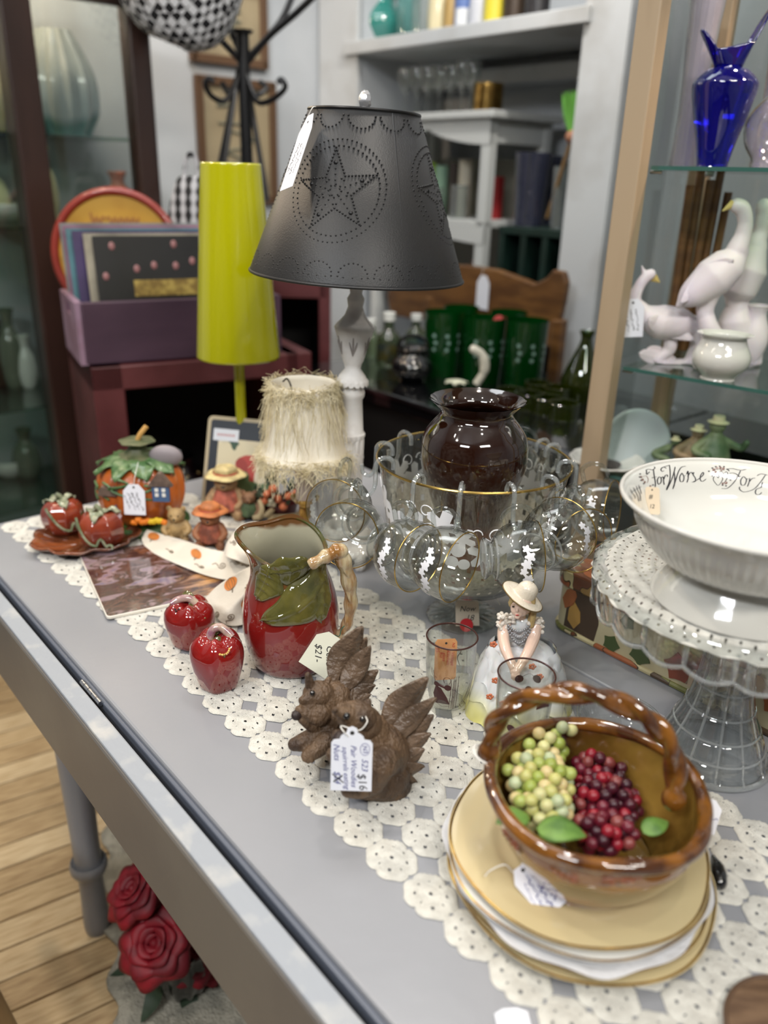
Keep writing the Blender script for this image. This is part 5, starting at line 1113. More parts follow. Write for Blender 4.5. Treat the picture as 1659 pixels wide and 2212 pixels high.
# pressed glass dish behind the basket
G0 = at(1330, 1602); gd = thing('glass_dish', 'small dark clear pressed glass dish between the basket handle and the cake stand', 'dish', G0)
obj('dish_wall', MB().lathe(sprof([(.0005, .001), (.020, .001), (.034, .010), (.044, .026), (.047, .034)], 4), 64, lambda t, r, z, i: (r*(1+.015*cos(16*t)), z)), m_cutw, gd); bd = MB()
for k in range(32): bd.ball((.0455*cos(k*PI/16), .0455*sin(k*PI/16), .029), (.0030, .0030, .0030), 8, 6)
obj('beaded_rim', bd, m_cutw, gd); obj('rim', MB().tube([(.047*cos(k*PI/24), .047*sin(k*PI/24), .0345) for k in range(48)], .0015, 6, closed=True), m_cutw, gd)
# printed autumn box
m_print = mat('box_cream_cloth', (202, 192, 158), .4, col2=(190, 178, 142), nscale=12, coat=.3)
m_print2 = cell_mat('autumn_lid_print', [(120, 122, 66), (160, 92, 56), (200, 188, 146), (200, 188, 146), (84, 66, 48), (156, 124, 72), (112, 66, 44)], 26., .35, .3, (1, 1.6, 1), edge=(.02, (64, 50, 30)), warp=.12)
u0, v0 = -.622, .868; bl_, bw_ = .46, .175; hb_ = .098
def rrect(l, w, r, n=6):
    out = []
    for cx, cy, a0 in ((l-r, w-r, 0), (r, w-r, PI/2), (r, r, PI), (l-r, r, 3*PI/2)):
        for k in range(n+1): a = a0+PI/2*k/n; out.append((cx+r*cos(a), cy+r*sin(a)))
    return out
bx = thing('storage_box', 'long box covered in autumn leaf print, behind the glass cake stand', 'box', UV(u0, v0, TZ), A49)
obj('box_body', MB().prism(rrect(bl_, bw_, .03), .004, hb_-.012), m_print, bx, auto=40); lp_ = rrect(bl_+.010, bw_+.010, .034)
obj('lid', MB().prism([(x-.005, y-.005) for x, y in lp_], hb_-.026, hb_), m_print2, bx, auto=40, bev=.003)
obj('base_band', MB().tube([(x, y, .004) for x, y in rrect(bl_+.004, bw_+.004, .031)], .0042, 8, closed=True), m_print2, bx)

bp_cols = [mat('box_print_%d' % i, c_, .4, coat=.3) for i, c_ in enumerate([(74, 58, 44), (160, 96, 56), (172, 134, 70), (72, 86, 48), (140, 70, 48), (206, 186, 160)])]
def patch(x, z, poly, m, k=0): obj('printed_leaf', MB().prism(poly, -.0003, .0003+.0002*k, mx=Matrix.Translation((x, -.0006-.0003*k, z)) @ Matrix.Rotation(PI/2, 4, 'X')), bp_cols[m], bx, smooth=False)
patch(.052, .046, [(-.026, -.036), (.026, -.038), (.030, -.01), (.024, .036), (-.016, .038), (-.024, .01)], 0)
patch(.040, .030, move([(0, -.018), (.012, -.006), (.013, .010), (.004, .024), (-.006, .012), (-.010, -.006)], 0, 0, .2), 2, 1); patch(.030, .055, move([(0, -.018), (.010, -.004), (.009, .012), (0, .022), (-.009, .010), (-.010, -.006)], 0, 0, -.3), 1, 1)
for x, z, s_, m_, ro in ((.105, .018, .014, 3, 0), (.150, .022, .017, 3, 1), (.125, .060, .012, 3, 2), (.205, .030, .022, 4, .5), (.232, .020, .016, 5, 1), (.222, .048, .014, 4, 2), (.250, .036, .016, 5, .3), (.270, .018, .014, 3, .3), (.330, .050, .024, 1, .4), (.350, .026, .018, 3, 1), (.385, .055, .022, 4, 2), (.410, .030, .020, 2, .6), (.300, .060, .016, 2, 0), (.438, .060, .02, 0, 0)): patch(x, z, move(vine_leaf(s_, 15), 0, 0, ro), m_, 1)
# ================================================================ AUTUMN CORNER OF THE TABLE
m_phot = cell_mat('print_rocks', [(96, 74, 70), (74, 54, 50), (150, 122, 122), (112, 84, 74), (60, 46, 46), (178, 132, 88), (126, 100, 104), (88, 66, 52)], 22., .12, .8, (1, 2.2, 1), warp=.25)
def photo_mat():
    m = mat('photo_print', (90, 70, 62), .12, 0, 1.); nt = m.node_tree; N = nt.nodes; L = nt.links; p = N['Principled BSDF']
    tc = N.new('ShaderNodeTexCoord'); mp = N.new('ShaderNodeMapping'); L.new(tc.outputs['Object'], mp.inputs[0]); mp.inputs['Scale'].default_value = (14, 30, 1)
    n = N.new('ShaderNodeTexNoise'); n.inputs['Scale'].default_value = 1.3; n.inputs['Detail'].default_value = 9; n.inputs['Distortion'].default_value = 1.6; L.new(mp.outputs[0], n.inputs['Vector'])
    r = N.new('ShaderNodeValToRGB'); e = r.color_ramp.elements; 
    for _ in range(5): e.new(.5)
    for k, (po, c) in enumerate([(0, (34, 24, 24)), (.36, (62, 42, 38)), (.45, (104, 76, 66)), (.5, (70, 58, 50)), (.57, (150, 126, 128)), (.68, (116, 104, 124)), (1, (190, 176, 176))]): e[k].position = po; e[k].color = lin(c)
    L.new(n.outputs[0], r.inputs[0])
    sp = N.new('ShaderNodeSeparateXYZ'); L.new(tc.outputs['Object'], sp.inputs[0]); n2 = N.new('ShaderNodeTexNoise'); n2.inputs['Scale'].default_value = 30; L.new(tc.outputs['Object'], n2.inputs['Vector'])
    a = N.new('ShaderNodeMath'); a.operation = 'MULTIPLY_ADD'; a.inputs[1].default_value = 14; a.inputs[2].default_value = -.95; L.new(sp.outputs['X'], a.inputs[0])
    s = N.new('ShaderNodeMath'); s.operation = 'MULTIPLY_ADD'; s.inputs[1].default_value = -1.2; L.new(n2.outputs[0], s.inputs[0]); L.new(a.outputs[0], s.inputs[2]); s.use_clamp = True
    b = N.new('ShaderNodeMath'); b.operation = 'LESS_THAN'; b.inputs[1].default_value = .075; L.new(sp.outputs['Y'], b.inputs[0]); mm = N.new('ShaderNodeMath'); mm.operation = 'MULTIPLY'; L.new(s.outputs[0], mm.inputs[0]); L.new(b.outputs[0], mm.inputs[1])
    mx = N.new('ShaderNodeMixRGB'); L.new(mm.outputs[0], mx.inputs[0]); L.new(r.outputs[0], mx.inputs[1]); 
    r2 = N.new('ShaderNodeValToRGB'); r2.color_ramp.elements[0].color = lin((92, 70, 66)); r2.color_ramp.elements[1].color = lin((206, 152, 92)); r2.color_ramp.elements[0].position = .4; r2.color_ramp.elements[1].position = .55; L.new(n.outputs[0], r2.inputs[0]); L.new(r2.outputs[0], mx.inputs[2])
    L.new(mx.outputs[0], p.inputs['Base Color']); return m
PA, PB = at(198, 1198, TZ+.006), at(231, 1336, TZ+.006); PC = at(372, 1306, TZ+.006)
ex = (PC-PB).normalized(); ey = (PA-PB); sd = ey.length; ey = (ey-ex*ey.dot(ex)).normalized()
pq = thing('photo_plaque', 'square glossy photo tile of rocks and autumn trees on the lace', 'plaque', PB-Vector((0, 0, .003)), rot=frame((0, 0, 0), ex, ey).to_euler())
def rr2(l, w, r): return rrect(l, w, r, 4)
print('plaque', sd); SDX = .185
obj('tile', MB().prism(rr2(SDX, sd, .006), .0, .005), mat('tile_edge', (222, 216, 204), .3), pq, bev=.001); obj('printed_face', MB().prism([(x*.985+SDX*.007, y*.985+sd*.007) for x, y in rr2(SDX, sd, .006)], .005, .0058), photo_mat(), pq, smooth=False)
# ribbon with pumpkins
m_rib = mat('ribbon_cloth', (222, 214, 200), .7, col2=(206, 198, 184), nscale=12, bump=.3, bscale=300, sheen=.3); m_ribo = mat('ribbon_orange', (206, 122, 48), .6); m_ribd = mat('ribbon_scroll_print', (120, 104, 84), .6)
def sheet_fn(rows):
    def cr1(P, t):
        n = len(P)-1; x = t*n; i = min(int(x), n-1); f = x-i; p0 = P[max(i-1, 0)]; p1 = P[i]; p2 = P[i+1]; p3 = P[min(i+2, n)]
        return .5*((2*p1)+(p2-p0)*f+(2*p0-5*p1+4*p2-p3)*f*f+(3*p1-p0-3*p2+p3)*f**3)
    RR = [[Vector(at(x, y, TZ+z)) for x, y, z in r] for r in rows]
    return lambda a, b: cr1([cr1(r, a) for r in RR], b)
rbn = thing('printed_ribbon', 'cream ribbon printed with orange pumpkins and scrolls, crumpled between plaque and pitcher', 'ribbon', at(500, 1230))
def add_sheet(rows, fold, nf, motifs, seed):
    f0 = sheet_fn(rows)
    def f(a, b): p = f0(a, b); return p + Vector((0, 0, fold*sin(nf*b*PI+seed)*sin(PI*min(1, a*1.2))*(.5+.5*a))) - rbn.location
    def fz(a, b): p = f(a, b); p.z = max(p.z, .0035); return p
    obj('ribbon_fold', MB().grid(fz, 50, 36), m_rib, rbn, solid=.0007, auto=180)
    po, pd = MB(), MB()
    q = random.Random(seed)
    for (a, b, s, kind) in motifs:
        e1 = (fz(min(1, a+.02), b)-fz(max(0, a-.02), b)); e2 = (fz(a, min(1, b+.02))-fz(a, max(0, b-.02))); la, lb = .04/max(e1.length, 1e-5), .04/max(e2.length, 1e-5)
        nn = e1.cross(e2).normalized(); nn = nn if nn.z > 0 else -nn
        def M2(x, y): return fz(min(1, max(0, a+x*la)), min(1, max(0, b+y*lb)))+nn*.0012
        if kind == 'p':
            ring = [M2(s*cos(k*PI/8)*1.2, s*sin(k*PI/8)) for k in range(16)]; po.add([M2(0, 0)]+ring, [(0, 1+k, 1+(k+1) % 16) for k in range(16)])
            for w in (-.8, -.3, .3, .8): pd.tube([M2(s*w*.9*cos(v), s*sin(v)) + nn*.0003 for v in [-PI/2+PI*k/6 for k in range(7)]], .00035, 4)
            pd.tube([M2(0, s), M2(s*.2, s*1.5)], .0008, 5)
        else:
            pd.tube([M2(s*(1-k/16)*cos(k*.75), s*(1-k/16)*sin(k*.75)) for k in range(15)], .0006, 4); pd.tube([M2(s, 0), M2(s*1.6, -s*.5), M2(s*2.3, 0)], .0006, 4)
    if po.v: obj('printed_pumpkins', po, m_ribo, rbn, auto=180, kind='stuff')
    if pd.v: obj('printed_scrolls', pd, m_ribd, rbn, auto=180, kind='stuff')
add_sheet([[(556, 1196, .03), (505, 1196, .026), (455, 1190, .020), (395, 1168, .016), (318, 1144, .016)], [(552, 1222, .03), (500, 1220, .022), (450, 1214, .014), (388, 1192, .012), (306, 1164, .010)], [(548, 1250, .02), (495, 1256, .012), (442, 1246, .010), (382, 1220, .010), (318, 1188, .008)]], .005, 2.2, [(.35, .5, .009, 's'), (.2, .4, .006, 's'), (.55, .7, .007, 's'), (.62, .35, .011, 'p'), (.92, .25, .011, 'p'), (.8, .6, .006, 's'), (.08, .5, .006, 's')], 1)
add_sheet([[(556, 1226, .03), (520, 1218, .040), (490, 1206, .045), (484, 1190, .030)], [(558, 1200, .055), (522, 1180, .065), (494, 1168, .055), (486, 1186, .025)], [(562, 1160, .070), (535, 1146, .070), (506, 1150, .060), (494, 1176, .035)], [(590, 1146, .062), (560, 1132, .066), (524, 1138, .056), (504, 1160, .030)]], .006, 2.0, [(.5, .35, .008, 's'), (.3, .7, .007, 's'), (.75, .5, .006, 's'), (.1, .3, .010, 'p'), (.2, .85, .006, 's')], 2)
add_sheet([[(552, 1218, .034), (510, 1240, .046), (468, 1268, .040), (440, 1296, .026)], [(556, 1236, .038), (526, 1276, .042), (494, 1314, .028), (476, 1342, .010)], [(562, 1240, .030), (550, 1280, .034), (532, 1320, .018), (510, 1352, .006)], [(572, 1246, .026), (572, 1284, .026), (566, 1318, .014), (558, 1338, .006)]], .008, 3.0, [(.45, .08, .011, 'p'), (.5, .62, .013, 'p'), (.8, .45, .006, 's'), (.72, .8, .008, 's'), (.25, .4, .006, 's'), (.92, .25, .005, 's'), (.3, .85, .007, 's')], 3)
# pumpkin cookie house
m_pump = mat('orange_pumpkin', (196, 104, 38), .4, coat=.4, col2=(160, 78, 26), nscale=20, sss=.05); m_green = mat('painted_green', (58, 92, 48), .4, coat=.4, col2=(92, 120, 76), nscale=60); m_grass = mat('painted_grass', (62, 98, 40), .5, col2=(40, 70, 30), nscale=40, bump=.8, bscale=200)
N0 = at(312, 1128); hN = spot(312, 985, N0)-TZ; rN = 92/F*dep(N0+Vector((0, 0, .07)))
ph_ = thing('pumpkin_house', 'orange ceramic pumpkin house with green leaf lid and blue window', 'cookie jar', N0)
lob = lambda t, r, z, i: (r*(1-.13*(1-abs(sin(5*t+.3)))**1.6), z)
obj('pumpkin_body', MB().lathe(sprof([(.0005, .012), (rN*.62, .012), (rN*.84, .022), (rN*.98, hN*.38), (rN, hN*.58), (rN*.92, hN*.78), (rN*.70, hN*.92), (rN*.4, hN*.97)], 5), 100, lob), m_pump, ph_, auto=180)
gr_ = MB().lathe(sprof([(rN*1.02, .0), (rN*1.02, .006), (rN*.96, .014), (rN*.7, .018)], 3), 60, lambda t, r, z, i: (r*(1+.05*sin(7*t)), z)); obj('grass_base', gr_, m_grass, ph_)
for k in range(9):
    a = k*2*PI/9+.25; lf = leaf_mb(rN*.86, rN*.66, .10, -.15, 14, 10, wave=.08, vd=.001); lf.xf(Matrix.Rotation(a, 4, 'Z') @ Matrix.Translation((rN*.22, 0, hN*1.02)) @ Matrix.Rotation(R(20), 4, 'Y')); obj('leaf', lf, m_green, ph_, solid=.002, auto=180)
lidp = MB().lathe(sprof([(rN*.42, hN*.97), (rN*.44, hN*1.02), (rN*.30, hN*1.05), (rN*.20, hN*1.12), (rN*.24, hN*1.18), (rN*.40, hN*1.22), (.0005, hN*1.24)], 4), 40, lambda t, r, z, i: (r*(1+.06*cos(6*t)), z)); obj('stem_lid', lidp, mat('stem_green', (66, 78, 48), .5, col2=(96, 98, 70), nscale=50), ph_)
obj('twig', MB().tube(spline([(0, 0, hN*1.2), (.006, 0, hN*1.30), (.018, .004, hN*1.42)], 4), .0045, 8), mat('tan_twig', (196, 152, 86), .5), ph_)
m_vine = m_green; vn = MB()
for a0, zz, s in ((-2.2, .62, .03), (-1.75, .7, .03), (-1.2, .62, .028), (-2.7, .55, .03)):
    pts = [Vector((rN*1.0*cos(a0+.22*sin(k*.7)), rN*1.0*sin(a0+.22*sin(k*.7)), hN*zz-s*k/10+.02)) for k in range(11)]; vn.tube(pts, .0022, 6)
obj('vine', vn, m_green, ph_)
m_blue = mat('painted_blue', (70, 96, 134), .4); m_roof = mat('painted_brown_roof', (110, 92, 80), .6, col2=(84, 70, 62), nscale=60)
def on_ph(px, py, dy): return aY(px, py, N0.y+dy)-N0
w1 = on_ph(348, 1066, -rN*1.0); wb_ = MB().box(w1, (.030, .008, .030)); obj('window_box', wb_, m_blue, ph_, bev=.002)
wp = MB(); 
for dx in (-.006, .006):
    for dz_ in (.003, .012): wp.box(w1+Vector((dx, -.005, dz_-.004)), (.006, .002, .006))
obj('window_pane', wp, mat('pane_white', (226, 226, 220), .4), ph_); rfm = MB().prism([(-.021, .014), (.021, .014), (.003, .038), (-.003, .038)], -.006, .006, mx=Matrix.Translation(w1) @ Matrix.Rotation(PI/2, 4, 'X')); obj('window_roof', rfm, m_roof, ph_, smooth=False)
dr = on_ph(244, 1090, -rN*.75); obj('door', MB().box(dr, (.018, .012, .040)), m_blue, ph_, bev=.003); obj('door_roof', MB().prism([(-.022, 0), (.022, 0), (.014, .016), (-.014, .016)], -.012, .012, mx=Matrix.Translation(dr+Vector((0, 0, .020))) @ Matrix.Rotation(PI/2, 4, 'X')), m_roof, ph_, smooth=False)
fw = MB(); q = random.Random(2)
fw2 = MB()
for k in range(16): p = on_ph(287+k*4.6, 1126+q.uniform(-3, 3), -rN*1.02); p.z = max(p.z, .014); (fw if k < 8 or k > 13 else fw2).ball(p, .0052, 8, 6, fn=lambda d: 1+.2*sin(7*d.x)*cos(6*d.z))
obj('marigold', fw, mat('orange_bloom', (218, 120, 24), .6), ph_, auto=180); obj('marigold', fw2, mat('yellow_bloom', (214, 180, 30), .6), ph_, auto=180, label='yellow flowers')
obj('crow', sprof and MB().ball(on_ph(358, 985, -.01), (.030, .012, .020), 14, 10), mat('mauve_bird', (134, 126, 130), .5), ph_, label='mauve bird shape on the lid'); 
b1 = aY(292, 1112, N0.y-rN-.008); price_tag('white scalloped price tag hanging on the pumpkin house', frame(b1, (1, 0, 0), (0, .12, 1)), .037, .054, 'clip', m_paper, [('~', .009, .024, .008, R(-70), .3), ('~', .002, .024, .008, R(-70), .3), ('~', -.005, .024, .008, R(-70), .3), ('~', -.012, .022, .006, R(-70), .3)], m_black_ink, string=[b1+Vector((0, .006, .049)), b1+Vector((.002, .012, .066)), b1+Vector((.004, .03, .085))])
# pumpkin shakers on a leaf tray
m_terra = mat('terracotta_glaze', (140, 58, 34), .1, coat=1., col2=(112, 42, 30), nscale=24); m_celad = mat('celadon_glaze', (150, 152, 128), .12, coat=1., col2=(98, 110, 80), nscale=60); m_tray = mat('brown_leaf_tray', (128, 70, 38), .1, coat=1., col2=(84, 46, 28), nscale=20)
Y0 = at(188, 1178); tr = thing('leaf_tray', 'brown glazed leaf shaped tray under the two pumpkin shakers', 'tray', Y0)
def trf(a, b): t = a*2*PI; r = .074*b*(1+.14*abs(cos(3.5*t))-.06*cos(2*t)); z = .004+.016*b**4+.0012*cos(14*t)*b; return Vector((r*1.15*cos(t), r*.85*sin(t), z))
obj('tray_dish', MB().grid(trf, 96, 14, cu_=True), m_tray, tr, solid=.0035, auto=180, rot=(0, 0, R(14)))
vt_ = MB()
for k in range(7): a = k*2*PI/7; vt_.tube([trf(k/7, .2)+Vector((0, 0, .001)), trf(k/7, .6)+Vector((0, 0, .001)), trf(k/7, .95)+Vector((0, 0, .001))], .0012, 5)
obj('tray_vein', vt_, m_tray, tr, rot=(0, 0, R(14)))
def pshaker(label, px, py, yt, wpx, rz):
    b = at(px, py, TZ+.007); h = spot(px, yt, b)-b.z; r = wpx/2/F*dep(b+Vector((0, 0, h/2))); t = thing('pumpkin_shaker', label, 'shaker', b, rz, 'pumpkin shakers on the leaf tray')
    obj('body', MB().lathe(sprof([(.0005, 0), (r*.5, .0), (r*.85, h*.16), (r, h*.45), (r*.93, h*.70), (r*.62, h*.88), (r*.25, h*.88), (.0005, h*.84)], 5), 80, lambda a, q_, z, i: (q_*(1-.09*abs(sin(4*a))**.8), z)), m_terra, t, auto=180)
    for k in range(3): lf = leaf_mb(r*.8, r*.6, .1, .1, 12, 8, wave=.15); lf.xf(Matrix.Rotation(k*2.1+.6, 4, 'Z') @ Matrix.Translation((r*.08, 0, h*.92)) @ Matrix.Rotation(R(12), 4, 'Y')); obj('leaf', lf, m_celad, t, solid=.002, auto=180)
    obj('stem', MB().tube(spline([(0, 0, h*.86), (0, 0, h*.98), (-r*.2, 0, h*1.06)], 4), .0045, 8), m_celad, t)
    pts = []
    for k in range(26): s = k/25; a = -PI/2-.9+1.5*s; zz = h*(.86-.62*sin(s*2.2)) if s < .75 else h*.30+.008*sin((s-.75)*18); pts.append(Vector((r*1.0*cos(a), r*1.0*sin(a), zz)))
    cc = pts[-1]; 
    for k in range(9): pts.append(cc+Vector((.006*cos(PI+k*.6)*(1-k/12)+.006, -.001, .006*sin(k*.6)*(1-k/12))))
    obj('tendril', MB().tube(pts, .0023, 8), m_celad, t)
pshaker('terracotta pumpkin shaker at the back left of the leaf tray', 141, 1150, 1072, 90, .5); pshaker('terracotta pumpkin shaker in front on the leaf tray with a long scroll', 224, 1178, 1098, 100, -.1)
# bears
def bear(label, px, py, yt, cols, hat=None, extra=None, dress=None):
    b = at(px, py); h = spot(px, yt, b)-TZ; s = h; t = thing('bear_figurine', label, 'figurine', b)
    m1 = mat('bear_%d' % cols[0], cols, .6, col2=tuple(int(c*.78) for c in cols), nscale=50, bump=.6, bscale=260)
    mb = MB(); mb.ball((0, 0, s*.34), (s*.27, s*.23, s*.30), 16, 12); mb.ball((0, -s*.05, s*.74), (s*.24, s*.21, s*.20), 16, 12); mb.ball((0, -s*.22, s*.69), (s*.10, s*.10, s*.085), 10, 8)
    for q in (-1, 1):
        mb.ball((q*s*.19, -s*.02, s*.92), (s*.08, s*.05, s*.08), 10, 8); limb(mb, [(q*s*.22, -s*.02, s*.50), (q*s*.33, -s*.14, s*.36), (q*s*.24, -s*.24, s*.26)], [s*.10, s*.09, s*.07]); limb(mb, [(q*s*.18, -s*.08, s*.12), (q*s*.26, -s*.30, s*.10)], [s*.13, s*.10]); mb.ball((q*s*.27, -s*.36, s*.12), (s*.09, s*.06, s*.11), 10, 8)
    sculpt('body', mb, m1, t, vox=s*.02, it=2)
    ey = MB(); 
    for q in (-1, 1): ey.ball((q*s*.09, -s*.235, s*.79), s*.022, 8, 6)
    ey.ball((0, -s*.315, s*.715), (s*.035, s*.02, s*.026), 8, 6); obj('eyes_and_nose', ey, m_eye, t)
    if dress:
        obj('clothes', MB().lathe(sprof([(s*.34, s*.18), (s*.30, s*.34), (s*.25, s*.5), (s*.19, s*.58)], 4), 36, lambda a, r, z, i: (r*(1+.05*cos(8*a)), z)), mat('bear_cloth_%d' % dress[0], dress, .7, col2=tuple(int(c*.7) for c in dress), nscale=60), t, solid=.002)
    if hat:
        obj('hat', MB().lathe(sprof([(s*.40, s*.86), (s*.34, s*.90), (s*.22, s*.91), (s*.20, s*1.02), (.0005, s*1.08)], 4), 32, lambda a, r, z, i: (r*(1+.06*cos(5*a)), z)), mat('bear_hat_%d_%d' % hat[:2], hat, .6, col2=tuple(int(c*.8) for c in hat), nscale=60), t, solid=.002)
        obj('hat_band', MB().tube([(s*.225*cos(k*PI/12), s*.225*sin(k*PI/12), s*.92) for k in range(24)], s*.025, 6, closed=True), mat('bear_band', (160, 70, 50), .6), t)
    return t
bear('tan seated bear figurine in front of the pumpkin house', 386, 1166, 1092, (172, 142, 94))
bear('brown bear figurine in an orange pointed hat holding a green apple', 458, 1178, 1092, (150, 96, 62), (196, 118, 66), None, (156, 84, 60))
bear('bear figurine in a cream straw hat standing before the tin sign', 492, 1112, 1012, (182, 146, 104), (214, 196, 140), None, (190, 104, 84))
bear('small brown bear figurine with green scarf behind the orange hat bear', 540, 1120, 1058, (140, 100, 70), None, None, (84, 104, 70))
# tin sign
sA, sB, sC = at(424, 1108, TZ+.004), at(560, 1140, TZ+.004), None
up_ = Vector((0, .30, .95)); sg = thing('tin_sign', 'leaning cream-framed dark sign printed with flowers and fruit, behind the bears', 'sign', at(436, 1092), rot=frame((0, 0, 0), Vector((.97, -.20, 0)), Vector((.21, .30, .92))).to_euler())
sw_, sh_2 = .15, .175
obj('board', MB().prism(rrect(sw_, sh_2, .01, 4), .0, .006), mat('cream_frame', (176, 164, 136), .5), sg, bev=.001); obj('dark_face', MB().prism([(x*.90+.0075, y*.92+.007) for x, y in rrect(sw_, sh_2, .006, 4)], .006, .0068), mat('slate_face', (44, 50, 58), .4), sg, smooth=False)
obj('printed_picture', MB().box((sw_*.56, sh_2*.42, .0075), (sw_*.78, sh_2*.68, .0012)), cell_mat('flower_print', [(214, 206, 182), (214, 206, 182), (206, 198, 170), (84, 108, 74), (174, 70, 64), (206, 196, 168), (60, 84, 70), (150, 60, 56)], 26., .4, 0, warp=.1), sg, smooth=False)
obj('label_patch', MB().box((sw_*.27, sh_2*.80, .0085), (sw_*.34, sh_2*.13, .0014)), mat('label_white', (206, 212, 220), .4), sg, smooth=False); tm = ink([[((k/14-.5)*.036, .0028*(-1)**k) for k in range(15)]], .0012, 2); tm.xf(Matrix.Translation((sw_*.27, sh_2*.80, .0093))); obj('label_text', tm, m_red_ink, sg, smooth=False)
# flower pot and antler candle ring
fp0 = at(604, 1112); fpt = thing('flower_arrangement', 'dark green arrangement of small orange roses behind the candlestick lamp', 'flowers', fp0)
obj('pot', MB().lathe(sprof([(.0005, 0), (.026, 0), (.034, .02), (.036, .03)], 4), 32), mat('dark_red_pot', (70, 24, 24), .4), fpt)
fo = MB(); q = random.Random(8)
for k in range(60): d = Vector((q.gauss(0, 1), q.gauss(0, 1), abs(q.gauss(0, .7)))).normalized(); p = Vector((0, 0, .035))+Vector((d.x*.036, d.y*.036, d.z*.028)); lf = leaf_mb(.020, .012, .1, .1, 5, 4); lf.xf(frame(p, d+Vector((0, 0, .2)), (q.random(), q.random(), q.random()))); fo.add(lf.v, lf.f)
obj('foliage', fo, mat('dark_foliage', (34, 50, 30), .6), fpt, auto=180, kind='stuff')
for k, (x, y) in enumerate([(578, 1068), (600, 1078), (624, 1072), (612, 1094), (590, 1056), (640, 1066), (570, 1082)]):
    p = aY(x, y, fp0.y-.034)-fp0; rb3 = MB().ball((0, 0, 0), (.0085, .0085, .0075), 12, 8, fn=lambda d: 1+.15*sin(6*math.atan2(d.y, d.x)+8*d.z)); obj('rose', rb3, mat('peach_rose', (190, 104, 66), .6), fpt, auto=180, loc=p)
an = MB(); 
a0 = at(566, 1128)
for pts in ([(548, 1120, .01), (575, 1112, .018), (600, 1116, .012), (640, 1112, .014), (655, 1100, .03)], [(560, 1120, .012), (566, 1100, .03), (560, 1080, .045)], [(590, 1118, .012), (575, 1135, .006), (566, 1142, .006)], [(575, 1114, .016), (590, 1100, .03)]):
    an.tube(spline([at(x, y, TZ+z)-a0 for x, y, z in pts], 5), [.006-.003*k/(len(pts)*5) for k in range((len(pts)-1)*5+1)], 8)
tag(obj('antler_branch', an, mat('bone_branch', (172, 156, 122), .5, col2=(130, 112, 80), nscale=30), loc=a0), 'pale antler shaped branch lying in front of the orange flowers', 'branch')
wj = at(722, 1150); wjt = thing('cut_glass_tumbler', 'frosted white cut glass tumbler between the small lamp and the column lamp', 'glass', wj)
hj = spot(722, 1012, wj)-TZ; obj('wall', MB().lathe([(.0005, .002), (.026, .002), (.030, .01), (.038, hj)], 48, lambda t, r, z, i: (r*(1+.03*cos(10*t)*(z < hj*.8)), z)), glass_thin('frosted_glass', (230, 232, 235), 2., rough=.1, milk=.35, body=(214, 216, 220)), wjt); obj('rim', MB().tube([(.038*cos(k*PI/16), .038*sin(k*PI/16), hj) for k in range(32)], .0012, 6, closed=True), m_cutw, wjt)
# yellow green lamp at the back of the table
C0 = at(528, 1076); yl = thing('table_lamp', 'tall lamp with a glossy yellow-green cone shade on a thin stem', 'lamp', C0)
m_lime = mat('lime_enamel', (168, 166, 6), .10, coat=1.); zt2, zb2 = spot(502, 352, C0)-TZ, spot(515, 770, C0)-TZ
rt2 = 65/F*dep(C0+Vector((0, 0, zt2))); rb2 = 88/F*dep(C0+Vector((0, 0, zb2)))
obj('shade', MB().lathe([(rb2, zb2), (rb2, zb2+.004), (rt2, zt2-.003), (rt2*.985, zt2)], 64), m_lime, yl, solid=.0015, auto=50); obj('stem', MB().lathe([(.010, .02), (.010, zb2+.06)], 24, cap=True), m_lime, yl); obj('base', MB().lathe(sprof([(.0005, 0), (.060, .0), (.062, .006), (.050, .012), (.012, .022), (.0005, .024)], 4), 40), m_lime, yl); obj('socket', MB().lathe([(.016, zb2+.05), (.018, zb2+.12), (.0005, zb2+.12)], 24), m_black_ink, yl)
# ================================================================ BELOW THE TABLE
m_rug = mat('grey_rug', (178, 172, 156), .95, col2=(150, 146, 132), nscale=40, bump=1., bscale=220, bdist=.006)
rc_ = at(300, 2080, 0); g = MB()
def rugf(a, b):
    x = (a-.5)*1.15; y = (b-.5)*.72; edge = .012*sin(a*60)*(b < .02)+.01*sin(a*13); return Vector((x, y+edge, .006+.002*sin(a*50)*sin(b*30)))
rug = obj('rug', MB().grid(rugf, 80, 40), m_rug, loc=Vector((-.16, 1.228, .004)), rot=(0, 0, R(-72.5)), auto=180, solid=.006); tag(rug, 'pale grey woven rug on the floor under the table', 'rug')
rp0 = at(398, 2128, 0.01); rp0.z = .014; pot = thing('rose_pot', 'black glossy vase of red silk roses on the rug under the table', 'flowers', rp0)
hp = .10; obj('vase', MB().lathe(sprof([(.0005, 0), (.034, 0), (.046, .024), (.050, .055), (.044, .085), (.047, hp)], 5), 72, lambda t, r, z, i: (r*(1+.05*cos(12*t)), z)), mat('black_glass', (8, 8, 10), .08, coat=1.), pot)
m_rosep = mat('red_silk_petal', (138, 12, 30), .6, col2=(104, 8, 24), nscale=30)
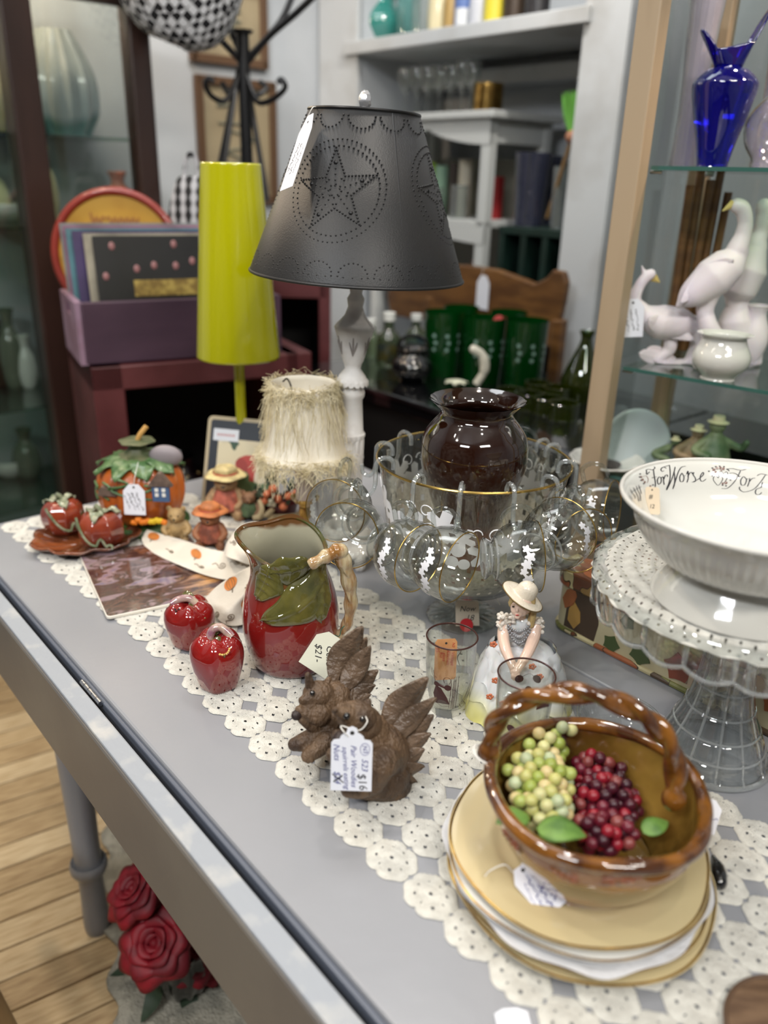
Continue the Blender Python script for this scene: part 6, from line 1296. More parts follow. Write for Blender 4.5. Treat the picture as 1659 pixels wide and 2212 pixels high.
def rose(c, s, seed, tilt):
    q = random.Random(seed); mx0 = Matrix.Translation(c) @ Euler(tilt).to_matrix().to_4x4(); first = True; hd = obj('rose_bloom', MB().ball((0, 0, s*.2), (s*.16, s*.16, s*.26), 12, 8), m_rosep, pot, auto=180); hd.matrix_local = mx0
    n = 0
    for ring, (cnt, rr_, open_, hh) in enumerate([(3, .12, 6, .42), (4, .22, 18, .50), (5, .36, 34, .56), (6, .50, 52, .62), (7, .62, 72, .66)]):
        for k in range(cnt):
            a = k*2*PI/cnt+ring*.7+q.uniform(-.2, .2); wd_ = s*(.34+.14*ring)
            def pf(x, y, rr_=rr_, open_=open_, hh=hh, wd_=wd_):
                u_ = (x-.5)*2; v_ = y; ang = R(open_*(.35+.75*v_)); out = s*rr_*.55+sin(ang)*s*hh*v_; up = cos(ang)*s*hh*v_*1.3+s*.04; w = wd_*(sin(PI*(.12+.80*v_)))**.6; curl = .12*s*max(0, v_-.75)*4
                return Vector((out+curl-abs(u_)**2*s*rr_*.35, u_*w*.8, up-curl*.8-.05*s*abs(u_)**3))
            pm = MB().grid(pf, 8, 8); pm.xf(Matrix.Rotation(a, 4, 'Z')); o = obj('petal', pm, m_rosep, hd, auto=180, solid=.0006)
aR = lambda x, y, d: aY(x, y, rp0.y+d)-rp0
rose(aR(345, 2040, -.025), .066, 1, (R(35), R(-14), 0)); rose(aR(302, 1930, .03), .058, 2, (R(15), R(-30), 0)); rose(aR(410, 2062, .01), .056, 3, (R(10), R(25), 0)); rose(aR(370, 1985, .05), .056, 4, (R(-10), R(5), 0)); rose(aR(440, 2080, .03), .05, 6, (R(5), R(30), .5))
for k, (x, y, d, rz_) in enumerate([(340, 2112, -.03, -110), (300, 2050, .0, -160), (400, 2120, -.02, -60)]): lf = leaf_mb(.07, .035, -.2, .1, 10, 6); obj('rose_leaf', lf, mat('silk_leaf', (34, 52, 30), .6), pot, loc=aR(x, y, d), rot=(0, R(40), R(rz_)), auto=180)
st = MB()
for (x, y, d) in ((345, 2040, -.025), (302, 1930, .03), (410, 2062, .01), (370, 1985, .05)): st.tube(spline([(0, 0, .05), Vector((0, 0, hp)), aR(x, y, d)], 5), .0022, 6)
obj('stem', st, mat('silk_stem', (40, 60, 34), .6), pot)
ck0 = at(8, 2150, 0)
m_chair = mat('tan_wood_leg', (150, 124, 88), .4, col2=(128, 102, 70), nscale=20, stretch=(1, 1, .2)); st0 = at(40, 2270, 0)-Vector((.117, .117, 0)); sx = thing('wooden_stool', 'tan wooden stool leg at the bottom left corner of the picture', 'stool', Vector((st0.x, st0.y, 0)))
obj('seat', MB().lathe(sprof([(.0005, .43), (.15, .43), (.165, .445), (.15, .46), (.0005, .462)], 3), 40), m_chair, sx)
for k in range(4): a = PI/4+k*PI/2; obj('leg', MB().tube([(.165*cos(a), .165*sin(a), 0), (.10*cos(a), .10*sin(a), .432)], .016, 12), m_chair, sx)
# ================================================================ BACKGROUND
def vase(name, label, cat_, base, rows, m, group=None, inner=True, n=40, fn=None, extra=None, th=.003, axis=None, part='body'):
    t = thing(name, label, cat_, base, group=group); pf_ = sorted(pxprof(base, rows), key=lambda p: p[1]); pf_ = [(r, z) for r, z in pf_ if z > .002]; pf_ = sprof([(pf_[0][0], 0)]+pf_, 4)
    obj(part, MB().lathe([(.0005, .0)]+pf_, n, fn), m, t)
    if inner: obj('inner_wall', MB().lathe([(max(.0005, r-th), z) for r, z in pf_[::-1]]+[(.0005, pf_[0][1]+.004)], n, fn), m, t)
    return t, pf_
m_dwood = mat('dark_walnut', (58, 38, 32), .35, col2=(40, 26, 22), nscale=8, stretch=(1, 1, .15), coat=.2)
m_pane = glass_thin('cabinet_pane', (236, 240, 238), 1.2); m_shelfg = glass_thin('shelf_glass', (214, 232, 222), 1.6, milk=.02); m_gedge = mat('green_glass_edge', (52, 92, 84), .2, coat=.6)
# ---- left display cabinet
YC = 2.32; xl, xr = aY(92, 560, YC).x, aY(308, 300, YC+.22).x
cab = thing('display_cabinet', 'tall dark walnut glass display cabinet at the left', 'cabinet', Vector((xl, YC, 0)))
Wc = xr-xl; yaw = math.atan2(.22, Wc); cab.rotation_euler = (0, 0, yaw); Wc = math.hypot(Wc, .22); CM = Matrix.Translation(cab.location) @ Matrix.Rotation(yaw, 4, 'Z')
for (x, y, w) in ((0, 0, .076), (Wc, 0, .062), (0, .42, .05), (Wc, .42, .05), (-.62, 0, .05), (-.62, .42, .05)): obj('post', MB().box((x, y, 1.05), (w, w, 2.1)), m_dwood, cab, smooth=False, bev=.006)
for z in (.12, 2.08): obj('rail', MB().box((Wc/2-.31, .21, z), (Wc+.62, .46, .07)), m_dwood, cab, smooth=False, bev=.006)
obj('rail', MB().box((Wc/2, 0, 1.80), (Wc, .03, .10)), m_dwood, cab, smooth=False, bev=.005)
ZS = [aY(200, 300, YC+.2).z, aY(200, 470, YC+.2).z-.02, .70, .40]
for z in ZS: obj('glass_shelf', MB().box((Wc/2-.31, .21, z), (Wc+.58, .40, .008)), [m_shelfg], cab, smooth=False)
obj('glass_pane', MB().box((Wc/2, -.005, .98), (Wc-.05, .004, 1.7)), m_pane, cab, smooth=False); obj('glass_pane', MB().box((-.31, -.005, .98), (.56, .004, 1.7)), m_pane, cab, smooth=False)
obj('back_board', MB().box((Wc/2-.31, .44, 1.05), (Wc+.62, .012, 2.1)), mat('cabinet_back', (126, 122, 116), .6, col2=(70, 62, 58), nscale=4), cab, smooth=False)
def inC(x, y, z): return CM @ Vector((x, y, z))
m_teal = mat('teal_glass', (72, 128, 128), .25, coat=.6, col2=(100, 156, 156), nscale=10); m_silkw = mat('white_satin', (180, 190, 194), .5, col2=(150, 158, 160), nscale=12)
tl_, _ = vase('fluted_lampshade', 'pleated white and teal glass shade on the upper shelf of the walnut cabinet', 'lampshade', inC((CM.inverted() @ aY(168, 290, YC+.2)).x, .2, ZS[0]+.004), [(160, 288, 110), (165, 240, 150), (170, 170, 150), (176, 110, 110), (180, 66, 70)], ramp_mat('teal_white', [(0, (92, 148, 148)), (.45, (74, 124, 124)), (.55, (170, 184, 190)), (1, (150, 156, 154))], .35, .5, 'Z', 4.6, 0., .5, 5.), fn=lambda t, r, z, i: (r*(1+.06*cos(14*t)), z), th=.004)
q = random.Random(6)
def knick(lab, px, py, z, w, h, m, kind=0):
    b = Vector(CM @ Vector((0, 0, 0))); p = inC(*((CM.inverted() @ aY(px, py, YC+.18)).xy), z)
    t = thing('ornament', lab, 'ornament', p)
    if kind == 0: obj('ornament_body', MB().lathe(sprof([(.0005, 0), (w*.3, 0), (w*.5, h*.3), (w*.42, h*.6), (w*.2, h*.8), (w*.28, h)], 4), 24), m, t); obj('ornament_rim', MB().tube([(w*.28*cos(k*PI/8), w*.28*sin(k*PI/8), h) for k in range(16)], .003, 6, closed=True), m, t)
    elif kind == 1: obj('picture_board', MB().box((0, 0, h/2), (w, .01, h)), m, t, bev=.002); obj('foot', MB().box((0, .03, .01), (w*.3, .06, .02)), m_dwood, t)
    elif kind == 2: obj('bowl_wall', MB().lathe(sprof([(.0005, .002), (w*.2, 0), (w*.45, h*.5), (w*.5, h)], 4), 28), m, t, solid=.003); obj('foot_ring', MB().lathe([(w*.22, 0), (w*.2, h*.2)], 20), m, t)
mc = [mat('cream_ceramic', (206, 196, 160), .3, coat=.5), mat('yellow_brass', (196, 166, 96), .3, .7), mat('orange_ceramic', (176, 104, 76), .4), mat('pale_card', (190, 192, 200), .6), mat('grey_green_glass', (104, 112, 98), .2, coat=.6), mat('white_ceramic_b', (212, 212, 206), .25, coat=.6), mat('dark_bronze', (66, 54, 44), .4, .4)]
for a in [('small cream card standing left of the teal pleated shade', 76, 290, ZS[0]+.005, .05, .20, mc[0], 1), ('small white dish on the second cabinet shelf', 100, 480, ZS[1]+.005, .05, .05, mc[5], 2),
          ('brass bowl on the second cabinet shelf', 215, 470, ZS[1]+.005, .09, .045, mc[1], 2), ('orange ceramic box standing above the round sign', 262, 480, ZS[1]+.005, .09, .14, mc[2], 0), ('pale card leaning behind the round sign', 200, 480, ZS[1]+.005, .06, .07, mc[3], 1),
          ('tall pale yellow vase by the left cabinet post', 108, 480, ZS[1]+.005, .07, .20, mc[0], 0), ('cream jug in the left bay, top shelf', -40, 300, ZS[0]+.005, .22, .30, mc[0], 0), ('white dish in the left bay, second shelf', 20, 480, ZS[1]+.005, .20, .05, mc[5], 2), ('cream vase in the left bay, second shelf', -10, 480, ZS[1]+.005, .1, .16, mc[0], 0),
          ('grey green bottle low in the left bay', 30, 800, ZS[2]+.005, .08, .24, mc[4], 0), ('white vase low in the left bay', 62, 820, ZS[2]+.005, .06, .16, mc[5], 0), ('dark bronze urn low in the left bay', 0, 820, ZS[2]+.005, .09, .20, mc[6], 0), ('grey green jar on the bottom cabinet shelf', 60, 1000, ZS[3]+.005, .09, .16, mc[4], 0), ('white bowl on the bottom cabinet shelf', 20, 1000, ZS[3]+.005, .12, .06, mc[5], 2)]: knick(*a)
bulb(*inC(Wc*.3, .1, 1.95), 9, WARM, .03); bulb(*inC(-.3, .1, 1.95), 9, WARM, .03)  # unseen bulbs added in the cabinet to brighten its contents
# ---- pictures on the left wall
m_frame = mat('brown_frame', (86, 62, 42), .4, coat=.2); m_pic = mat('sepia_drawing', (150, 136, 108), .6, col2=(118, 106, 84), nscale=7, lo=.45, hi=.7)
for lab, (x0, y0), (x1, y1) in (('upper brown framed sepia drawing on the left wall', (405, -60), (583, 150)), ('lower brown framed sepia drawing on the left wall behind the coat rack', (424, 160), (604, 440))):
    a, b2 = aU(x0, y0, UL+.03), aU(x1, y1, UL+.03); v0_, v1_, z1_, z0_ = a.dot(V), b2.dot(V), a.z, b2.z
    t = thing('framed_picture', lab, 'picture', UV(UL+.005, (v0_+v1_)/2, z0_), A49); w_, h_ = v1_-v0_, z1_-z0_
    for (cy, cz, sy, sz) in ((0, .012, w_, .028), (0, h_-.012, w_, .028), (-w_/2+.013, h_/2, .028, h_), (w_/2-.013, h_/2, .028, h_)): obj('frame_side', MB().box((.010, cy, cz), (.02, sy, sz)), m_frame, t, smooth=False, bev=.003)
    obj('drawing', MB().box((.006, 0, h_/2), (.004, w_-.04, h_-.04)), m_pic, t, smooth=False)
    dr_ = MB()
    for k in range(5): dr_.tube(spline([(.0095, (q.random()-.5)*w_*.6, h_*(.2+.15*k)), (.0095, (q.random()-.5)*w_*.6, h_*(.3+.12*k)), (.0095, (q.random()-.5)*w_*.5, h_*(.35+.12*k))], 5), .004, 5)
    obj('drawn_lines', dr_, mat('grey_pencil', (112, 112, 96), .7), t)
# ---- coat rack
YR = 2.60; kb = aY(533, 350, YR); m_iron2 = mat('black_iron', (22, 22, 24), .4, .3)
rk_ = thing('coat_rack', 'black wrought iron coat rack with curled hooks', 'coat rack', Vector((kb.x, YR, 0)))
K = lambda x, y, d=0.: aY(x, y, YR+d)-rk_.location
obj('pole', MB().tube([(0, 0, 0), K(524, 70)], .018, 14), m_iron2, rk_); obj('cap', MB().lathe([(.0005, 0), (.028, 0), (.030, .008), (.0005, .01)], 20), m_iron2, rk_, loc=K(524, 72))
for pts in ([(530, 140, 0), (580, 80, -.02), (640, 28, -.05), (700, -30, -.08)], [(530, 130, 0), (570, 90, .02), (610, 40, .05), (640, -30, .06)], [(518, 130, 0), (480, 90, -.03), (440, 50, -.06), (400, 0, -.08)], [(520, 120, 0), (500, 70, .03), (480, 40, .05), (470, 0, .08)]):
    obj('upper_arm', MB().tube(spline([K(*p) for p in pts], 6), .009, 8), m_iron2, rk_)
for pts in ([(528, 150, 0), (545, 200, -.03), (560, 222, -.05), (590, 214, -.07), (616, 190, -.08), (608, 172, -.08), (600, 180, -.08)], [(520, 150, 0), (490, 215, -.03), (460, 210, -.06), (444, 185, -.08), (450, 170, -.08), (462, 176, -.08)], [(524, 160, 0), (550, 205, .02), (575, 190, .05), (560, 176, .05)], [(520, 170, 0), (495, 200, .03), (480, 180, .05)]):
    obj('hook', MB().tube(spline([K(*p) for p in pts], 6), .008, 8), m_iron2, rk_)
for pts in ([(516, 150, 0), (500, 230, -.03), (480, 290, -.05), (462, 345, -.06)], [(530, 150, 0), (545, 240, -.03), (556, 300, -.05), (570, 350, -.06)], [(512, 170, 0), (500, 250, -.05), (500, 345, -.08)]):
    obj('brace', MB().tube(spline([K(*pts[0]), K(*pts[1]), K(*pts[1])+(K(*pts[1])-K(*pts[0]))*2.2], 6), .008, 8), m_iron2, rk_)
# houndstooth hat
def hound():
    m = mat('houndstooth_cloth', (220, 222, 226), .8); nt = m.node_tree; N = nt.nodes; L = nt.links; p = N['Principled BSDF']; tc = N.new('ShaderNodeTexCoord'); mp = N.new('ShaderNodeMapping'); L.new(tc.outputs['Object'], mp.inputs[0]); mp.inputs['Rotation'].default_value = (0, R(45), 0); ck_ = N.new('ShaderNodeTexChecker'); ck_.inputs['Scale'].default_value = 50; ck_.inputs[1].default_value = lin((18, 18, 22)); ck_.inputs[2].default_value = lin((226, 228, 232)); L.new(mp.outputs[0], ck_.inputs[0])
    L.new(ck_.outputs[0], p.inputs['Base Color']); return m
hc_ = aY(388, -30, 2.50); ht = thing('bucket_hat', 'black and white houndstooth cloth hat hanging from the coat rack top', 'hat', hc_)
def hatf(a, b): t = a*2*PI; r = .200*(.12+.88*b**.6); z = -.136*(1-b**1.8)+.006*cos(5*t)*b; return Vector((r*cos(t)*.86, r*sin(t)*.75, z*(1+.12*cos(t+.6))))
obj('crown', MB().grid(hatf, 48, 16, cu_=True), hound(), ht, solid=.003, auto=180); obj('brim', MB().tube([(.172*cos(k*PI/20), .150*sin(k*PI/20), .004*cos(5*k*PI/20)) for k in range(40)], .007, 8, closed=True), hound(), ht)
# plaid bag
def plaid():
    m = mat('plaid_cloth', (30, 30, 32), .8); nt = m.node_tree; N = nt.nodes; L = nt.links; p = N['Principled BSDF']; tc = N.new('ShaderNodeTexCoord'); ws = []
    for d in ('X', 'Z'):
        w = N.new('ShaderNodeTexWave'); w.bands_direction = d; w.inputs['Scale'].default_value = 11; L.new(tc.outputs['Object'], w.inputs['Vector']); ws.append(w)
    mx = N.new('ShaderNodeMixRGB'); mx.blend_type = 'ADD'; mx.inputs[0].default_value = .5; L.new(ws[0].outputs[0], mx.inputs[1]); L.new(ws[1].outputs[0], mx.inputs[2]); r = N.new('ShaderNodeValToRGB'); r.color_ramp.elements[0].position = .62; r.color_ramp.elements[0].color = lin((24, 24, 26)); r.color_ramp.elements[1].position = 1.0; r.color_ramp.elements[1].color = lin((190, 190, 194)); L.new(mx.outputs[0], r.inputs[0]); L.new(r.outputs[0], p.inputs['Base Color']); return m
pb0 = aY(425, 560, 2.28); t = thing('plaid_bag', 'black and white plaid cloth bag hanging behind the yellow-green lamp', 'bag', pb0)
hbg = aY(425, 385, 2.28).z-pb0.z
obj('bag_body', MB().lathe(sprof([(.0005, 0), (.062, .0), (.070, hbg*.3), (.060, hbg*.7), (.035, hbg), (.0005, hbg*1.02)], 5), 36, lambda a, r, z, i: (r*(1+.06*cos(5*a)), z)), plaid(), t, auto=180); obj('handle', MB().tube(spline([(-.02, 0, hbg), (-.01, 0, hbg*1.25), (.01, 0, hbg*1.25), (.02, 0, hbg)], 5), .006, 8), plaid(), t)
# ---- red cabinet, crate, records, round sign
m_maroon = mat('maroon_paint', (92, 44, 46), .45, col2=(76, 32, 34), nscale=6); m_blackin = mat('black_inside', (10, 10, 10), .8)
YB = 1.80; c00 = aY(184, 790, YB); ZT = c00.z; yw = R(28)
rc = thing('red_cabinet', 'dark red painted open cabinet under the purple crate', 'cabinet', Vector((c00.x+.005, YB+.01, 0)), yw)
wr_ = .50
for (x, y, z, sx_, sy_, sz_) in ((.035, .18, ZT/2, .07, .40, ZT), (wr_, .18, ZT/2, .07, .40, ZT), (wr_/2, .18, ZT-.03, wr_, .40, .06), (wr_/2, .18, .06, wr_, .40, .12), (wr_/2, .37, ZT/2, wr_, .02, ZT), (wr_/2, .18, ZT*.45, wr_, .38, .03)): obj('panel', MB().box((x, y, z-.0015), (sx_, sy_, sz_-.003)), m_maroon, rc, smooth=False, bev=.004)
obj('black_sheet', MB().box((wr_/2, .355, ZT/2), (wr_-.08, .006, ZT-.1)), m_blackin, rc, smooth=False)  # black sheet across the back of the opening
cr0 = thing('record_crate', 'purple painted wooden crate holding record albums', 'crate', Vector((c00.x, YB, ZT)), yw)
m_purp = mat('purple_paint', (68, 46, 62), .5, col2=(56, 36, 52), nscale=10, stretch=(.3, 1, 1)); m_purl = mat('purple_lit_side', (142, 116, 136), .5, col2=(126, 96, 112), nscale=12)  # end board coloured lighter, as the lit side of the purple crate
hc0 = aY(182, 655, YB).z-ZT; wc_ = .46; dc = .24
obj('front_board', MB().box((wc_/2, .008, hc0/2), (wc_, .016, hc0)), m_purp, cr0, smooth=False, bev=.003); obj('back_board', MB().box((wc_/2, dc-.008, hc0/2), (wc_, .016, hc0)), m_purp, cr0, smooth=False, bev=.003)
sb = MB().box((0, dc/2, hc0*.36), (.016, dc, hc0*.72)).box((0, dc*.17, hc0*.86), (.016, dc*.34, hc0*.28)).box((0, dc*.83, hc0*.86), (.016, dc*.34, hc0*.28)).box((0, dc/2, hc0*.96), (.016, dc*.34, hc0*.08))
obj('side_board', sb, m_purl, cr0, smooth=False, label='end board with a hand hole, its lilac colour painted as lit'); s3 = obj('side_board', MB().box((wc_, dc/2, hc0/2), (.016, dc, hc0)), m_purp, cr0, smooth=False); obj('bottom_board', MB().box((wc_/2, dc/2, .008), (wc_-.02, dc-.03, .012)), m_purp, cr0, smooth=False)
CR = Matrix.Translation(cr0.location) @ Matrix.Rotation(yw, 4, 'Z')
RS = .262
recs = [('black record album with small pink roses and gold label, front of the crate', (28, 28, 30), .015, .045), ('record album with a cream edge directly behind the black one', (178, 170, 150), .0, .07), ('purple record album in the crate', (74, 58, 104), -.02, .095), ('teal and blue record album in the crate', (92, 140, 150), -.03, .12), ('pink record album in the crate', (170, 110, 140), -.032, .145), ('grey record album at the very back of the crate', (148, 152, 152), -.035, .175)]
for i, (lab, c, x, y) in enumerate(recs):
    t = thing('record_album', lab, 'record', CR @ Vector((x+.02, y, .016)), rot=(R(-8), 0, yw)); obj('sleeve', MB().box((RS/2+.08, 0, RS/2-.005+i*.004), (RS+.12, .006, RS)), mat('sleeve_%d' % i, c, .4, col2=tuple(int(v*.75) for v in c), nscale=8), t, smooth=False)
    if i == 0:
        fl3 = MB()
        for (x_, z_) in ((.06, .235), (.20, .238), (.11, .185), (.15, .192), (.20, .19), (.24, .20), (.28, .235), (.04, .17)): fl3.ball((x_, -.004, z_), (.007, .002, .009), 8, 6)
        obj('printed_rose', fl3, mat('pink_print', (150, 104, 104), .5), t, kind='stuff'); obj('gold_label', MB().box((.21, -.0042, .142), (.22, .002, .036)), mat('gold_label', (170, 146, 72), .5, col2=(120, 96, 40), nscale=60), t, smooth=False)
ds = aY(255, 552, 2.17); dt = thing('round_sign', 'round red rimmed yellow sign standing behind the record crate', 'sign', ds, rot=(R(84), 0, R(6)))
rD = 137/F*dep(ds)
obj('disc', MB().lathe([(.0005, .004), (rD*.90, .004)], 64), mat('yellow_disc', (206, 160, 60), .3, coat=.6, col2=(190, 140, 44), nscale=6), dt); obj('rim', MB().tube([(rD*.95*cos(k*PI/32), rD*.95*sin(k*PI/32), .004) for k in range(64)], .0105, 10, closed=True), mat('brick_red_rim', (150, 52, 40), .35, coat=.5), dt); obj('printed_fruit', MB().ball((.03, .03, .006), (.035, .025, .002), 12, 8), mat('brown_print', (96, 58, 30), .5), dt); obj('printed_cream', MB().ball((.085, .025, .006), (.04, .03, .002), 12, 8), mat('cream_print', (226, 214, 180), .5), dt)
tm = ink([[((k/16-.5)*.12, .008*(-1)**k+.01*(k in (0, 5))) for k in range(17)]], .005, 3); tm.xf(Matrix.Translation((.0, .085, .006))); obj('sign_text', tm, mat('ochre_print', (160, 104, 40), .5), dt, smooth=False)
# made-up dark jar inside the red cabinet, gold specks standing for small lights
jb = aY(372, 1050, YB+.16); jz = ZT*.45+.016; jt = thing('stand_in_jar', 'made-up black jar inside the red cabinet, gold dots standing for small lights', 'jar', Vector((jb.x-.02, YB+.30, jz)))
obj('jar_body', MB().lathe(sprof([(.0005, 0), (.055, 0), (.075, .05), (.07, .12), (.04, .17), (.045, .19)], 4), 36), mat('black_lacquer', (10, 10, 12), .1, coat=1.), jt)
gd_ = MB(); q = random.Random(12)
for k in range(26):
    a = q.uniform(-PI, 0); z = q.uniform(.02, .15); r = float(np.interp(z, [0, .05, .12, .17], [.055, .075, .07, .04])); gd_.ball((r*cos(a), r*sin(a), z), .0042, 8, 6)
obj('light_dots', gd_, mat('gold_light_dot', (220, 186, 120), .25, .8), jt)
# second red cabinet behind the lime lamp
r2 = aY(650, 800, 2.35); t2 = thing('red_cabinet', 'second dark red cabinet with a black opening, right of the yellow-green lamp', 'cabinet', Vector((r2.x, 2.45, 0)), R(4)); h2 = aY(650, 612, 2.3).z
for (x, z, sx_, sz_) in ((-.11, h2/2, .035, h2), (.062, h2/2, .035, h2), (-.024, h2-.03, .205, .06), (-.024, h2-.36, .205, .05), (-.024, .05, .205, .10)): obj('panel', MB().box((x, .12, z-.001), (sx_, .26, sz_-.002)), m_maroon, t2, smooth=False, bev=.003)
obj('black_sheet', MB().box((-.024, .24, h2/2), (.18, .01, h2-.02)), m_blackin, t2, smooth=False)  # black sheet behind this opening too
# ---- niche shelf wares
def onsh(px, dv=.12): # a place on the niche shelf
    d = ray(px, 40); p = EYE + d*((VW+dv)/d.dot(V)); return Vector((p.x, p.y, 1.7755))
def simple(name, lab, cat_, b, h, r, m, shape=0, cap=None, lab_m=None):
    t = thing(name, lab, cat_, b); P_ = {0: [(.0005, 0), (.7, .0), (1, .12), (1, .62), (.45, .80), (.42, .95), (.46, 1.)], 1: [(.0005, 0), (.9, 0), (1, .05), (1, .95), (.98, 1)], 2: [(.0005, 0), (.5, 0), (1, .35), (.95, .6), (.6, .85), (.75, 1)], 3: [(.0005, 0), (.8, 0), (.2, .04), (.12, .1), (.12, .42), (.7, .6), (1, .85), (.9, 1)]}[shape]
    obj('body', MB().lathe(sprof([(a*r, z*h) for a, z in P_], 4), 28), m, t)
    if lab_m: obj('paper_label', MB().lathe([(r*1.012, h*.2), (r*1.012, h*.55)], 28, a0=-2.6, a1=-.3), lab_m, t)
    if cap: obj('cap', MB().lathe([(r*.5, h*.98), (r*.52, h*1.14), (.0005, h*1.15)], 24), cap, t)
    else: obj('rim', MB().tube([(P_[-1][0]*r*cos(k*PI/10), P_[-1][0]*r*sin(k*PI/10), h) for k in range(20)], r*.05, 6, closed=True), m, t)
    return t
m_tealv = mat('teal_vase', (52, 124, 116), .15, coat=1.); m_aqua = glass_thin('aqua_glass', (190, 226, 222), 1.6, milk=.10, body=(150, 200, 196)); m_clearb = glass_thin('clear_bg', (232, 238, 236), 3., milk=.14, body=(196, 200, 200))
gg = 'bottles and jars on the niche shelf'
for x, n_, lab, h, r, m, s_, cp_, lm in [(822, 'round_vase', 'round teal glass vase on the niche shelf', .16, .085, m_tealv, 2, None, None), (882, 'glass_jar', 'pale aqua glass jar on the niche shelf', .17, .04, m_aqua, 1, None, None), (912, 'glass_jar', 'clear glass jar right of the aqua jar on the niche shelf', .16, .035, m_clearb, 1, None, None),
    (946, 'bottle', 'cream labelled bottle on the niche shelf', .17, .032, mc[0], 0, None, None), (976, 'bottle', 'amber bottle on the niche shelf', .17, .025, mat('amber_b', (170, 140, 84), .3), 0, None, None), (1000, 'tin', 'blue and white tin on the niche shelf', .13, .028, mat('blue_tin', (92, 116, 170), .4), 1, None, mat('white_lab', (210, 212, 214), .5)), (1034, 'bottle', 'grey bottle with an orange label on the niche shelf', .14, .03, mc[3], 0, None, mat('orange_lab', (206, 96, 40), .5)), (1068, 'tin', 'bright yellow tin on the niche shelf', .12, .034, mat('yellow_tin', (212, 196, 60), .4), 1, None, None), (1110, 'tin', 'dark brown tin at the right on the niche shelf', .10, .034, mc[6], 1, None, None), (1160, 'tin', 'black tin furthest right on the niche shelf', .09, .034, mat('black_tin', (40, 38, 40), .4), 1, None, None)]:
    simple(n_, lab, 'bottle' if n_ == 'bottle' else n_.split('_')[-1], onsh(x), h, r, m, s_, cp_, lm)
# ---- white hutch in the niche
m_white = mat('hutch_white', (196, 198, 196), .5)
VH = VW+.02; 
def pu(px, py, v): p = aV(px, py, v); return p.dot(U), p.z
hu1, hz1 = pu(1062, 246, VH); hu0 = hu1-.56; _, hzm = pu(1050, 486, VH); 
hz0 = .60
ht_ = thing('white_hutch', 'white painted open hutch with a curved apron standing in the niche', 'shelf unit', UV(hu0, VH, hz0), A49)
lz = lambda z: z-hz0
hw = hu1-hu0; hd_ = .30
obj('top_board', MB().box((hw/2, hd_/2, lz(hz1)), (hw+.05, hd_+.04, .022)), m_white, ht_, smooth=False, bev=.004)
for x, y in ((.018, .018), (hw-.018, .018), (.018, hd_-.02), (hw-.018, hd_-.02)): obj('post', MB().box((x, y, lz(hz1)/2), (.036, .036, lz(hz1)-.02)), m_white, ht_, smooth=False, bev=.003)
for z in (hzm, hzm-.20): obj('shelf_board', MB().box((hw/2, hd_/2, lz(z)), (hw-.0, hd_-.0, .02)), m_white, ht_, smooth=False, bev=.002)
def apron(zt3, dz3): 
    n_ = 24; pts = [(0, 0), (hw, 0)]+[(hw*(1-k/n_), -(dz3*(.35+.65*abs(cos(PI*(k/n_)*1.0))**.7)) if 0 < k < n_ else -dz3) for k in range(n_+1)]
    return MB().prism(pts, -.008, .008, mx=Matrix.Translation((0, .006, lz(zt3))) @ Matrix.Rotation(PI/2, 4, 'X'))
obj('apron', apron(hz1-.01, .075), m_white, ht_, smooth=False); obj('apron', apron(hzm-.01, .05), m_white, ht_, smooth=False)
obj('side_apron', MB().box((hw-.012, hd_/2, lz(hz1-.045)), (.014, hd_-.04, .07)), m_white, ht_, smooth=False, bev=.003)
obj('back_board', MB().box((hw/2, hd_-.004, lz(hzm)-.05), (hw, .006, .5)), mat('hutch_back', (150, 148, 138), .6), ht_, smooth=False)
HM = Matrix.Translation(ht_.location) @ Matrix.Rotation(A49, 4, 'Z')
def onh(px, z, dy): 
    p = aV(px, 300, VH+dy); return Vector((p.x, p.y, z))
t = simple('brass_pot', 'shiny brass pot on top of the white hutch', 'pot', onh(1048, hz1+.0115, .12), .085, .048, m_brass, 1)
m_goblet = glass_thin('goblet_glass', (236, 240, 238), 2.4, milk=.10, body=(190, 192, 190)); gs_ = None
for k, x in enumerate((872, 896, 918, 944, 968, 992, 1012, 858, 930)):
    lab = ['clear goblet above the lamp finial side of the white hutch', 'second clear goblet from the left on the white hutch top', 'third clear goblet on the white hutch top', 'clear goblet in the middle of the white hutch top', 'clear goblet right of the middle on the white hutch top', 'clear goblet left of the brass pot', 'clear goblet just behind the brass pot', 'leftmost clear goblet in the back row on the hutch top', 'back row clear goblet in the middle of the hutch top'][k]
    b = onh(x, hz1+.0115, .07 if k < 7 else .2)
    if gs_ is None: gs_ = simple('goblet', lab, 'glass', b, .15, .030, m_goblet, 3); gs_['group'] = 'goblets on the white hutch'
    else: dup(gs_, b, 0, lab)
colr = [mat('lime_lab', (170, 206, 60), .5), mat('mint_tin', (150, 186, 160), .5), mat('dark_tin2', (60, 48, 42), .5), mat('cream_tin2', (214, 206, 186), .5), mat('red_tin2', (170, 40, 44), .5)]
for k, (x, h, r, m, lab) in enumerate([(905, .10, .032, m_clearb, 'clear jar at the left on the middle hutch shelf'), (932, .17, .022, colr[0], 'lime green bottle on the middle hutch shelf'), (958, .16, .024, colr[1], 'mint green tin on the middle hutch shelf'), (985, .17, .018, colr[2], 'dark bottle on the middle hutch shelf'), (1010, .18, .024, colr[3], 'cream bottle on the middle hutch shelf'), (1080, .13, .026, colr[4], 'red labelled jar right of the hutch post'), (945, .09, .03, m_clearb, 'clear tumbler in front on the middle hutch shelf'), (1000, .10, .03, m_clearb, 'second clear tumbler in front on the middle hutch shelf')]):
    simple('jar', lab, 'jar', onh(x, hzm+.0105, .07 if k in (6, 7, 0) else .18), h, r, m, 1)
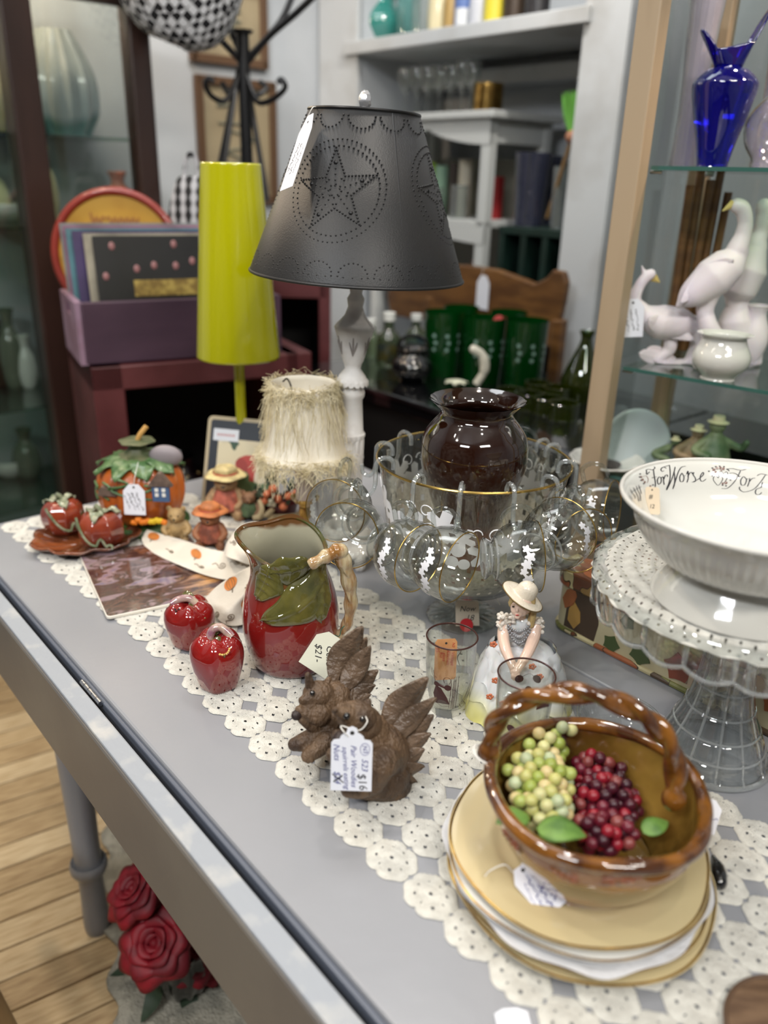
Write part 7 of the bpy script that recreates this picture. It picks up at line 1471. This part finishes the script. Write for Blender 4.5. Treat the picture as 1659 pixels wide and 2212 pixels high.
simple('jar', 'red and yellow tin below the middle hutch shelf', 'jar', onh(915, hzm-.19, .10), .11, .045, mat('red_yellow', (190, 130, 40), .5, col2=(160, 50, 36), nscale=20), 1)
simple('jar', 'pink jar below the middle hutch shelf beside the post', 'jar', onh(1052, hzm-.19, .05), .07, .03, mat('pink_jar', (186, 130, 120), .4), 2)
# ---- green crate with vases
gu, gzt = pu(1078, 487, VW+.01); gW = -1.528-gu; g0 = UV(gu, VW+.01, .60)
gc = thing('green_crate', 'dark green open wooden crate carrying the glass vases', 'crate', g0, A49); m_dgreen = mat('dark_green_paint', (22, 44, 38), .45, col2=(16, 34, 28), nscale=10); gh = gzt-.60
for z in (.012, gh-.012, gh*.5): obj('board', MB().box((gW/2, .12, z), (gW, .24, .022)), m_dgreen, gc, smooth=False, bev=.002)
for x in (.012, gW*.36, gW*.66, gW-.012): obj('divider', MB().box((x, .12, gh/2), (.022, .236, gh-.03)), m_dgreen, gc, smooth=False, bev=.002)
m_smoke = glass_thin('smoky_blue_glass', (150, 154, 178), 3., milk=.28, body=(84, 88, 112)); 
def onc(px, dy=.1): p = aV(px, 480, VW+.01+dy); return Vector((p.x, p.y, gzt+.0005))
t, _ = vase('smoky_vase', 'smoky blue tall glass vase on the green crate', 'vase', onc(1140), [(1136, 489, 60), (1136, 440, 66), (1140, 380, 74), (1144, 330, 82)], m_smoke); t, _ = vase('smoky_vase', 'second smoky blue glass vase, just right and behind', 'vase', onc(1172, .19), [(1166, 480, 40), (1170, 400, 54), (1172, 336, 62)], m_smoke)
for k, (x, w, yt) in enumerate(((1205, 34, 360), (1232, 36, 350), (1262, 34, 372))): vase('clear_vase', ['clear cylinder vase in the middle of the green crate top', 'clear cylinder vase holding the bamboo stick', 'clear cylinder vase at the right end of the green crate'][k], 'vase', onc(x, .08+.03*k), [(x, 488, w), (x, 440, w+4), (x+4, yt, w+10)], m_clearb)
pa, pb4 = aV(1182, 470, VW+.10), aV(1236, 296, VW+.02); t = thing('bamboo_plant', 'bamboo stick with a tuft of green leaves leaning in the clear vases', 'plant', pa); obj('stick', MB().tube([(0, 0, 0), pb4-pa], .006, 8), mat('bamboo', (166, 130, 84), .5), t)
for k in range(12): lf = leaf_mb(.12, .02, .05, .1, 8, 4); lf.xf(frame(pb4-pa, Vector((q.uniform(-.35, .45), q.uniform(-.3, .3), 1)), (1, 0, 0))); obj('blade', lf, mat('fresh_green', (104, 168, 70), .5), t, auto=180)
obj('root', MB().ball(pb4-pa, (.020, .018, .018), 10, 8), mat('root_tan', (160, 110, 84), .7), t)
bl2 = thing('niche_base', 'low white cupboard filling the bottom of the niche', 'cupboard', UV(UN0+.005, VW, 0), A49); obj('carcass', MB().box((.485, .215, .299), (.965, .40, .598)), m_white, bl2, smooth=False, bev=.004)
for x in (.25, .73): obj('door', MB().box((x, .008, .29), (.45, .012, .50)), m_white, bl2, smooth=False, bev=.004)
# ---- wooden chair back
VCh = 1.89
m_oak = mat('honey_oak', (116, 80, 44), .38, col2=(90, 60, 34), nscale=8, stretch=(1, 1, 4), coat=.3)
pts = [(840, 640), (850, 600), (880, 580), (940, 572), (1010, 572), (1080, 582), (1130, 600), (1160, 612), (1185, 600), (1200, 582), (1222, 586), (1228, 610), (1222, 650), (1215, 680), (1205, 720), (1190, 752), (1170, 740), (1150, 720), (1100, 700), (1000, 690), (900, 690), (850, 680)]
ou, oz = pu(1030, 650, VCh); ch = thing('wooden_chair', 'honey oak chair with a carved curved top rail, behind the green glasses', 'chair', UV(ou, VCh, 0), A49)
poly = [(pu(x, y, VCh)[0]-ou, pu(x, y, VCh)[1]) for x, y in pts]
obj('top_rail', MB().prism(poly, -.012, .012, mx=Matrix.Rotation(PI/2, 4, 'X')), m_oak, ch, smooth=False, bev=.006)
ru_, rz_ = pu(1205, 740, VCh)
for x in (-.20, ru_-ou): obj('back_post', MB().box((x, 0, oz/2), (.036, .03, oz-.02)), m_oak, ch, smooth=False, bev=.006)
for k in range(5): obj('spindle', MB().tube([(-.15+k*.06, 0, .46), (-.15+k*.06, 0, oz-.03)], .008, 8), m_oak, ch)
obj('seat', MB().box((-.02, -.17, .45), (.42, .36, .03)), m_oak, ch, smooth=False, bev=.01)
for x in (-.20, .16): obj('front_leg', MB().box((x, -.32, .218), (.034, .034, .434)), m_oak, ch, smooth=False, bev=.004)
pt = aV(1040, 612, VCh-.02); price_tag('white price tag on string hanging from the oak chair top rail', frame(aV(1040, 668, VCh-.02), U, (0, 0, 1)), .05, .10, 'clip', m_paper, hole=False, string=[aV(1041, 612, VCh-.02), aV(1043, 585, VCh-.02), aV(1045, 574, VCh-.018)])
# ---- black counter and its glass
m_blk = mat('black_gloss_top', (10, 11, 13), .12, coat=1.); m_chr = mat('chrome_strip', (150, 156, 166), .2, 1.)
ZK = .85
ct = thing('black_counter', 'glossy black counter with a thin chrome strip along its edge', 'counter', UV(0, 0, 0), A49)
for (a, b_, c_, d) in ((-1.88, -.93, 1.30, 1.84), (-.925, .1, 1.60, 1.84)):
    obj('top_board', MB().box(((a+b_)/2, (c_+d)/2, ZK-.02), (b_-a, d-c_, .04)), m_blk, ct, smooth=False, bev=.004); obj('front_panel', MB().box(((a+b_)/2, c_+.03, (ZK-.04)/2), (b_-a-.04, .02, ZK-.045)), mat('black_matte', (16, 16, 18), .5), ct, smooth=False)
    for x in (a+.04, b_-.04): obj('leg', MB().box((x, d-.04, (ZK-.04)/2), (.04, .04, ZK-.042)), mat('black_matte', (16, 16, 18), .5), ct, smooth=False)
obj('chrome_strip', MB().box(((-1.88-.93)/2, 1.297, ZK-.006), (.95, .005, .010)), m_chr, ct, smooth=False)
def onk(px, py): return at(px, py, ZK+.0005)
m_ggl = glass_thin('emerald_glass', (30, 120, 50), 1.6, milk=.35, body=(8, 84, 28)); m_wpt = mat('white_pattern', (130, 160, 150), .5)
gt0 = None
for k, (x, yb, yt, w) in enumerate([(952, 808, 672, 84), (1040, 822, 684, 92), (1128, 834, 690, 90), (990, 778, 662, 76), (1090, 792, 672, 80)]):
    lab = ['emerald green tumbler at the left end of the front row on the black counter', 'emerald green tumbler in the middle of the front row, red and white sticker above', 'emerald green tumbler at the right of the front row on the black counter', 'emerald green tumbler in the back row, left', 'emerald green tumbler in the back row, right'][k]
    b = onk(x, yb); t, pf_ = vase('green_tumbler', lab, 'glass', b, [(x, yb-2, w*.86), (x, (yb+yt)/2, w*.94), (x, yt, w)], m_ggl, group='emerald tumblers on the black counter')
    if k < 3:
        pt_ = MB()
        for j in range(3): pt_.v and None; f2 = wrap(pf_, R(-120+40*j), pf_[-1][1]*.55, [move(vine_leaf(.008, 10), .004*(i%2), .018*(i-1), .5*i) for i in range(3)], .001); pt_.add(f2.v, f2.f)
        obj('white_motif', pt_, m_wpt, t, auto=180)
st = obj('round_sticker', MB().lathe([(.0001, .001), (.016, .001), (.016, 0)], 20), mat('red_white', (200, 80, 80), .4)); s0 = onk(1078, 815); st.matrix_world = frame(aY(1078, 694, s0.y-.02), (1, 0, 0), (0, .1, 1)); tag(st, 'small round red and white sticker on the middle green tumbler', 'sticker')
m_jarg = glass_thin('jar_glass', (200, 214, 196), 2., milk=.15, body=(90, 100, 60)); m_wcap = mat('white_cap', (214, 216, 212), .4)
for x, yb, yt, w, lab, lm in ((838, 796, 690, 50, 'tall jar with a white cap left of the green tumblers', mat('brown_lab', (120, 90, 40), .5, col2=(60, 70, 110), nscale=30)), (896, 772, 690, 46, 'jar with a white cap and a blue label beside the green tumblers', mat('blue_lab', (40, 70, 140), .5, col2=(190, 196, 200), nscale=30)), (800, 776, 700, 44, 'round clear jar behind the white column lamp', None)):
    b = onk(x, yb); h = spot(x, yt, b)-b.z; r = w/2/F*dep(b); t = simple('jar', lab, 'jar', b, h, r, m_jarg, 0, m_wcap, lm)
b = onk(890, 822); kt = simple('black_kettle', 'round black teapot on the black counter', 'teapot', b, spot(890, 752, b)-b.z, 44/F*dep(b), m_blk, 2); obj('handle', MB().tube(spline([(-.04, 0, .05), (-.03, 0, .11), (.03, 0, .11), (.04, 0, .05)], 5), .005, 8), m_blk, kt)
b = onk(984, 846); t = thing('white_flower', 'small white ceramic flower on the edge of the black counter', 'ornament', b)
for k in range(7): lf = leaf_mb(.035, .026, .2, .2, 8, 5); lf.xf(Matrix.Translation((0, 0, .012)) @ Matrix.Rotation(k*.9, 4, 'Z') @ Matrix.Rotation(R(-20), 4, 'Y')); obj('petal', lf, mat('pale_cream_petal', (206, 208, 188), .4), t, auto=180)
b = onk(1028, 838); tag(obj('white_horn', MB().tube(spline([Vector((0, 0, .01)), aY(1046, 800, b.y)-b, aY(1042, 768, b.y)-b, aY(1016, 750, b.y)-b], 6), [.010]*6+[.013]*6+[.011]*6+[.006], 12), mat('ivory_gloss', (214, 210, 196), .3, coat=.5), loc=b), 'curved ivory horn shaped piece in front of the green tumblers', 'ornament')
m_olive = glass_thin('olive_glass', (120, 140, 40), 2., milk=.2, body=(70, 84, 16)); 
b = onk(1252, 860); vase('olive_decanter', 'olive green glass decanter beside the wooden cabinet post', 'decanter', b, [(1252, 856, 84), (1254, 820, 88), (1260, 770, 50), (1268, 735, 24), (1272, 715, 34)], m_olive)
for k, (x, y) in enumerate([(1100, 872), (1140, 880), (1180, 890), (1215, 902), (1160, 856), (1200, 866)]):
    b = onk(x, y); t = simple('green_bowl', ['leftmost low olive glass bowl at the counter edge', 'second low olive glass bowl at the counter edge', 'third low olive glass bowl at the counter edge', 'low olive glass bowl nearest the wooden post', 'low olive bowl behind the second bowl', 'low olive bowl behind the third bowl'][k], 'bowl', b, .035, .034, m_olive, 1)
# ---- right display cabinet of pale wood and glass
m_pine = mat('pale_oak_post', (166, 146, 120), .45, col2=(148, 128, 102), nscale=10, stretch=(1, 1, .1)); PC0 = aY(1322, 700, 1.43); cdn = Vector((.775, -.633, 0)); cnn = Vector((.633, .775, 0)); aC = math.atan2(-.633, .775)
pcb = thing('glass_cabinet', 'pale oak framed glass display cabinet at the right with glass shelves', 'cabinet', Vector((PC0.x, PC0.y, 0)), aC)
CI = Matrix.Translation(pcb.location) @ Matrix.Rotation(aC, 4, 'Z'); LW, LD = .78, .30
z1s = aY(1370, 357, 1.43).z-.003; z2s = aY(1318, 795, 1.43).z; z3s = aY(1300, 1040, 1.40).z
for (x, y, w) in ((0, 0, .038), (LW, 0, .038), (0, LD, .034), (LW, LD, .034), (LW*.42, LD, .03)): obj('post', MB().box((x, y, 1.05), (w, w, 2.1)), m_pine, pcb, smooth=False, bev=.003)
for z in (.05, 2.08, z3s-.32): obj('rail', MB().box((LW/2, LD/2, z), (LW, LD, .03)), m_pine, pcb, smooth=False, bev=.003)
for z in (z1s, z2s, z3s):
    obj('glass_shelf', MB().box((LW/2, LD/2+.003, z), (LW-.045, LD-.04, .006)), m_shelfg, pcb, smooth=False); obj('shelf_edge', MB().box((LW/2+.0, .022, z), (LW-.044, .0022, .0062)), m_gedge, pcb, smooth=False)
    for x, y in ((.024, .03), (.024, LD-.03)): obj('shelf_pin', MB().tube([(x-.006, y, z-.006), (x+.014, y, z-.006)], .003, 8), m_steel, pcb)
obj('side_pane', MB().box((0, LD/2, 1.15), (.003, LD-.04, 1.8)), m_pane, pcb, smooth=False); obj('back_pane', MB().box((LW/2, LD-.002, 1.15), (LW-.04, .003, 1.8)), m_pane, pcb, smooth=False)
def ins(px, py, z):
    p = at(px, py, z+.0035) if abs(z-EYE.z) > .06 else None
    return p
def ins2(px, dy, z): # on shelf z, on the line of sight column px, dy behind the front
    d = ray(px, 600); o = CI @ Vector((0, dy, 0)); n_ = cnn; t = ((o-EYE).dot(n_))/d.dot(n_); p = EYE+d*t; return Vector((p.x, p.y, z+.0035))
m_cob = mat('cobalt_glass', (8, 8, 120), .04, coat=1.); m_cob.node_tree.nodes['Principled BSDF'].inputs['Transmission Weight'].default_value = .75; m_cob.node_tree.nodes['Principled BSDF'].inputs['Base Color'].default_value = (.004, .004, .30, 1)
bb = ins2(1497, .11, z1s); bv, bpf2 = vase('blue_vase', 'cobalt blue glass vase with a handkerchief rim on the upper glass shelf', 'vase', bb, [(1487, 350, 66), (1492, 300, 86), (1500, 240, 116), (1513, 190, 136), (1520, 172, 128), (1526, 152, 92), (1528, 144, 62)], m_cob, inner=False)
zr_ = bpf2[-1][1]; rr3 = bpf2[-1][0]
def hk_(a, b_): t = a*2*PI; k = b_; r = rr3*(.9+1.0*k*(.55+.45*cos(2*t))); z = zr_+ .052*k*(.55+.75*max(0, cos(2*t)))*(1+.25*cos(t)); return Vector((r*cos(t)*(1+.2*k), r*sin(t)*.7, z))
obj('ruffled_rim', MB().grid(hk_, 48, 10, cu_=True), m_cob, bv, solid=.003, auto=180)
m_cry = glass_thin('cut_crystal', (236, 232, 240), 4., milk=.30, body=(220, 214, 222))
cb_ = ins2(1622, .16, z1s); cvp, cpf = vase('crystal_decanter', 'round cut crystal decanter behind the orange tag on the upper glass shelf', 'decanter', cb_, [(1612, 345, 90), (1614, 310, 130), (1618, 260, 140), (1622, 215, 90), (1626, 190, 46), (1630, 150, 44)], m_cry, fn=lambda t, r, z, i: (r*(1+.03*abs(sin(9*t))), z), inner=False)
obj('stopper', MB().lathe(sprof([(.012, cpf[-1][1]), (.016, cpf[-1][1]+.02), (.03, cpf[-1][1]+.06), (.036, cpf[-1][1]+.11), (.0005, cpf[-1][1]+.13)], 4), 12), m_cry, cvp, auto=10)
ot = ins2(1634, .04, z1s); ot.z = aY(1634, 180, ot.y).z; price_tag('folded orange kraft price tag hanging by the crystal decanter', frame(ot, (.9, -.4, -.15), (.12, 0, 1)), .050, .075, 'round', mat('orange_kraft', (206, 150, 92), .7), hole=False)
for x, dy, yt, w, lab in ((1436, .17, -20, 70, 'tall speckled crystal vase left of the cobalt vase on the upper glass shelf'), (1600, .24, -30, 64, 'tall cut crystal vase behind the cobalt vase, top cut by the picture edge')):
    b = ins2(x, dy, z1s); vase('crystal_vase', lab, 'vase', b, [(x, 345, w*.8), (x+2, 250, w*.7), (x+6, 120, w*.85), (x+10, yt, w*1.1)], m_cry, fn=lambda t, r, z, i: (r*(1+.04*abs(sin(8*t))*(1 if i % 3 else .4)), z), n=64)
t = thing('wooden_dowels', 'bundle of brown wooden dowels standing behind the herons in the glass cabinet', 'dowels', ins2(1500, .25, z2s))
for k in range(5):
    d_ = Vector((.014*(k-2), .006*(k % 2), 0)); h_ = (.30, .34, .31, .33, .29)[k]; obj('dowel', MB().tube([d_, d_+Vector((.004*(k-2), 0, h_))], .0075, 10), m_oak, t)
# white birds
m_bird = mat('white_matte_porcelain', (216, 208, 208), .5, col2=(204, 190, 214), nscale=6, lo=.45, hi=.7, sss=.1); m_beak = mat('yellow_beak', (206, 184, 110), .5)
def bird(lab, base, P_, body, limbs_, beak, dy=0.):
    t = thing('bird_figurine', lab, 'figurine', base); L = lambda x, y, d=0.: aY(x, y, base.y+d)-base; mb = MB()
    for pts, rs in body: limb(mb, [L(*p) for p in pts], rs, 24)
    mb.v = [(x, y, max(z, 0)) for x, y, z in mb.v]; sculpt('body', mb, m_bird, t, vox=.0020, it=14)
    for a, b_ in beak: obj('beak', MB().tube([L(*a), L(*b_)], [.0075, .001], 8), m_beak, t)
    for pts, w in limbs_:
        a, b_ = L(*pts[0]), L(*pts[1]); lf = leaf_mb((b_-a).length, w, .12, .15, 14, 8, vd=.001); lf.xf(frame(a, b_-a, (b_-a).cross(Vector((0, -1, 0))))); obj('wing', lf, m_bird, t, solid=.003, auto=180)
    return t
k1 = ins2(1545, .10, z2s)
bird('tall white heron figurine with a yellow beak on the lower glass shelf', k1, None,
 [([(1592, 444, 0), (1604, 452, 0), (1610, 480, 0), (1604, 510, 0), (1592, 540, 0)], [.0125, .013, .012, .014, .018]), ([(1600, 545, 0), (1575, 570, 0), (1540, 600, 0), (1490, 640, 0), (1466, 660, 0)], [.014, .030, .034, .022, .006]), ([(1540, 620, 0), (1532, 660, 0), (1520, 700, 0)], [.018, .010, .010]), ([(1520, 660, .01), (1528, 700, 0), (1540, 740, 0), (1530, 790, 0)], [.013, .016, .020, .028])],
 [(((1585, 560, -.03), (1470, 655, -.02)), .045)], [((1584, 440, 0), (1560, 456, 0))])
k2 = ins2(1625, .20, z2s)
bird('second tall white heron figurine, cut by the right edge of the picture', k2, None,
 [([(1650, 446, 0), (1652, 460, 0), (1644, 500, 0), (1630, 530, 0)], [.014, .014, .013, .018]), ([(1632, 535, 0), (1610, 580, 0), (1590, 630, 0), (1580, 650, 0)], [.020, .038, .034, .012]), ([(1600, 640, 0), (1590, 690, 0), (1600, 740, 0), (1610, 780, 0)], [.012, .030, .034, .030])], [], [((1655, 440, 0), (1680, 452, 0))])
k3 = ins2(1435, .09, z2s)
bird('small white crested quail figurine with a tag round its neck', k3, None,
 [([(1406, 592, 0), (1394, 600, 0), (1380, 620, 0), (1370, 650, 0), (1385, 675, 0)], [.0095, .0095, .0095, .012, .018]), ([(1392, 590, 0), (1386, 574, 0)], [.005, .002]), ([(1388, 680, 0), (1425, 695, 0), (1470, 700, 0), (1508, 718, 0)], [.018, .031, .028, .012]), ([(1450, 715, 0), (1448, 750, 0)], [.012, .012]), ([(1448, 756, 0), (1420, 778, 0), (1440, 792, 0), (1470, 788, 0)], [.010, .010, .014, .012]), ([(1500, 700, 0), (1520, 740, 0), (1500, 785, 0)], [.016, .024, .020])],
 [(((1400, 690, -.03), (1500, 735, -.025)), .04), (((1380, 762, -.012), (1478, 796, -.012)), .03), (((1398, 752, -.0), (1470, 786, -.0)), .026)], [((1412, 600, 0), (1425, 610, 0))])
tq = aY(1363, 728, k3.y-.02); price_tag('white price tag hanging from the neck of the quail figurine', frame(tq, (1, -.1, .08), (-.02, 0, 1)), .040, .066, 'clip', m_paper, [('~', .008, .03, .009, R(-80), .3), ('~', .0, .03, .009, R(-80), .3), ('~', -.009, .028, .009, R(-80), .3)], m_black_ink, string=[tq+Vector((0, 0, .06)), aY(1385, 625, k3.y-.015)])
k4 = ins2(1590, .05, z2s); pw_, _ = vase('white_pot', 'glossy white round pot at the right of the lower glass shelf', 'pot', k4, [(1592, 822, 66), (1596, 812, 72), (1598, 790, 112), (1600, 768, 120), (1604, 745, 100), (1606, 730, 92), (1608, 722, 116)], m_iron)
for k, (x, w, yt, lab) in enumerate([(1600, 60, 640, 'white covered jar behind the round pot on the lower glass shelf'), (1652, 60, 660, 'cream lidded jar at the right edge of the lower glass shelf')]):
    b = ins2(x, .20, z2s); simple('jar', lab, 'jar', b, spot(x, yt, b)-b.z, w/2/F*dep(b), m_bird, 2)
m_gfig = mat('green_figurine', (70, 92, 62), .5, col2=(120, 130, 96), nscale=24)
b = ins2(1434, .12, z3s); t = thing('oval_plate', 'pale grey oval plate standing on the lowest visible glass shelf', 'plate', b, rot=(R(72), 0, 0)); obj('plate_disc', MB().lathe(sprof([(.0005, .004), (.040, .004), (.060, .008), (.060, .004), (.0005, .0)], 3), 48, lambda t_, r, z, i: (r*(1 if True else 1), z)), mat('pale_blue_china', (176, 186, 186), .2, coat=.6), t, loc=(0, .040, 0)); obj('foot_ring', MB().tube([(.035*cos(k*PI/12), .035*sin(k*PI/12)+.040, -.001) for k in range(24)], .003, 6, closed=True), m_whitec, t)
for k, (x, yt, m, lab) in enumerate([(1612, 900, m_gfig, 'green dressed figurine on the lowest visible glass shelf'), (1570, 920, mat('tan_figurine', (150, 126, 96), .6, col2=(110, 96, 70), nscale=30), 'tan figurine beside the green one on the lowest visible shelf'), (1520, 955, m_gfig, 'low green leafy ornament on the lowest visible shelf')]):
    b = ins2(x, .15, z3s); h = max(.06, spot(x, yt, b)-b.z); t = thing('figurine', lab, 'figurine', b); mb = MB(); mb.lathe(sprof([(.0005, 0), (.036, 0), (.030, h*.4), (.016, h*.62), (.012, h*.72)], 4), 20); mb.ball((0, 0, h*.84), h*.13, 12, 8); limb(mb, [(-.012, 0, h*.62), (-.04, -.01, h*.45), (-.02, -.03, h*.4)], [.008, .007, .006]); limb(mb, [(.012, 0, h*.62), (.045, -.01, h*.5), (.05, -.02, h*.62)], [.008, .007, .006]); sculpt('body', mb, m, t, vox=.0025, it=2); obj('hat', MB().lathe([(h*.17, h*.90), (h*.10, h*.93), (h*.09, h*1.0), (.0005, h*1.0)], 20), mc[0], t)
# white ornate plate on the dark shelf behind the bowl
b = ins2(1366, .06, z3s); t = thing('scalloped_dish', 'white scalloped dish on the lowest visible cabinet shelf, beside the oak post', 'dish', b); obj('dish_body', MB().lathe(sprof([(.0005, .002), (.03, 0), (.055, .008), (.068, .016)], 4), 60, lambda t_, r, z, i: (r*(1+.05*abs(sin(6*t_))), z)), m_iron, t, solid=.003); obj('dark_centre', MB().lathe([(.0005, .0065), (.028, .0065)], 24), mat('dark_print', (60, 50, 48), .4), t)
